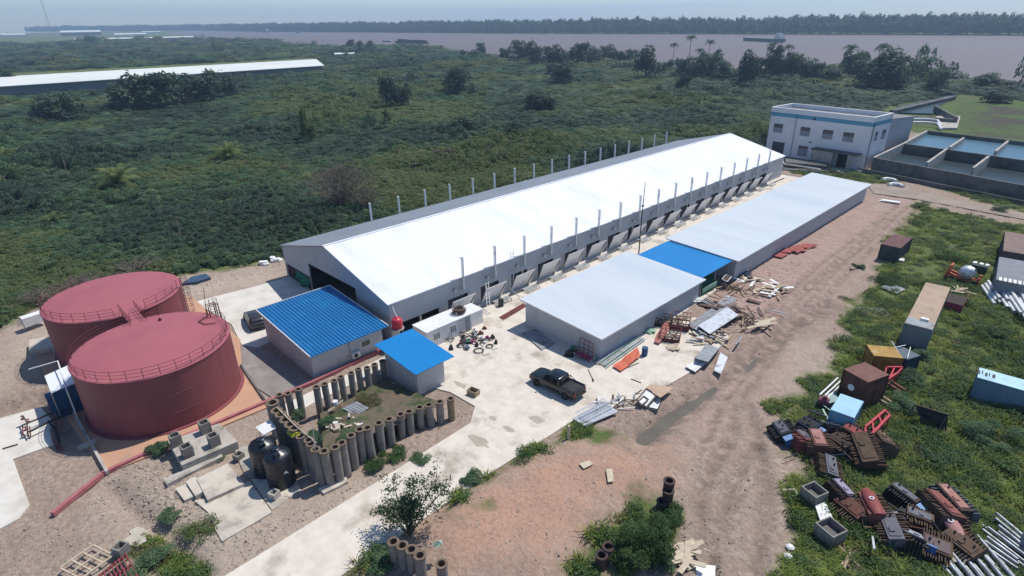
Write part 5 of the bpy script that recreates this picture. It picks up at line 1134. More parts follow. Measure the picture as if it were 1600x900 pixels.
# black tanks
def water_tank(c, r, h, label):
    t = thing('black_water_tank', c, label, 'water tank'); m1 = MB()
    pr = [(0, 0), (r, 0), (r, .1)]
    for k in range(6): z = .1+(h-.1)*k/6; dz = (h-.1)/6; pr += [(r, z+dz*.1), (r*1.015, z+dz*.3), (r*1.015, z+dz*.6), (r, z+dz*.85)]
    pr += [(r, h), (r*.93, h+.12), (r*.7, h+.28), (r*.35, h+.45), (.3, h+.47), (.001, h+.47)]
    m1.lathe(pr, c=c, n=32); m1.build('body', black_plastic, t, smooth=True)
    m1 = MB(); m1.lathe([(.3, 0), (.3, .1), (.24, .14), (0, .16)], c=c+Vector((0, 0, h+.46)), n=16); m1.build('lid', black_plastic, t)
    d = Vector((-c.x, -c.y, 0)).normalized(); q = c+d*r*.55+Vector((0, 0, h+.35)); m1 = MB(); m1.prism([(q.x-.18, q.y-.18), (q.x+.18, q.y-.18), (q.x+.18, q.y+.18), (q.x-.18, q.y+.18)], q.z-.1, q.z+.16); m1.build('hatch', black_plastic, t)
    m1 = MB()
    for k in range(10): a = k*.628; m1.beam(c+Vector((math.cos(a)*.35, math.sin(a)*.35, h+.46)), c+Vector((math.cos(a)*r*.95, math.sin(a)*r*.95, h+.12)), .06, .05)
    m1.build('rib', black_plastic, t)
    m1 = MB(); s_ = Vector((-d.y, d.x, 0)); q = c+d*(r*1.03)+s_*.35+Vector((0, 0, h*.62)); m1.hull_quad(q-s_*.16-Vector((0, 0, .1)), q+s_*.16-Vector((0, 0, .1)), q+s_*.1+Vector((0, 0, .02)), q-s_*.1+Vector((0, 0, .02)), .012); m1.hull_quad(q-s_*.03, q+s_*.03, q+s_*.02+Vector((0, 0, .14)), q-s_*.02+Vector((0, 0, .14)), .014); m1.build('emblem', white_paint, t)
    return t
q = G(431, 706, 2.9); water_tank(Vector((q.x, q.y, .05)), .98, 2.6, 'nearer black plastic water tank with a white emblem on its side')
q = G(408, 689, 2.9); water_tank(Vector((q.x, q.y, .05)), .98, 2.5, 'farther black plastic water tank beside the concrete piles')
q = G(436, 684, 1.2); m1 = MB()
m1 = MB(); a = [G(398, 672, 1.6), G(434, 668, 1.6), G(433, 655, 1.9), G(404, 655, 1.9)]
a = [G(399, 668, 2.6), G(412, 680, 2.6), G(432, 669, 2.7), G(422, 656, 2.7)]; m1.hull_quad(*a, .04); m1.beam((a[0]+a[1])/2-Vector((0, 0, .02)), Vector((a[0].x, a[0].y, .1)), .06); m1.beam((a[2]+a[3])/2, Vector((a[2].x, a[2].y, .1)), .06); m1.beam(a[1], Vector((a[1].x, a[1].y, .1)), .06)
single(m1, 'white_sheet', white_paint, 'white sheet propped up behind the black water tanks', 'sheet')
m1 = MB(); A_ = [G(431, 638, 3.5), G(452, 668, 3.5), G(470, 676, 3.5)]; B_ = [G(436, 645, 2.7), G(452, 683, 3.0), G(466, 681, 3.4)]
vs = []
for i in range(13):
    s_ = i/12; a = A_[0].lerp(A_[1], s_*2) if s_ < .5 else A_[1].lerp(A_[2], s_*2-1); b_ = B_[0].lerp(B_[1], s_*2) if s_ < .5 else B_[1].lerp(B_[2], s_*2-1)
    for j in range(5): q = a.lerp(b_, j/4); q += Vector((.1*math.sin(i*1.9+j), .08*math.sin(i*2.3), .05*math.sin(i*1.1+j*2))); vs.append(q)
m1.add(vs, [(i*5+j, i*5+j+1, (i+1)*5+j+1, (i+1)*5+j) for i in range(12) for j in range(4)])
single(m1, 'yellow_tarp', tarp_yellow, 'crumpled yellow tarpaulin draped over the pile tops', 'tarpaulin', smooth=True)
m1 = MB(); m1.tube([G(432, 636, 3.6), G(460, 664, 3.6), G(495, 692, 3.45)], [.05, .05, .03], 6); single(m1, 'bamboo_pole', timber_pale, 'long pale bamboo pole lying across the pile tops', 'pole')
m1 = MB(); m1.tube([G(499, 757), G(495, 740, 1.0), G(492, 700, 3.6), G(488, 660, 5.2)], [.04, .04, .03, .02], 5); single(m1, 'steel_rod', steel, 'upright rod leaning on the corner of the front pile row', 'rod')
m1 = MB(); a = [G(535, 638, 1.0), G(557, 627, 1.15), G(576, 637, 1.2), G(557, 650, 1.1)]; m1.hull_quad(*a, .06)
for k in range(1, 5): f = k/5; m1.beam(a[0].lerp(a[1], f)+Vector((0, 0, .07)), a[3].lerp(a[2], f)+Vector((0, 0, .07)), .04, .02)
single(m1, 'metal_panel', sheet_grey, 'ribbed grey metal panel lying inside the pile enclosure', 'panel')
m1 = MB(); m1.beam(G(513, 643, 1.2), G(536, 625, 1.1), .08, .08); single(m1, 'pale_plank', timber_pale, 'pale plank lying beside the metal panel in the enclosure', 'plank')
for u, v, s_, lb in ((526, 672, .5, 'tan boulder in the middle of the pile enclosure'), (514, 669, .3, 'white broken board piece left of the enclosure boulder'), (524, 630, .28, 'white lump near the plank in the enclosure'), (613, 603, .25, 'white scrap lying in the shade beside the hut')):
    p = G(u, v, 1.3 if u < 600 else .1); m1 = MB(); bmx = [(p.x+s_*math.cos(a)*random.uniform(.6, 1.1), p.y+s_*math.sin(a)*random.uniform(.6, 1.1)) for a in np.linspace(0, 5.6, 8)]; m1.prism(bmx, p.z-.1, p.z+s_*.8); single(m1, 'rock', rock_m if 'boulder' in lb else white_paint, lb, 'debris')
# pink kerb / duct
def kerb(pts, w_, h_, m_, name, label, cat, z0=0):
    m1 = MB()
    for a, b_ in zip(pts[:-1], pts[1:]): a = Vector((a.x, a.y, z0+h_/2)); b_ = Vector((b_.x, b_.y, z0+h_/2)); d = (b_-a).normalized()*.03; m1.beam(a-d, b_+d, w_, h_)
    return single(m1, name, m_, label, cat)
kerb([G(84, 806), G(162, 743), G(262, 696), G(330, 668), G(416, 631)], .30, .34, pink, 'pink_pipe_duct', 'long pink duct running round the near side of the tank pad', 'duct')
kerb([G(416, 631), G(487, 601), G(560, 566), G(603, 546)], .32, .34, pink, 'pink_wall_duct', 'pink duct running along the foot of the blue roofed building', 'duct')
kerb([G(169, 742), G(120, 655), G(107, 628)], .2, .3, concrete, 'pad_kerb', 'pale concrete kerb along the left edge of the tank pad', 'kerb', .1)
kerb([G(420, 637), G(388, 590), G(377, 573)], .16, .25, conc_dark, 'pad_edge_drain', 'dark drain channel at the right edge of the tank pad', 'drain', .05)
kerb([G(125, 706), G(152, 694)], .3, .5, concrete, 'bund_wall', 'short grey bund wall in the shade at the left foot of the near tank', 'wall')
# footing slab with four stubs
t = thing('column_footing', G(312, 698), 'raised concrete footing slab carrying four hollow column stubs', 'footing')
fc = [G(262, 689, .8), G(343, 661, .8), G(371, 690, .8), G(284, 727, .8)]
m1 = MB(); m1.prism([(p.x, p.y) for p in fc], 0, .8); m1.build('slab', concrete, t)
for u, v in ((272, 680), (318, 660), (332, 680), (290, 697)):
    p = G(u, v, 1.7); m1 = MB(); s_ = .38
    for x0, x1, y0, y1 in ((-s_, s_, -s_, -s_+.1), (-s_, s_, s_-.1, s_), (-s_, -s_+.1, -s_+.1, s_-.1), (s_-.1, s_, -s_+.1, s_-.1)): m1.box(p.x+x0, p.x+x1, p.y+y0, p.y+y1, .8, 1.75)
    m1.box(p.x-s_+.1, p.x+s_-.1, p.y-s_+.1, p.y+s_-.1, .8, 1.35); m1.build('column_stub', conc_pile, t)
def slabthing(px, z0, z1, m_, label, name='concrete_slab'):
    ps = [G(*q, z1) for q in px]; m1 = MB(); m1.prism([(p.x, p.y) for p in ps], z0, z1); return single(m1, name, m_, label, 'slab')
slab_m = M('slab_m', (.58, .52, .44), (.48, .43, .36), sc=.9, rough=.9, bump=.4, bsc=7, c3=(.33, .29, .25), sc3=1.1, th3=(.52, .7))
slabthing(((307, 748), (355, 724), (382, 755), (324, 781)), -.1, .45, slab_m, 'clean pale rectangular concrete slab above the broken ones')
slabthing(((290, 752), (305, 744), (322, 765), (305, 775)), -.1, .38, slab_m, 'small concrete slab touching the left side of the clean slab')
slabthing(((274, 763), (290, 756), (303, 775), (288, 782)), -.1, .22, slab_m, 'lowest small concrete slab at the left of the group')
slabthing(((304, 782), (325, 778), (390, 752), (425, 800), (400, 815), (347, 846), (338, 830), (325, 800)), -.1, .18, slab_m, 'large broken stained concrete slab below the clean one')
slabthing(((392, 748), (462, 748), (470, 765), (425, 797)), -.1, .12, slab_m, 'tan concrete base under the nearer black water tank')
slabthing(((365, 700), (395, 695), (412, 742), (385, 748)), -.1, .10, concrete, 'pale concrete strip left of the farther black water tank')
slabthing(((256, 748), (346, 707), (348, 713), (260, 757)), .0, .3, concrete, 'narrow concrete beam lying below the footing slab', 'concrete_beam')
slabthing(((497, 763), (540, 742), (544, 752), (506, 771)), .0, .25, slab_m, 'broken concrete ledge at the corner foot of the front piles', 'concrete_ledge')
def block(u, v, s_, h, m_, label, rz=0., hollow=True, z0=0.):
    p = Gh(u, v); t = thing('concrete_block', p, label, 'block', None, rz); m1 = MB()
    for x0, x1, y0, y1 in ((-s_, s_, -s_, -s_+.09), (-s_, s_, s_-.09, s_), (-s_, -s_+.09, -s_+.09, s_-.09), (s_-.09, s_, -s_+.09, s_-.09)): m1.box(x0, x1, y0, y1, z0-.05, h)
    m1.build('wall', m_, t, world=False); m1 = MB(); m1.box(-s_+.09, s_-.09, -s_+.09, s_-.09, z0, h*.55); m1.build('fill', conc_dark, t, world=False); return t
block(430, 779, .30, .62, concrete, 'small hollow concrete block in front of the nearer black tank', .4); block(374, 717, .32, .6, conc_pile, 'small concrete block left of the farther black tank', .3)
block(192, 866, .36, .8, conc_pile, 'hollow grey block standing above the red steel frame', .5)
block(1268, 786, .62, 1.1, conc_pile, 'upper of the two open square concrete boxes on the grass edge', -.35); block(1294, 842, .68, 1.1, conc_pile, 'lower of the two open square concrete boxes on the grass edge', -.35)
m1 = MB(); a = [Gh(1268, 792), Gh(1283, 789), Gh(1298, 820), Gh(1280, 826)]; [setattr(q, 'z', q.z+.55) for q in a]; m1.hull_quad(*a, .12); m1.box(a[0].x+.2, a[2].x-.2, a[0].y-.5, a[0].y+.2, 0, .5) if False else None
single(m1, 'pale_board', white_paint, 'worn white board spanning the two open concrete boxes', 'board')
# lower left scrap
def frame_grid(px, z, nu, nv, w_, m_, name, label, cat, zs=None):
    a, b_, c, d = [G(*q, z) for q in px]; m1 = MB()
    for k in range(nu+1): f = k/nu; m1.beam(a.lerp(b_, f), d.lerp(c, f), w_, w_)
    for k in range(nv+1): f = k/nv; m1.beam(a.lerp(d, f)+Vector((0, 0, w_*.6)), b_.lerp(c, f)+Vector((0, 0, w_*.6)), w_, w_)
    return single(m1, name, m_, label, cat)
frame_grid(((95, 888), (147, 852), (178, 868), (128, 905)), .3, 3, 2, .09, timber_pale, 'window_frame', 'pale timber window frame grid lying at the bottom left corner', 'frame')
m1 = MB(); a, b_, c, d = G(150, 902, .5), G(196, 865, .5), G(222, 915, .5), G(165, 935, .5)
for k in range(9): f = k/8; m1.beam(a.lerp(b_, f), d.lerp(c, f), .07, .12)
for f in (0, .33, .66, 1): m1.beam(a.lerp(d, f)-Vector((0, 0, .1)), b_.lerp(c, f)-Vector((0, 0, .1)), .16, .08)
for q in (a, b_, c, d): m1.beam(q, q-Vector((0, 0, .5)), .1)
single(m1, 'red_steel_grid', M('dull_red', (.25, .05, .07), (.18, .04, .05), sc=2, rough=.7), 'dull red steel grid frame lying at the bottom edge on the left', 'frame')
m1 = MB()
for k in range(11):
    p = Gh(212+random.uniform(-14, 14), 840+random.uniform(-12, 10)); s_ = random.uniform(.2, .6); m1.prism([(p.x+s_*math.cos(a)*random.uniform(.6, 1.1), p.y+s_*math.sin(a)*random.uniform(.6, 1.1)) for a in np.linspace(0, 5.5, 7)], p.z-.1, p.z+s_*.45)
single(m1, 'pale_rubble', rock_m, 'heap of pale broken rock beside the gully at bottom left', 'rubble')
# rubble scatter as stuff
def rock_mesh(k):
    random.seed(k); bm = bmesh.new(); bmesh.ops.create_icosphere(bm, subdivisions=1, radius=1)
    for v in bm.verts: v.co *= random.uniform(.6, 1.1); v.co.z *= .6
    me = bpy.data.meshes.new('stone'); bm.to_mesh(me); bm.free(); me.materials.append(rubble_m if k % 3 else rock_m); return me
rc = proto_coll('rubble_source', [rock_mesh(k) for k in range(6)])
zones = [(P((200, 780), (320, 740), (350, 850), (260, 860)), 700), (P((150, 740), (260, 700), (270, 780), (120, 820)), 350), (P((0, 830), (220, 800), (160, 905), (0, 905)), 300), (P((360, 860), (500, 780), (600, 740), (350, 905)), 300), (P((1050, 520), (1150, 420), (1260, 400), (1200, 500), (1120, 600), (1050, 640)), 900),
         (P((230, 700), (300, 720), (340, 850), (200, 800)), 900), (P((350, 800), (430, 790), (420, 850), (330, 870)), 300), (P((60, 560), (0, 600), (0, 640), (100, 640)), 200), (P((960, 600), (1050, 640), (960, 690), (860, 690)), 400), (P((1020, 840), (1120, 800), (1130, 905), (1030, 905)), 250), (P((270, 455), (440, 408), (440, 415), (280, 470)), 250), (P((700, 760), (1200, 700), (1200, 905), (760, 905)), 500), (P((630, 650), (740, 640), (560, 770), (520, 760)), 300), (P((1300, 480), (1400, 470), (1400, 520), (1250, 620)), 200)]
rp_ = []
for pl, n_ in zones:
    a = np.array(pl); q = np.stack([RNG.uniform(*np.sort([a[:, 0].min(), a[:, 0].max()]), n_*3), RNG.uniform(a[:, 1].min(), a[:, 1].max(), n_*3)], 1); q = q[inside(q[:, 0], q[:, 1], pl)][:n_]; rp_.append(q)
rp_ = np.concatenate(rp_); rp_ = rp_[~inside(rp_[:, 0], rp_[:, 1], YARD)]; rs = .03+.12*RNG.random(len(rp_))**3.5
scatter('rubble', np.stack([rp_[:, 0], rp_[:, 1], ground_h(rp_[:, 0], rp_[:, 1])], 1), rs, rs, rc, 6, 'loose stones and broken bits strewn over the bare earth', 'rubble', tilt=.8)
# blue shed with pale roof by the far tank
t = thing('pump_shed', G(110, 620), 'small pump shed with pale tilted roof and dark blue wall beside the tanks', 'shed')
r0, r1, r2, r3 = G(70, 588, 2.7), G(110, 570, 2.9), G(121, 597, 2.9), G(80, 615, 2.7)
m1 = MB(); m1.hull_quad(r3, r2, r1, r0, .06); m1.build('roof', white_roof, t)
m1 = MB(); b0, b1 = Vector((r3.x, r3.y, 0))+Vector((1.6, .5, 0)), Vector((r2.x, r2.y, 0)); m1.hull_quad((r2.x-.1, r2.y-2.4, .1), (r2.x-.1, r2.y+.0, .1), (r2.x-.1, r2.y+.0, 2.8), (r2.x-.1, r2.y-2.4, 2.8), .06)
m1.build('wall', M('deep_blue', (.02, .07, .16), rough=.6), t)
for q in (r0, r1, r2, r3): MB().beam((q.x, q.y, .05), (q.x, q.y, q.z), .08).build('post', steel, t)
for (x, y) in (((r0+r2)/2).xy,): m1 = MB(); m1.box(x-.6, x+.4, y-.5, y+.5, .1, 1.1); m1.tube([(x+.6, y-.8, .6), (x+.6, y+.8, .6)], .3, 12); m1.build('pump', black_metal, t)
# portal of white pipe
m1 = MB(); a, b_, c = G(40, 577), G(90, 563, 3.6), G(122, 657); a2 = G(46, 575, 3.4); m1.tube([G(45, 577, 3.0), G(90, 564, 3.6), Vector((G(90, 564, 3.6).x, G(90, 564, 3.6).y, .1))], .06, 6); m1.tube([G(90, 564, 3.6), G(105, 612, 3.2), G(122, 655, .2)], .05, 6)
single(m1, 'white_pipe_portal', white_paint, 'thin white pipe portal rising over the pump shed', 'pipe')
# pipe manifold
t = thing('pipe_manifold', G(70, 655), 'dark pipe manifold with valves crossing the pale side road', 'pipe manifold')
def tb(t, name, pts, r, m_): MB().tube(pts, r, 8).build(name, m_, t)
tb(t, 'pipe', [G(34, 665, .7), G(82, 645, .7), G(110, 640, .7)], .07, black_metal); tb(t, 'pipe', [G(45, 675, .7), G(75, 660, .7), G(98, 650, .7)], .09, black_metal)
tb(t, 'pipe', [G(36, 650, 1.0), G(42, 660, 1.0), G(44, 683, .4)], .05, black_metal); tb(t, 'pipe', [G(76, 658, .5), G(86, 673, .4), G(92, 690, .2)], .10, black_metal)
tb(t, 'pipe', [G(35, 664, .6), G(36, 680, .3), G(48, 682, .3), G(46, 666, .6)], .05, rust_red)
for u, v in ((36, 655), (45, 660), (41, 672), (88, 652), (97, 664)):
    p = G(u, v, .7); m1 = MB(); m1.lathe([(.16, 0), (.16, .06), (.03, .06), (.03, .3), (.12, .3), (.12, .33), (0, .33)], c=p, n=10); m1.build('valve', rust_red, t)
for u, v in ((40, 668), (84, 665)): p = G(u, v, .7); MB().beam((p.x, p.y, .1), p, .07).build('support', black_metal, t)
m1 = MB(); 
for k in range(4): m1.tube([G(78+k*3, 670-k, .25), G(82+k*3, 688, .2), G(90+k*3, 703, .15)], .04, 6)
single(m1, 'flexible_hose', rust_red, 'bundle of reddish hoses hanging over the edge of the side road', 'hose')
m1 = MB(); m1.beam(G(4, 701, .16), G(28, 694, .16), .1, .05); single(m1, 'steel_bar', black_metal, 'short dark steel bar lying on the pale side road', 'bar')
# air louvre unit left of the far tank
p = G(47, 498, 1.4); t = thing('white_louvre_unit', (p.x, p.y, 0), 'long white louvred unit beyond the left side of the far tank', 'cooling unit'); q0, q1 = G(32, 497, 1.6), G(64, 487, 1.6); d = (q1-q0)
m1 = MB(); m1.beam(q0-Vector((0, 0, .5)), q1-Vector((0, 0, .5)), 1.0, 1.0); m1.build('casing', white_paint, t)
m1 = MB()
for k in range(4): m1.beam(q0+Vector((0, -.52, -.2-.2*k)), q1+Vector((0, -.52, -.2-.2*k)), .04, .08)
m1.build('louvre', sheet_grey, t)
for q in (q0, q1): MB().beam((q.x, q.y, 0), (q.x, q.y, .7), .1).build('leg', steel, t)
m1 = MB(); a = [Gh(285, 447), Gh(300, 436), Gh(322, 431), Gh(330, 437), Gh(308, 444)]; m1.prism([(p.x, p.y) for p in a], .02, .35); single(m1, 'dark_tarpaulin', tarp_blue, 'dark blue tarpaulin heap at the edge of the dirt road', 'tarpaulin')
for k, (u, v, lb) in enumerate(((415, 413, 'white sacks heaped at the scrub edge left of the hall'), (432, 407, 'long pale sheet on the scrub edge touching the hall corner'))):
    m1 = MB()
    for q in range(4+2*k): p = Gh(u+random.uniform(-6, 6), v+random.uniform(-2, 2)); m1.prism([(p.x+.5*math.cos(a)*random.uniform(.6, 1.4), p.y+.4*math.sin(a)) for a in np.linspace(0, 5.5, 8)], p.z, p.z+random.uniform(.2, .5))
    single(m1, 'white_sacks', white_paint, lb, 'sacks')
m1 = MB(); p = G(68, 545); m1.prism([(p.x+x, p.y+y) for x, y in ((-1.6, -.8), (1.4, -1.2), (2.0, 1.2), (-.6, 1.5))], -.1, .8); single(m1, 'concrete_plinth', slab_m, 'pale concrete plinth half hidden behind the far tank', 'plinth')

def heap(name, u, v, su, sv, n_, L_, w_, mats_, label, zmax=.5, ang=None, flat=.15, hh=.04, z0=0):
    t = thing(name, G(u, v, z0) if z0 else Gh(u, v), label, 'wood pile' if 'timber' in label or 'plank' in label or 'board' in label else 'scrap heap')
    for k in range(n_):
        uv = (u+random.gauss(0, su), v+random.gauss(0, sv)); p = G(*uv, z0) if z0 else Gh(*uv); a = (ang if ang is not None else random.uniform(0, 3.14))+random.gauss(0, .35 if ang is not None else 0); l_ = L_*random.uniform(.5, 1.1)/2
        d = Vector((math.cos(a), math.sin(a), random.gauss(0, flat)))*l_; z = Vector((0, 0, .1+zmax*random.random())); m1 = MB(); m1.beam(p-d+z, p+d+z, w_*random.uniform(.6, 1.4), hh); m1.build('plank', mats_[k % len(mats_)], t)
# ---------------- yard objects near the container
def machine(u, v, label, col_, s_=.4, rz=0., cat='machine part', z=.1, name='machine_part'):
    p = G(u, v, z); t = thing(name, p, label, cat, 'machine parts laid out on the yard', rz); m1 = MB(); m1.box(-s_*.7, s_*.7, -s_*.4, s_*.4, 0, .06); m1.build('base', black_metal, t, world=False)
    m1 = MB(); m1.tube([(-s_*.5, 0, s_*.45), (s_*.35, 0, s_*.45)], s_*.34, 10); m1.tube([(s_*.35, 0, s_*.45), (s_*.7, 0, s_*.45)], s_*.12, 8); m1.build('housing', col_, t, world=False)
    m1 = MB(); m1.box(-s_*.2, s_*.15, -s_*.15, s_*.15, s_*.75, s_*1.0); m1.build('terminal_box', col_, t, world=False)
for a in ((715, 523, 'magenta machine part nearest the white cabin', pcolor), (724, 530, 'black machine part in front of the cabin', black_metal), (733, 536, 'green machine part among the cables', green_paint), (745, 540, 'dark machine part beside the cable loop', black_metal), (752, 532, 'grey machine part at the middle of the heap', steel),
          (762, 530, 'magenta machine part at the far side of the heap', pcolor), (770, 528, 'black machine part at the right end of the heap', black_metal), (741, 520, 'pale machine part behind the heap', galv), (751, 522, 'rusty box part behind the heap', rust_red), (757, 514, 'long rusty carton behind the machine parts', rust_red), (705, 545, 'black machine part nearest the blue hut', black_metal), (775, 536, 'dark motor part lying apart at right', black_metal), (730, 545, 'small teal machine part', sheet_blue)):
    machine(a[0], a[1], a[2], a[3], random.uniform(.35, .55), random.uniform(0, 3))
heap('parts_heap', 738, 531, 17, 5, 46, .7, .13, [black_metal, sheet_grey, black_metal, pcolor, rust_dark, galv], 'jumble of small dark parts and rods in front of the container office', .25, None, .4, .09, .1)
for u, v, r_, lb in ((748, 548, .5, 'loose black cable loop in front of the machine parts'), (720, 540, .4, 'coiled black hose beside the magenta part'), (765, 541, .35, 'thin cable ring at the right of the machine parts')):
    p = G(u, v, .15); m1 = MB()
    for k in range(3): rr = r_*(.8+.12*k); m1.tube([p+Vector((rr*math.cos(a), rr*math.sin(a)*1.1, .02*k+.02)) for a in np.linspace(0, 5.9+.2*k, 16)], .025, 4)
    m1.tube([p+Vector((r_, 0, 0)), p+Vector((r_*2, -.3, 0)), p+Vector((r_*2.6, .4, 0))], .02, 4); single(m1, 'cable_coil', black_metal, lb, 'cable')
for a in ((735, 610, .55, 'open wooden crate standing on the yard edge'),):
    p = G(740, 616, .1); t = thing('wooden_crate', p, a[3], 'crate', None, .2); 
    for x0, x1, y0, y1 in ((-.5, .5, -.35, -.30), (-.5, .5, .30, .35), (-.5, -.45, -.30, .30), (.45, .5, -.30, .30)): MB().box(x0, x1, y0, y1, 0, .5).build('side', timber, t, world=False)
    MB().box(-.45, .45, -.3, .3, .0, .05).build('bottom', timber_dark, t, world=False)
def ladder(a, b_, n_, w_, m_, label, sd=None, name='ladder'):
    t = thing(name, ((a+b_)/2).to_tuple(), label, 'ladder'); d = (b_-a).normalized(); s_ = (sd or Vector((0, 1, 0))).normalized()*w_/2
    m1 = MB(); m1.beam(a-s_, b_-s_, .06); m1.beam(a+s_, b_+s_, .06); m1.build('rail', m_, t); m1 = MB()
    for k in range(n_): q = a.lerp(b_, (k+.5)/n_); m1.beam(q-s_, q+s_, .035)
    m1.build('rung', m_, t)
ladder(G(764, 492, .1), Vector((WX1+.08, 42.2, 3.1)), 10, .45, white_paint, 'white ladder leaning on the hall between two raised flaps')
p = G(783, 478, .1); m1 = MB(); m1.lathe([(0, 0), (.32, 0), (.33, .85), (.30, .88), (0, .88)], c=p, n=16); single(m1, 'black_drum', black_plastic, 'black drum standing on the strip beside the hall flaps', 'drum')
m1 = MB(); m1.beam(G(797, 450, 1.8), G(812, 465, .2), .08); single(m1, 'prop_bar', white_paint, 'white prop bar slanting between the second flap and the ground', 'prop')
m1 = MB(); m1.beam(G(1062, 343, 1.6), G(1072, 349, .2), .1); single(m1, 'prop_bar', white_paint, 'white prop bar slanting at the middle flap beyond the tall thin pole', 'prop')
m1 = MB()
for k in range(5): m1.beam(G(780+k*1.5, 496+k*.8, .15+.02*k), G(818+k*1.2, 474+k, .15), .08, .06)
single(m1, 'rusty_rails', rust_red, 'rusty steel lengths on the ground behind the short low shed', 'steel lengths')
m1 = MB(); q = G(998, 397); m1.tube([q, q+Vector((0, 0, 6)), q+Vector((.1, 0, 10.6))], [.09, .07, .04], 6); m1.box(q.x-.12, q.x+.12, q.y-.12, q.y+.12, 7.1, 7.3); single(m1, 'tall_pole', black_metal, 'tall thin dark pole standing between the hall and the low sheds', 'pole')
kerb([G(700, 505), (Vector((WX1+1.2, 60, 0))), Vector((WX1+1.2, 125, 0))], .25, .12, conc_dark, 'hall_drain', 'dark drain strip along the foot of the hall flaps', 'drain', .1)
# sheets at the short shed end
m1 = MB()
for k in range(3): a = [G(815+k*2, 520+k, .13+.05*k), G(838, 513+k*2, .13+.05*k), G(862+k*3, 535, .13+.05*k), G(846, 548-k, .13+.05*k)]; m1.hull_quad(*a, .04)
single(m1, 'grey_sheets', sheet_grey, 'flat grey sheets lying at the foot of the short low shed end wall', 'sheets')
# trolley rack at the corner of shed
t = thing('handling_cage', G(915, 562, .1), 'dark red steel handling cage standing at the corner of the short low shed', 'cage'); 
xs_ = [G(905, 553, .1), G(926, 563, .1)]; d = xs_[1]-xs_[0]; nrm_ = Vector((d.y, -d.x, 0)).normalized()*.6
m1 = MB()
for f in (0, .33, .66, 1):
    for o_ in (Vector((0, 0, 0)), nrm_): q = xs_[0].lerp(xs_[1], f)+o_; m1.beam(q, q+Vector((0, 0, 1.9 if o_.length == 0 else .9)), .05)
for z in (.3, .9, 1.4, 1.9): m1.beam(xs_[0]+Vector((0, 0, z)), xs_[1]+Vector((0, 0, z)), .05)
for z in (.3, .9): m1.beam(xs_[0]+nrm_+Vector((0, 0, z)), xs_[1]+nrm_+Vector((0, 0, z)), .05)
m1.build('frame', rust_red, t); m1 = MB(); m1.hull_quad(xs_[0]+Vector((0, 0, .3)), xs_[1]+Vector((0, 0, .3)), xs_[1]+nrm_+Vector((0, 0, .3)), xs_[0]+nrm_+Vector((0, 0, .3)), .05); m1.build('tray', pcolor, t)
p = G(890, 553, .1); machine(889, 556, 'dark wheeled machine standing in front of the shed end wall', black_metal, .7, .5); machine(896, 548, 'green topped machine beside the shed end wall', green_paint, .6, .3)
# channel bundle, orange sheet, drum
def rods(px0, px1, n_, spread, w_, m_, z, label, name, cat, jit=.3, h=None):
    a, b_ = G(*px0, z), G(*px1, z); d = (b_-a).normalized(); s_ = Vector((-d.y, d.x, 0)); t = thing(name, (a+b_)/2, label, cat); 
    for k in range(n_):
        o_ = s_*(k-(n_-1)/2)*spread/n_*2; lz = random.uniform(0, .12)+.04; j = random.uniform(-jit, jit)*(b_-a).length*.1
        m1 = MB(); m1.beam(a+o_+d*j+Vector((0, 0, lz)), b_+o_*random.uniform(.8, 1.1)+d*j*.7+Vector((0, 0, lz+random.uniform(-.03, .08))), w_, h or w_); m1.build('bar', m_[k % len(m_)] if isinstance(m_, list) else m_, t)
    return t
rods((938, 570), (1000, 528), 13, .85, .085, [galv, sheet_grey, green_paint, galv, steel], .15, 'bundle of long grey steel channels beside the short low shed', 'channel_bundle', 'steel bundle')
m1 = MB(); a = [G(957, 573, .2), G(970, 581, .2), G(1000, 558, .25), G(996, 545, .3)]; vs = []
for i in range(9):
    for j in range(5): q = a[0].lerp(a[3], i/8).lerp(a[1].lerp(a[2], i/8), j/4); q.z += random.uniform(0, .14)+(.1 if i > 3 else 0); vs.append(q)
m1.add(vs, [(i*5+j, i*5+j+1, (i+1)*5+j+1, (i+1)*5+j) for i in range(8) for j in range(4)]); single(m1, 'orange_sheeting', orange_paint, 'crumpled orange red sheeting next to the steel channels', 'sheeting')
p = G(1007, 555, .1); m1 = MB(); m1.lathe([(0, 0), (.29, 0), (.3, .28), (.31, .3), (.3, .32), (.3, .58), (.31, .6), (.3, .62), (.3, .9), (.27, .9), (.26, .87), (0, .87)], c=p, n=20); single(m1, 'blue_drum', blue_drum_m, 'blue drum standing between the shed wall and the red cages', 'drum', smooth=True)
m1 = MB(); m1.beam(G(967, 580, .14), G(998, 567, .14), .07, .05); single(m1, 'steel_bar', black_metal, 'dark straight bar on the yard right of the orange sheeting', 'bar')
m1 = MB(); m1.beam(G(986, 592, .14), G(1002, 598, .14), .07, .05); single(m1, 'steel_bar', black_metal, 'short dark bar alone on the middle of the pale yard', 'bar')
m1 = MB(); m1.tube([G(919, 577, .14), G(926, 592, .14)], .03); m1.tube([G(926, 592, .14), G(927, 596, .14)], .08); single(m1, 'long_handled_brush', black_metal, 'thin long handled tool lying on the yard below the cage', 'tool')
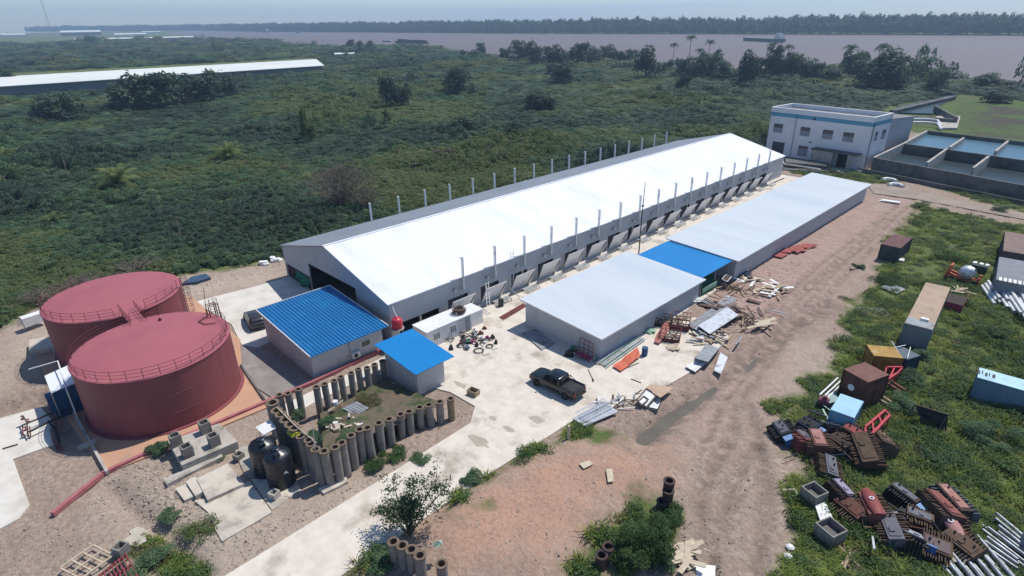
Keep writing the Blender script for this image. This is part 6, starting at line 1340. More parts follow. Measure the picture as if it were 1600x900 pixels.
def cage(u, v, lx, ly, h, yaw, m_, label, n_=5, tilt=0.):
    p = Gh(u, v); t = thing('steel_cage', p, label, 'cage', None, yaw); t.rotation_euler.x = tilt
    m1 = MB()
    for z in (0, h*.33, h*.66, h):
        for a, b_ in (((-lx, -ly), (lx, -ly)), ((lx, -ly), (lx, ly)), ((lx, ly), (-lx, ly)), ((-lx, ly), (-lx, -ly))): m1.beam((*a, z), (*b_, z), .06)
    for k in range(n_+1):
        f = -1+2*k/n_
        for s_ in (1, -1): m1.beam((lx*f, ly*s_, 0), (lx*f, ly*s_, h), .04); m1.beam((lx*s_, ly*f, 0), (lx*s_, ly*f, h), .04)
    m1.build('bars', m_, t, world=False); m1 = MB(); m1.box(-lx, lx, -ly, ly, .0, .05); m1.build('floor', m_, t, world=False)
    m1 = MB(); m1.box(-lx, lx, -ly-.01, -ly+.02, .05, h*.5); m1.box(lx-.02, lx+.01, -ly+.03, ly, .05, h*.45); m1.build('side_panel', m_, t, world=False)
    m1 = MB()
    for k in range(6): m1.beam((random.uniform(-lx, lx)*.8, random.uniform(-ly, ly)*.8, .1), (random.uniform(-lx, lx)*.8, random.uniform(-ly, ly)*.8, h*.8), .06)
    m1.build('scrap', rust_dark, t, world=False)
cmz = M('maroon', (.17, .055, .05), (.11, .04, .038), sc=2, rough=.8)
cage(1047, 530, 1.0, .9, 1.1, .45, cmz, 'nearest maroon steel cage full of scrap beside the low shed'); cage(1062, 512, 1.0, .9, 1.5, .45, cmz, 'taller maroon steel cage behind the nearest cage'); cage(1036, 508, .9, .7, 1.1, .4, black_metal, 'dark steel cage against the low shed wall', 6)
m1 = MB()
for k in range(4): a = [G(1022+k, 534-k*3, .3), G(1030, 537-k*3, .3), G(1046, 515-k*3, .8), G(1040, 511-k*3, .8)]; m1.hull_quad(*a, .05)
single(m1, 'red_boards', M('salmon', (.45, .17, .14), rough=.7), 'reddish boards leaning against the maroon cages', 'boards')
for u, v, m_, lb in ((1015, 519, mint, 'crumpled pale green plastic between the cages and the shed'), (1052, 545, timber_pale, 'torn pale sacks below the maroon cages'), (1093, 531, white_paint, 'white crumpled packaging beside the roofing sheets'), (1090, 472, white_paint, 'small white pack at the far corner of the short low shed')):
    m1 = MB()
    for q in range(5): p = Gh(u+random.uniform(-5, 5), v+random.uniform(-3, 3)); m1.hull_quad(p+Vector((-.4, -.3, .1)), p+Vector((.4, -.2, random.uniform(.1, .4))), p+Vector((.3, .4, random.uniform(.1, .5))), p+Vector((-.4, .3, .15)), .05)
    single(m1, 'packaging_waste', m_, lb, 'packaging')
# long grey roofing sheets
def sheets(px, n_, m_, label, dz=.07, z=.15, twist=.12, ribs=6, name='sheet_stack'):
    t = thing(name, G(*px[0]), label, 'sheet stack'); 
    for k in range(n_):
        a, b_, c, d = [G(*q, z+dz*k) for q in px]; ce = (a+b_+c+d)/4; rot = Matrix.Translation(ce) @ Matrix.Rotation(random.uniform(-twist, twist), 4, 'Z') @ Matrix.Translation(-ce); a, b_, c, d = [rot @ q for q in (a, b_, c, d)]
        m1 = MB(); m1.hull_quad(a, b_, c, d, .035)
        for r_ in range(ribs): f = (r_+.5)/ribs; m1.beam(a.lerp(b_, f)+Vector((0, 0, .05)), d.lerp(c, f)+Vector((0, 0, .05)), .05, .04)
        m1.build('sheet', m_[k % len(m_)] if isinstance(m_, list) else m_, t)
    return t
sheets(((1076, 508), (1085, 515), (1150, 470), (1140, 462)), 4, [galv, sheet_grey], 'long pale metal sheets lying beyond the maroon cages', twist=.05)
sheets(((1092, 510), (1112, 523), (1152, 492), (1135, 480)), 6, [sheet_grey, rust_dark, galv], 'thick grey stack of folded sheets among the timber waste', .12, twist=.08)
sheets(((1086, 560), (1106, 566), (1124, 545), (1104, 538)), 6, [sheet_blue, sheet_blue, sheet_grey], 'blue grey stack of metal sheets beside the muddy ditch', .14, twist=.05)
sheets(((1070, 572), (1084, 581), (1108, 566), (1096, 560)), 3, [white_paint, sheet_grey], 'white panels and black rolls at the near end of the blue grey stack', .08, twist=.2, ribs=2)
sheets(((1112, 578), (1122, 584), (1140, 560), (1130, 552)), 2, [galv], 'loose pale sheet along the edge of the ditch', .08, twist=.15, ribs=3)
sheets(((895, 655), (914, 667), (965, 643), (944, 628)), 3, [galv, sheet_grey, galv], 'stack of galvanised grating panels beside the parked pickup', .09, twist=.06, ribs=16, name='grating_stack')
for k, (dx, lb) in enumerate(((0, 'near galvanised ladder section lying on the grating stack'), (1, 'far galvanised ladder section lying on the grating stack'))):
    a, b_ = G(903+k*6, 656+k*7-8, .55), G(948+k*6, 633+k*7-8, .55); ladder(a, b_, 18, .7, galv, lb, Vector((-(b_-a).y, (b_-a).x, 0)), 'ladder_section')
m1 = MB(); m1.tube([G(905, 660, .2), G(920, 618, 1.3)], .03) if False else None
q = Gh(888, 690); m1 = MB(); m1.beam(q, q+Vector((0, 0, 1.3)), .18); single(m1, 'marker_post', timber_pale, 'short pale post standing in the weeds beside the ditch', 'post')
# white framed panels
def panel(px, z, m_, fm, label, name='framed_panel', zz=(0, 0, 0, 0)):
    a, b_, c, d = [G(*q, z+zz[i]) for i, q in enumerate(px)]; t = thing(name, ((a+b_+c+d)/4).to_tuple(), label, 'panel'); m1 = MB(); m1.hull_quad(a, b_, c, d, .06); m1.build('sheet', m_, t)
    if fm:
        m1 = MB()
        for p0, p1 in ((a, b_), (b_, c), (c, d), (d, a)): m1.beam(p0+Vector((0, 0, .07)), p1+Vector((0, 0, .07)), .1, .06)
        m1.build('frame', fm, t)
panel(((995, 626), (1010, 608), (1026, 618), (1010, 637)), .4, white_paint, timber_dark, 'white panel with a dark frame at the yard corner', zz=(0, .2, .2, 0))
panel(((1010, 637), (1026, 618), (1035, 624), (1028, 641)), .2, white_paint, black_metal, 'smaller white panel leaning over the ditch edge')
panel(((1008, 606), (1018, 600), (1053, 606), (1032, 621)), .6, M('plywood', (.50, .36, .25), (.42, .30, .21), sc=2, rough=.8), None, 'tan plywood sheet propped on the white panels', 'plywood_sheet', (0, .1, .1, .2))
panel(((997, 628), (1006, 620), (1013, 625), (1003, 634)), .55, white_paint, timber_dark, 'little white window panel lying on the bigger one')
panel(((905, 724), (921, 719), (927, 725), (912, 732)), .72, timber_pale, None, 'pale thin board lying left on the orange earth', 'loose_board'); panel(((947, 733), (957, 732), (959, 752), (950, 753)), .72, timber_pale, None, 'upright lying pale board right on the orange earth', 'loose_board')
panel(((1085, 880), (1118, 884), (1117, 905), (1088, 905)), .2, white_paint, None, 'white sheet at the bottom edge beside the broken crate wood', 'white_board')
m1 = MB()
for k in range(14): p = Gh(1070+random.uniform(-14, 14), 874+random.uniform(-16, 18)); a = random.uniform(0, 3); d = Vector((math.cos(a), math.sin(a), random.uniform(-.1, .3)))*.7; m1.beam(p-d+Vector((0, 0, .3)), p+d+Vector((0, 0, .35)), .35, .05)
single(m1, 'broken_crate_wood', timber_pale, 'heap of broken pale crate boards at the bottom edge', 'wood waste')
# timber heaps as things made of planks
heap('rubbish_heap', 545, 665, 14, 7, 26, .9, .2, [timber_pale, white_paint, timber_dark, sheet_grey], 'pale rubbish bits strewn over the soil inside the pile enclosure', .35, None, .3, .04, 1.25)
heap('timber_heap', 1120, 530, 13, 6, 30, 2.4, .18, [timber, timber_pale, timber_dark, sheet_grey], 'mixed timber and packaging heap between the two sheet stacks')
heap('timber_heap', 1210, 455, 14, 4, 26, 2.4, .35, [timber_pale, timber, white_paint], 'pale plank and board heap nearest the red earth track')
heap('timber_heap', 1168, 438, 12, 5, 16, 2.4, .35, [timber_pale, timber_dark, white_paint], 'flat pale board waste along the wall of the longer low shed', .15)
heap('timber_heap', 1160, 500, 14, 7, 22, 2.6, .16, [timber_dark, timber, timber_dark], 'dark timber waste spread on the earth below the sheet stack', .3)
heap('timber_heap', 1150, 455, 22, 8, 36, 2.8, .12, [timber_dark, timber, rust_dark], 'thin dark planks littering the ground between the shed and the track', .1)
heap('brown_sheets_heap', 1132, 480, 12, 5, 14, 3.0, .5, [M('brown_sheet', (.22, .15, .12), (.16, .11, .09), sc=2, rough=.85), timber_dark], 'brown sheet scrap heap beyond the long pale metal sheets', .25)
heap('timber_heap', 1190, 514, 4, 5, 7, 2.6, .35, [timber_pale, timber], 'small leaning pale plank group at the ditch bank', .6, 1.0, .3)
heap('timber_heap', 965, 632, 12, 6, 18, 1.4, .12, [timber_dark, white_paint, sheet_grey], 'small mixed board scraps between the ladders and the white panels', .25)
heap('timber_heap', 1330, 300, 10, 3, 8, 2.5, .2, [timber_pale, timber_dark], 'scattered planks at the far end of the longer low shed', .1)
m1 = MB(); a = [G(1192, 525), G(1200, 505)];
for (u, v, lb, k_) in ((1235, 393, 'bright red sheet waste lying at the foot of the longer low shed', 9),):
    m1 = MB()
    for k in range(k_+4): p = Gh(u+random.uniform(-26, 22), v+random.uniform(-4, 4)+(u-1235)*0); p = Gh(1215+k*4.2, 401-k*1.4+random.uniform(-3, 3)); m1.hull_quad(p+Vector((-.9, -.5, .1)), p+Vector((.8, -.6, random.uniform(.1, .4))), p+Vector((.9, .6, random.uniform(.1, .5))), p+Vector((-.7, .5, .15)), .05)
    single(m1, 'red_sheeting', M('dusty_red', (.36, .10, .09), (.28, .08, .07), sc=2, rough=.8), lb, 'sheeting')
m1 = MB()
for q in range(6): p = Gh(1163+random.uniform(-8, 8), 430+random.uniform(-2, 2)); m1.hull_quad(p+Vector((-.5, -.4, .1)), p+Vector((.5, -.3, .3)), p+Vector((.4, .5, .35)), p+Vector((-.4, .4, .15)), .06)
single(m1, 'navy_bags', navy, 'dark navy bags against the wall of the longer low shed', 'bags')
t = thing('green_skip', G(1110, 450), 'green and pale mint skip between the two low sheds', 'skip')
a = [G(1096, 462, .1), G(1118, 450, .1), G(1112, 437, .1), G(1092, 448, .1)]; m1 = MB(); m1.prism([(q.x, q.y) for q in a], .1, 1.0); m1.build('body', green_paint, t); m1 = MB(); d = (a[1]-a[0]).normalized(); m1.beam(a[0]+Vector((.1, -.1, .75)), a[1]+Vector((.1, -.1, .75)), .08, .5); m1.build('lip', mint, t)
rods((1098, 470), (1114, 478), 6, .5, .16, [sheet_grey, black_metal], .1, 'short dark green and grey beams at the corner of the short low shed', 'beam_stack', 'steel bundle')
panel(((1128, 437), (1136, 441), (1143, 433), (1134, 430)), .9, timber_dark, galv, 'small framed window panel propped below the blue canopy', zz=(0, 0, .3, .3))
m1 = MB(); m1.tube([Gh(1198, 485)+Vector((0, 0, .3)), Gh(1226, 499)+Vector((0, 0, .5))], .07); single(m1, 'white_pipe', white_paint, 'single pale pipe poking across the ditch', 'pipe')
for (u, v, lb) in ((1388, 285, 'white bent duct piece at the far end of the track'), (1398, 293, 'second white bent duct piece near the track end'), (1384, 315, 'flat white panels beside the end of the red earth'), (1397, 317, 'small square white panel at the end of the red earth'), (1400, 398+10, 'white torn sheet lying in the grass beside the dark container')):
    m1 = MB(); p = Gh(u, v)
    if 'duct' in lb: m1.tube([p+Vector((-1.2, 0, .4)), p+Vector((-.8, 1.0, .4)), p+Vector((.4, 1.3, .4)), p+Vector((1.3, .3, .4))], .38, 8)
    else:
        for k in range(3): m1.hull_quad(p+Vector((-1+.2*k, -.6, .1+.1*k)), p+Vector((1, -.5, .15+.1*k)), p+Vector((.8, .7, .3)), p+Vector((-.8, .6+.2*k, .2)), .06)
    single(m1, 'white_scrap', white_paint, lb, 'debris')
heap('pipe_heap', 1300, 268, 24, 3, 14, 7, .3, [sheet_grey, M('pale_green', (.40, .45, .25), rough=.8), timber_dark], 'long pipes and beams heaped in front of the two storey building', .4, .1, .02, .25)
m1 = MB(); m1.prism([(p.x, p.y) for p in (G(1225, 252), G(1290, 262), G(1290, 268), G(1226, 262))], 0, 1.2); single(m1, 'dark_lean_to', conc_dark, 'dark low lean to roof in front of the two storey building', 'lean to')
m1 = MB(); m1.tube([G(1223, 250, 2), G(1225, 256, 2), G(1282, 264, 2), G(1283, 268, .2)], .12, 6); single(m1, 'white_bent_pipe', white_paint, 'thin white bent pipe between the hall and the two storey building', 'pipe')

# ---------------- the scrapyard on the right
def container(L_, N_, R_, z, h, m_, mt, label, name='container', cat='container', rib=.3, doors=True, z0=0., parts=True):
    if isinstance(R_, (int, float)):
        n0, l0 = G(*N_, z), G(*L_, z); ay = l0-n0; ly = ay.length; ay.normalize(); ax = Vector((ay.y, -ay.x, 0)); lx = R_; c = n0+ax*lx/2+ay*ly/2; c.z = 0; yaw = math.atan2(ax.y, ax.x)
    else: c, yaw, lx, ly = rectN(L_, N_, R_, z)
    c.z = hgt(c.x, c.y)+z0; t = thing(name, c, label, cat, None, yaw); hx, hy = lx/2, ly/2; H_ = z-c.z
    m1 = MB(); m1.box(-hx, hx, -hy, hy, 0, H_); n_ = int(lx/rib)
    for k in range(n_):
        x = -hx+.12+k*(lx-.24)/n_
        for s_ in (-1, 1): m1.box(x, x+rib*.45, *sorted((s_*hy, s_*(hy+.035))), .12, H_-.12)
    for k in range(int(ly/rib)):
        y = -hy+.12+k*(ly-.24)/max(1, int(ly/rib))
        m1.box(*sorted((-hx, -hx-.03)), y, y+rib*.45, .12, H_-.12); m1.box(*sorted((hx, hx+.03)), y, y+rib*.45, .12, H_-.12)
    m1.build('body', m_, t, world=False)
    m1 = MB(); m1.box(-hx-.05, hx+.05, -hy-.05, hy+.05, H_, H_+.05); m1.build('roof', mt, t, world=False)
    m1 = MB()
    for sx in (-1, 1):
        for sy in (-1, 1): m1.beam((sx*(hx+.03), sy*(hy+.03), 0), (sx*(hx+.03), sy*(hy+.03), H_), .1)
    m1.build('corner_post', m_, t, world=False)
    return t, hx, hy, H_
dg = M('dark_green_grey', (.075, .09, .085), (.05, .06, .058), sc=1, rough=.8)
rr = M('rusty_roof', (.15, .08, .075), (.11, .06, .055), sc=.8, rough=.9, c3=(.20, .13, .11), sc3=1.2)
container((1371, 387), (1407, 388), (1425, 372), 2.3, 2.3, dg, rr, 'dark weathered container with a rusty brown roof beside the red earth track')
# trailer
t, hx, hy, H_ = container((1412, 510), (1456, 516), (1484, 450), 2.5, 2.5, M('trailer_grey', (.22, .25, .27), (.17, .19, .2), sc=1, rough=.7), tan_roof, 'long tan roofed trailer box lying in the grass', 'trailer_box', 'trailer', .5)
m1 = MB(); m1.box(-hx-.02, -hx+1.7, -hy-.02, hy+.02, H_+.052, H_+.075); m1.build('rear_cover', sheet_grey, t, world=False); m1 = MB(); m1.box(-hx+1.6, -hx+2.0, -.6, .1, H_+.05, H_+.3); m1.build('roof_hatch', white_paint, t, world=False)
# brown cube
t, hx, hy, H_ = container((1319, 578), (1356, 597.5), (1388, 586), 3.0, 3.0, rust, M('cube_top', (.20, .095, .08), (.15, .07, .06), sc=1, rough=.8), 'big dark rusty brown box standing among the scrap', 'rusty_box', 'box', .9)
m1 = MB(); m1.lathe([(.0, 0), (.3, 0), (.3, .05), (0, .05)], n=12); m1.xform(Matrix.Translation((-hx-.06, hy*.1, H_*.6)) @ Matrix.Rotation(R(-90), 4, 'Y')); m1.build('pale_hatch', white_paint, t, world=False)
# yellow skip
t, hx, hy, H_ = container((1359, 540), (1366, 556), (1410, 560), 2.0, 2, yellow, M('yellow_top', (.42, .26, .06), (.30, .17, .05), sc=1.2, rough=.7, c3=(.5, .42, .33), sc3=.8), 'rusty yellow ribbed box behind the big brown box', 'yellow_box', 'box', .45)
# navy box with frame
t, hx, hy, H_ = container((1404, 545), (1417, 562), (1437, 556), 1.7, 1.7, navy, M('navy_top', (.10, .13, .16), rough=.7), 'dark navy box with white rods over it below the trailer', 'navy_box', 'box', .6)
m1 = MB(); m1.beam((-hx, -hy, H_+.2), (hx*1.3, hy*.4, H_+.25), .06); m1.beam((-hx, hy, H_+.3), (hx*1.3, hy, H_+.2), .06); m1.beam((-hx*.9, hy*1.3, H_+1.0), (-hx*.3, -hy*1.8, .1), .07); m1.build('loose_frame', white_paint, t, world=False)
# light blue skip
t, hx, hy, H_ = container((1289, 656), (1334, 653), (1348, 628), 1.8, 1.8, blue_box, M('skyblue', (.33, .55, .68), (.28, .48, .60), sc=.8, rough=.55, c3=(.22, .15, .11), sc3=1.1, th3=(.64, .7)), 'light blue steel box with rust streaks in front of the brown box', 'blue_box', 'box', 1.4)
m1 = MB(); m1.box(hx+.03, hx+.06, -.3, .3, H_*.6, H_*.75); m1.build('slot', navy, t, world=False)
# light blue container right
t, hx, hy, H_ = container((1526, 574), (1528, 590), (1640, 622), 2.3, 2.3, M('lb_side', (.16, .26, .34), (.13, .21, .28), sc=.8, rough=.7), M('lb_top', (.42, .62, .78), (.36, .55, .70), sc=.5, rough=.55, c3=(.30, .38, .42), sc3=1), 'light blue container lying in the grass at the right edge', rib=.35)
# black marks (illegible lettering) on the roof of the light blue container
m1 = MB()
for k, (x, w_, y) in enumerate(((-2.8, .10, .1), (-2.5, .18, .0), (-2.2, .08, .15), (-1.95, .16, -.05), (-1.7, .08, .1), (-1.45, .2, 0.))): m1.box(x, x+w_, y-.35, y+.4, H_+.052, H_+.06)
m1.build('faded_marks', black_metal, t, world=False)
# grey hut top right
t, hx, hy, H_ = container((1562, 402), (1557, 437), 8.0, 2.4, 2.4, M('hut_grey', (.26, .27, .29), (.21, .22, .24), sc=.5, rough=.8), M('hut_top', (.20, .21, .23), rough=.6), 'grey steel hut with a white fluted front edge at the right', 'steel_hut', 'hut', .6)
m1 = MB()
for k in range(14): x = -hx+.2+k*.45; m1.box(x, x+.28, -hy-.3, -hy+.9, H_+.05, H_+.12)
m1.build('fluted_edge', white_paint, t, world=False)
t, hx, hy, H_ = container((1571, 362), (1568, 392), 7.0, 2.6, 2.6, M('brown_hut', (.13, .10, .09), (.09, .075, .07), sc=.8, rough=.9), M('brown_top', (.24, .17, .15), (.18, .13, .12), sc=.8, rough=.9), 'brown roofed old container behind the grey steel hut', 'old_container', rib=.5)
# grey cab at bottom right
p = G(1628, 868); t = thing('grey_tank_body', p, 'rounded grey vehicle body cut by the bottom right edge of the view', 'vehicle body'); m1 = MB(); m1.lathe([(0, 0), (1.0, 0), (1.25, .3), (1.2, 1.6), (.9, 2.1), (.3, 2.3), (0, 2.3)], n=16); m1.xform(Matrix.Scale(1.5, 4, (0, 1, 0))); m1.build('body', M('cab_grey', (.20, .21, .25), rough=.5), t, smooth=True, world=False)
m1 = MB(); m1.lathe([(.92, 2.08), (.6, 2.23), (.3, 2.31)], n=16); m1.xform(Matrix.Scale(1.5, 4, (0, 1, 0))); m1.build('cap', rust_red, t, world=False)
# red frames
def redframe(px, z, label, m_=red_paint, bars=3, dz=.4):
    a, b_, c, d = [G(*q, z) for q in px]; t = thing('scrap_gantry', ((a+b_+c+d)/4-Vector((0, 0, z))).to_tuple(), label, 'steel frame'); m1 = MB(); up = Vector((0, 0, dz))
    for p0, p1 in ((a, b_), (d, c)): m1 = MB(); m1.beam(p0, p1, .18, .3); m1.build('side_rail', m_, t)
    for k in range(bars+1): f = k/bars; m1 = MB(); m1.beam(a.lerp(b_, f), d.lerp(c, f), .12, .18); m1.build('cross_bar', m_, t)
    for q in (a, b_, c, d): m1 = MB(); m1.beam(q, Vector((q.x, q.y, .0)), .1); m1.build('leg', m_, t)
redframe(((1352, 690), (1390, 650), (1383, 642), (1352, 668)), 1.3, 'bright red steel ladder frame leaning at the right of the light blue box')
redframe(((1378, 600), (1400, 585), (1410, 575), (1385, 575)), 1.5, 'red steel frame with curved arms between the brown and yellow boxes', bars=2); redframe(((1388, 545), (1404, 560), (1398, 575), (1384, 570)), 1.0, 'red cradle frame behind the yellow box', orange_paint, 2)
rods((1388, 598), (1410, 612), 2, .6, .16, rust_red, .6, 'two rusty red bars slanting down right of the brown box', 'red_bars', 'steel bars'); rods((1374, 622), (1390, 632), 2, .5, .14, timber, .5, 'two light edged bars lying below the brown box', 'low_bars', 'steel bars')
rods((1286, 622), (1314, 596), 3, .5, .12, white_paint, .9, 'white slanting poles leaning on the left side of the brown box', 'white_poles', 'poles')
panel(((1291, 617), (1305, 611), (1311, 626), (1296, 630)), 1.0, M('pale_teal', (.30, .42, .40), rough=.7), None, 'pale teal sheet beside the white slanting poles', 'teal_sheet')
p = Gh(1286, 632); machine(1287, 634, 'faded magenta drum machine left of the light blue box', M('dull_magenta', (.25, .07, .10), rough=.7), 1.0, .3, z=.3)
# loader with grey drum
p = Gh(1505, 440); t = thing('concrete_mixer', p, 'orange framed mixer with a pale grey drum beside the pipe stack', 'mixer'); yaw = .4
m1 = MB(); m1.lathe([(.3, -.9), (.75, -.5), (.9, 0), (.8, .5), (.35, .9), (.3, .9)], n=18); m1.xform(Matrix.Translation((.1, .0, 1.3)) @ Matrix.Rotation(R(60), 4, 'Y')); m1.build('drum', galv, t, smooth=True, world=False)
m1 = MB(); 
for a, b_ in (((-2.0, -.5, .1), (-1.6, -.6, 1.9)), ((-2.0, .6, .1), (-1.6, .4, 1.9)), ((-1.6, -.6, 1.9), (-1.6, .4, 1.9)), ((-2, -.5, 1), (0, -.5, .5)), ((-2, .6, 1), (0, .6, .5)), ((-1.8, -.5, .4), (1.6, -.5, .4)), ((-1.8, .6, .4), (1.6, .6, .4)), ((1.4, -.6, .2), (1.5, -.6, 1.1)), ((1.4, .6, .2), (1.5, .6, 1.1))): m1.beam(a, b_, .22, .22)
m1.build('frame', orange_paint, t, world=False)
for x in (-1.2, 1.2):
    for y in (-.8, .8): wheel(t, x, y, .35, .2)
p = Gh(1527, 428); t = thing('white_engine', p, 'white and green engine block behind the mixer', 'engine'); m1 = MB(); m1.box(-.8, .8, -.5, .5, .2, 1.3); m1.build('block', M('dark_olive', (.06, .08, .05), rough=.7), t, world=False)
for x in (-.6, .1, .7): m1 = MB(); m1.box(x-.2, x+.2, -.55, .2, 1.3, 1.6); m1.build('cover', white_paint, t, world=False)
container((1476, 470), (1504, 478), (1512, 466), 1.1, 1.1, M('skip_red', (.40, .04, .08), (.30, .035, .06), sc=1, rough=.6), rust_dark, 'crimson red trough beside the trailer end', 'red_trough', 'trough', .6)
heap('timber_heap', 1498, 458, 8, 3, 12, 2.6, .2, [timber, rust_red, timber_pale], 'brown planks lying between the mixer and the crimson trough', .3)
panel(((1375, 449), (1392, 441), (1415, 452), (1402, 458)), .3, sheet_grey, None, 'grey torn sheet half sunk in the grass above the trailer', 'torn_sheet'); slabthing(((1342, 480), (1380, 481), (1390, 490), (1385, 497), (1352, 491)), -.1, .2, concrete, 'broken pale concrete slab in the grass left of the trailer')
# dark wreck panel
t = thing('burnt_panel', G(1452, 660), 'black burnt out box wreck with bare frame posts in the grass', 'wreck'); a, b_, c, d = G(1430, 632, 1.7), G(1482, 648, 1.7), G(1478, 676, .2), G(1440, 660, .2)
m1 = MB(); m1.hull_quad(a, b_, c, d, .08); m1.build('sheet', black_metal, t); m1 = MB()
for q in (a, b_): m1.beam(q, Vector((q.x-.3, q.y-.7, 0)), .08)
m1.beam(a, b_, .08); m1.beam(a-Vector((0, 0, .6)), (c+d)/2, .1); m1.build('post', timber_dark, t)
# pipe stacks, each pipe its own thing
def pipes(n_, fa, fb, r, m_, name, labelf, group, jit=.25, layers=2, z0=.1):
    for k in range(n_):
        f = k/(n_-1); a = fa(f); b_ = fb(f); d = (b_-a).normalized(); ln = (b_-a).length*random.uniform(.8, 1.08); lay = k % layers; z = z0+r+lay*r*1.75
        a = Vector((a.x, a.y, hgt(a.x, a.y)*.5+z)); b_ = Vector((b_.x, b_.y, z+random.uniform(-.02, .15))); dd = (b_-a).normalized(); b_ = a+dd*ln; a = a+dd*random.uniform(-jit, jit)
        t = thing(name, (a+b_)/2, labelf % ORD[k], 'pipe', group); rt = dd.to_track_quat('Z', 'Y').to_matrix().to_4x4(); l_ = (b_-a).length
        m1 = MB(); m1.lathe([(r*.82, -l_/2), (r, -l_/2), (r, l_/2), (r*.82, l_/2), (r*.82, -l_/2)], n=12); m1.xform(rt); o = m1.build('tube', m_, t, smooth=True, world=False)
def lerpG(p, q, z=0): return lambda f: G(p[0]+(q[0]-p[0])*f, p[1]+(q[1]-p[1])*f, z)
pipes(22, lerpG((1532, 448), (1618, 458)), lerpG((1552, 478), (1650, 520)), .17, white_paint, 'white_pipe', '%s white pipe from the left in the fanned stack before the grey hut', 'white pipes fanned out by the grey hut', .5, 3)
pipes(9, lerpG((1550, 446), (1590, 449)), lerpG((1585, 500), (1640, 545)), .17, white_paint, 'white_pipe', '%s long white pipe from the left sticking out of the fanned stack', 'long white pipes of the fanned out stack', .5, 3, .5)
pipes(13, lerpG((1462, 875), (1530, 845)), lerpG((1500, 925), (1600, 930)), .13, pipe_galv, 'galvanised_pipe', '%s galvanised pipe from the left in the bottom right stack', 'galvanised pipes at the bottom right', .3, 2)
pipes(12, lerpG((1520, 850), (1560, 822)), lerpG((1590, 900), (1640, 890)), .10, pipe_galv, 'galvanised_pipe', '%s thin galvanised pipe from the left above the bottom right stack', 'thin galvanised pipes at the bottom right', .5, 3, .25)
pipes(3, lerpG((1462, 862), (1480, 856)), lerpG((1480, 895), (1510, 890)), .2, M('cream', (.55, .52, .42), (.45, .42, .34), sc=2), 'cream_pipe', '%s thick cream pipe at the left end of the galvanised stack', 'thick cream pipes', .2, 1)
def far_thing(): pass
# scrapped transformers
def transformer(u, v, yaw, label, L_=1.6, W_=.9, H_=1.25, body=rust_dark, fin=rust_dark, lid=rust_red, box=None, plate=True, z=None, fins=11, dome=False, tip=0., rad=.5):
    p = Gh(u, v); 
    if z: p.z += z
    t = thing('scrap_transformer', p, label, 'transformer', None, yaw); t.rotation_euler.y = tip or random.uniform(-.16, .16); t.rotation_euler.x = random.uniform(-.4, .4); t.location.z -= random.uniform(.05, .25)
    hx, hy = L_/2, W_/2; m1 = MB(); m1.box(-hx, hx, -hy, hy, 0, H_); m1.box(-hx-.05, hx+.05, -hy-.05, hy+.05, 0, .1); m1.build('tank', body, t, world=False)
    for s_ in (1, -1):
        m1 = MB()
        for k in range(fins):
            x = -hx+.08+k*(L_-.16)/(fins-1)+random.uniform(-.02, .02)
            m1.box(x-.03, x+.03, *sorted((s_*hy, s_*(hy+rad*random.uniform(.8, 1.05)))), H_*.14, H_*random.uniform(.84, .93))
        m1.build('radiator', fin, t, world=False)
    if dome:
        m1 = MB(); m1.tube([(-hx-.1, 0, H_+.12), (-hx*.5, 0, H_+.28), (hx*.5, 0, H_+.28), (hx+.1, 0, H_+.12)], [hy*.5, hy*.8, hy*.8, hy*.5], 12); m1.xform(Matrix.Translation((0, 0, H_+.05)) @ Matrix.Scale(.45, 4, (0, 0, 1)) @ Matrix.Translation((0, 0, -H_-.1))); o = m1.build('lid', lid, t, smooth=True, world=False)
        m1 = MB(); m1.lathe([(.16, 0), (.16, .06), (.1, .06), (.1, 0)], n=12); m1.xform(Matrix.Translation((0, 0, H_+.05+.45*(.18+hy*.78)))); m1.build('gauge_ring', white_paint, o, world=False)
    else: m1 = MB(); m1.box(-hx*.9, hx*.8, -hy*.72, hy*.72, H_, H_+.05); q = random.uniform(-.4, .3); m1.box(hx*q, hx*(q+.3), -hy*.5, hy*.1, H_+.05, H_+.13); m1.build('lid', lid, t, world=False)
    if not dome:
        for k in range(random.choice((0, 1, 2, 3))): m1 = MB(); m1.lathe([(.05, 0), (.07, .03), (.04, .07), (.07, .1), (.03, .15), (.02, .2), (0, .2)], n=8); m1.xform(Matrix.Translation((-hx*.6+k*hx*.6, hy*.3, H_+.06))); m1.build('bushing', black_metal, t, world=False)
    if plate: MB().box(-hx-.08, -hx-.052, -.2, .2, H_*.5, H_*.85).build('nameplate', M('plate_grey', (.40, .40, .38), rough=.5), t, world=False)
    if box:
        m1 = MB(); m1.box(hx+.05, hx+.55, -.35, .35, H_*.25, H_*.85); bx = m1.build('control_box', box, t, world=False); MB().box(hx+.05, hx+.58, -.38, .38, H_*.85, H_*.85+.06).build('cover', M('lid_sky', (.22, .36, .60), rough=.5), bx, world=False)
    return t
pk = M('pink_rust', (.36, .19, .16), (.28, .13, .11), sc=1.5, rough=.8, c3=(.45, .30, .26), sc3=1.2); br_ = M('brown_fins', (.13, .085, .055), (.08, .052, .036), sc=2.5, rough=.85); gb = M('grey_blue_metal', (.13, .13, .15), (.10, .10, .115), sc=1, rough=.7)
transformer(1226, 682, -.7, 'dark transformer with a pale nameplate at the upper left end of the scrap row', body=black_metal, fin=black_metal, lid=gb, box=blue_lid)
transformer(1252, 700, -.6, 'transformer with stacked maroon radiators behind the pink lidded one', body=rust_red, fin=rust_red, lid=gb, plate=False)
transformer(1276, 706, -1.0, 'transformer with a pink rusty lid and long hanging fins', 2.2, 1.0, 1.5, rust, br_, pk)
transformer(1288, 738, -1.1, 'grey lidded transformer below the pink lidded one', 1.9, .8, 1.1, gb, br_, gb, plate=False)
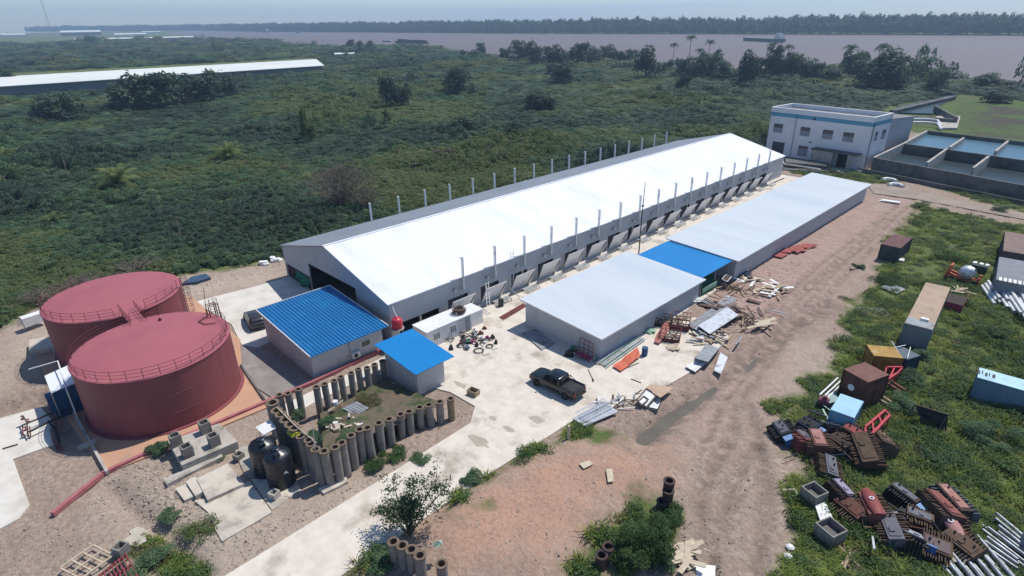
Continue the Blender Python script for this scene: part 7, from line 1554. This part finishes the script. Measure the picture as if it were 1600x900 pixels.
transformer(1268, 676, -.4, 'dark transformer with white plate left of the light blue box', body=navy, fin=black_metal, lid=black_metal, box=navy)
transformer(1296, 680, .2, 'low dark navy transformer tucked under the light blue box', 1.8, .8, 1.0, navy, black_metal, gb)
transformer(1315, 705, -.5, 'brown finned transformer in the middle of the upper scrap group', 1.8, 1.0, 1.3, br_, br_, rust_dark, plate=False, fins=13)
transformer(1338, 692, -.3, 'red lidded transformer leaning on the big finned ones', 2.0, .8, 1.5, rust_dark, br_, M('red_rust_lid', (.30, .06, .06), (.22, .05, .05), sc=2, rough=.7), plate=False)
transformer(1352, 718, -.9, 'largest brown finned transformer at the right of the upper group', 2.6, 1.1, 1.7, br_, br_, br_, plate=False, fins=16, tip=.25, rad=.5); transformer(1366, 704, -1.0, 'tilted brown transformer behind the largest finned one', 2.4, 1.0, 1.6, br_, br_, br_, plate=False, fins=11, tip=-.2, rad=.5)
transformer(1304, 782, -.5, 'dark transformer with nameplate and blue box at the left of the lower group', body=black_metal, fin=rust_dark, lid=M('lilac_edge', (.30, .26, .34), rough=.6), box=blue_lid)
transformer(1330, 806, -.4, 'rusty transformer with drooping fins in the lower group', 1.9, 1.0, 1.2, rust, br_, rust, plate=False)
transformer(1362, 812, -1.0, 'domed red transformer with a pale ring in the lower group', 2.3, 1.0, 1.5, rust_red, br_, M('dome_red', (.26, .06, .055), (.19, .045, .04), sc=2, rough=.6), plate=False, dome=True)
transformer(1392, 842, -1.0, 'grey curved lidded transformer in front of the domed red one', 2.2, .9, 1.3, gb, br_, gb, plate=False)
transformer(1402, 787, -.25, 'dark transformer with a bright blue box standing alone above the lower group', 1.8, .8, 1.3, rust_dark, black_metal, gb, box=blue_lid)
transformer(1408, 820, -.2, 'small dark transformer with a lilac cover in the middle of the lower group', 1.3, .7, 1.0, navy, black_metal, MATS['lilac_edge'], plate=False)
transformer(1412, 858, .0, 'grey topped transformer with a blue box at the front of the lower group', 2.0, .9, 1.3, black_metal, black_metal, sheet_grey, box=M('royal', (.04, .12, .34), rough=.5))
transformer(1430, 826, .2, 'grey square lidded transformer in the centre of the lower group', 1.5, .9, 1.3, br_, br_, gb, plate=False); transformer(1452, 862, .3, 'brown square lidded transformer near the galvanised pipes', 1.6, 1.0, 1.3, br_, br_, M('mauve_lid', (.16, .12, .12), rough=.7), plate=False)
transformer(1462, 812, -.85, 'long rusty red transformer with a pale rim in the lower group', 3.0, 1.0, 1.5, rust, br_, rust_red, plate=False, fins=16); transformer(1484, 800, -.85, 'long tan lidded transformer at the outer right of the lower group', 2.8, .8, 1.4, rust_dark, gb, pk, plate=False, fins=10)
transformer(1486, 834, -.85, 'pink oval topped transformer beside the galvanised pipes', 2.2, 1.0, 1.2, rust, br_, M('pale_pink', (.42, .22, .21), (.34, .17, .16), sc=2, rough=.7), plate=False, dome=True); transformer(1500, 862, -.4, 'striped finned transformer half under the galvanised pipes', 2.0, 1.0, 1.1, br_, br_, br_, plate=False, fins=10)
heap('scrap_heap', 1402, 838, 30, 12, 46, 1.8, .09, [rust_dark, rust, br_, galv, black_metal], 'tangle of rusty bars and strips among the lower group of transformers', .9, None, .35, .07)
heap('scrap_heap', 1305, 705, 28, 14, 40, 1.7, .09, [rust_dark, rust, br_, navy, black_metal], 'tangle of rusty bars among the upper group of transformers', .9, None, .35, .07)
heap('scrap_heap', 1300, 650, 10, 10, 14, 1.6, .12, [navy, sheet_blue, black_metal, mint], 'dark blue scrap between the brown box and the light blue box', .6, None, .3, .1)
m1 = MB(); m1.tube([Gh(1222, 772)+Vector((0, 0, .15)), Gh(1238, 774)+Vector((0, 0, .4)), Gh(1252, 785)+Vector((0, 0, .1))], .14, 6); single(m1, 'bent_plank', timber_pale, 'bent pale plank left of the open concrete boxes', 'plank')
for k, (u, v) in enumerate(((1234, 857), (1231, 871))): p = Gh(u, v); m1 = MB(); m1.lathe([(0, 0), (.22, .03), (.27, .14), (.15, .24), (0, .26)], c=p, n=9); single(m1, 'white_bag', white_paint, ['larger pale bag on the grass below the concrete boxes', 'smaller pale bag on the grass below the concrete boxes'][k], 'bag')
heap('slatted_pallet', 1322, 873, 3, 3, 8, 2.0, .1, [timber_dark, timber], 'broken dark slats lying in the dry grass at the bottom', .1, -1.0, .02)
m1 = MB(); p = Gh(687, 878); p.z = 1.5
for k in range(7): a = k*.9; r_ = random.uniform(.22, .4); m1.hull_quad(p+Vector((-.1, -.1, .02*k)), p+Vector((r_*math.cos(a), r_*math.sin(a), .02)), p+Vector((r_*math.cos(a+1), r_*math.sin(a+1), random.uniform(.05, .2))), p+Vector((.1*math.cos(a+1.5), .1*math.sin(a+1.5), .22)), .02)
single(m1, 'torn_sack', M('sack_green', (.20, .30, .22), (.40, .45, .38), sc=4, rough=.8), 'pale green torn sack on top of the pile at the bottom', 'sack')
for a in ((492, 690, 1.6, .9, 1.8, 'grey green plants behind the corner piles in the enclosure', leaf_b, 1400), (512, 664, 1.2, .7, 1.8, 'dark weeds beside the tan boulder in the enclosure', leaf_a, 1000), (575, 628, .8, .35, 3.2, 'short grass tuft bed beside the ribbed metal panel', grass_dry, 1500), (548, 688, 1.8, .4, 2.4, 'mossy weeds along the front piles of the enclosure', leaf_a, 1300), (466, 655, .8, 1.0, 1.6, 'spiky plants behind the yellow tarpaulin', leaf_b, 900)):
    shrub(a[0], a[1], a[3], a[4], a[5], a[6], a[7], z=a[2])
for a in ((250, 705, .8, 2.4, 'bright green weeds in the shade left of the column footing', leaf_a, 1500), (310, 830, .5, 3.0, 'thin weeds below the large broken slab', leaf_c, 900), (262, 812, .4, 2.0, 'small weeds in the gully near the pale rubble', leaf_a, 800), (335, 712, .4, 2.5, 'weeds along the lower edge of the column footing', leaf_a, 900), (655, 730-10, .4, 2.0, 'weeds at the right of the front pile row', leaf_a, 700)):
    shrub(*a[:7])
# wet stains on the yard
for k, (u, v, a, b_) in enumerate(((748, 690, 1.3, .5), (838, 657, .8, .4), (795, 672, .6, .3), (720, 603, .9, .3), (770, 655, .5, .3))):
    p = G(u, v); m1 = MB(); m1.add([(p.x+a*math.cos(q)*random.uniform(.6, 1.1), p.y+b_*math.sin(q)*random.uniform(.7, 1.3), .104) for q in np.linspace(0, 5.9, 14)], [tuple(range(14))]); structure('damp_patch', m1, M('damp', (.42, .36, .29), (.36, .31, .25), sc=2, rough=.6))
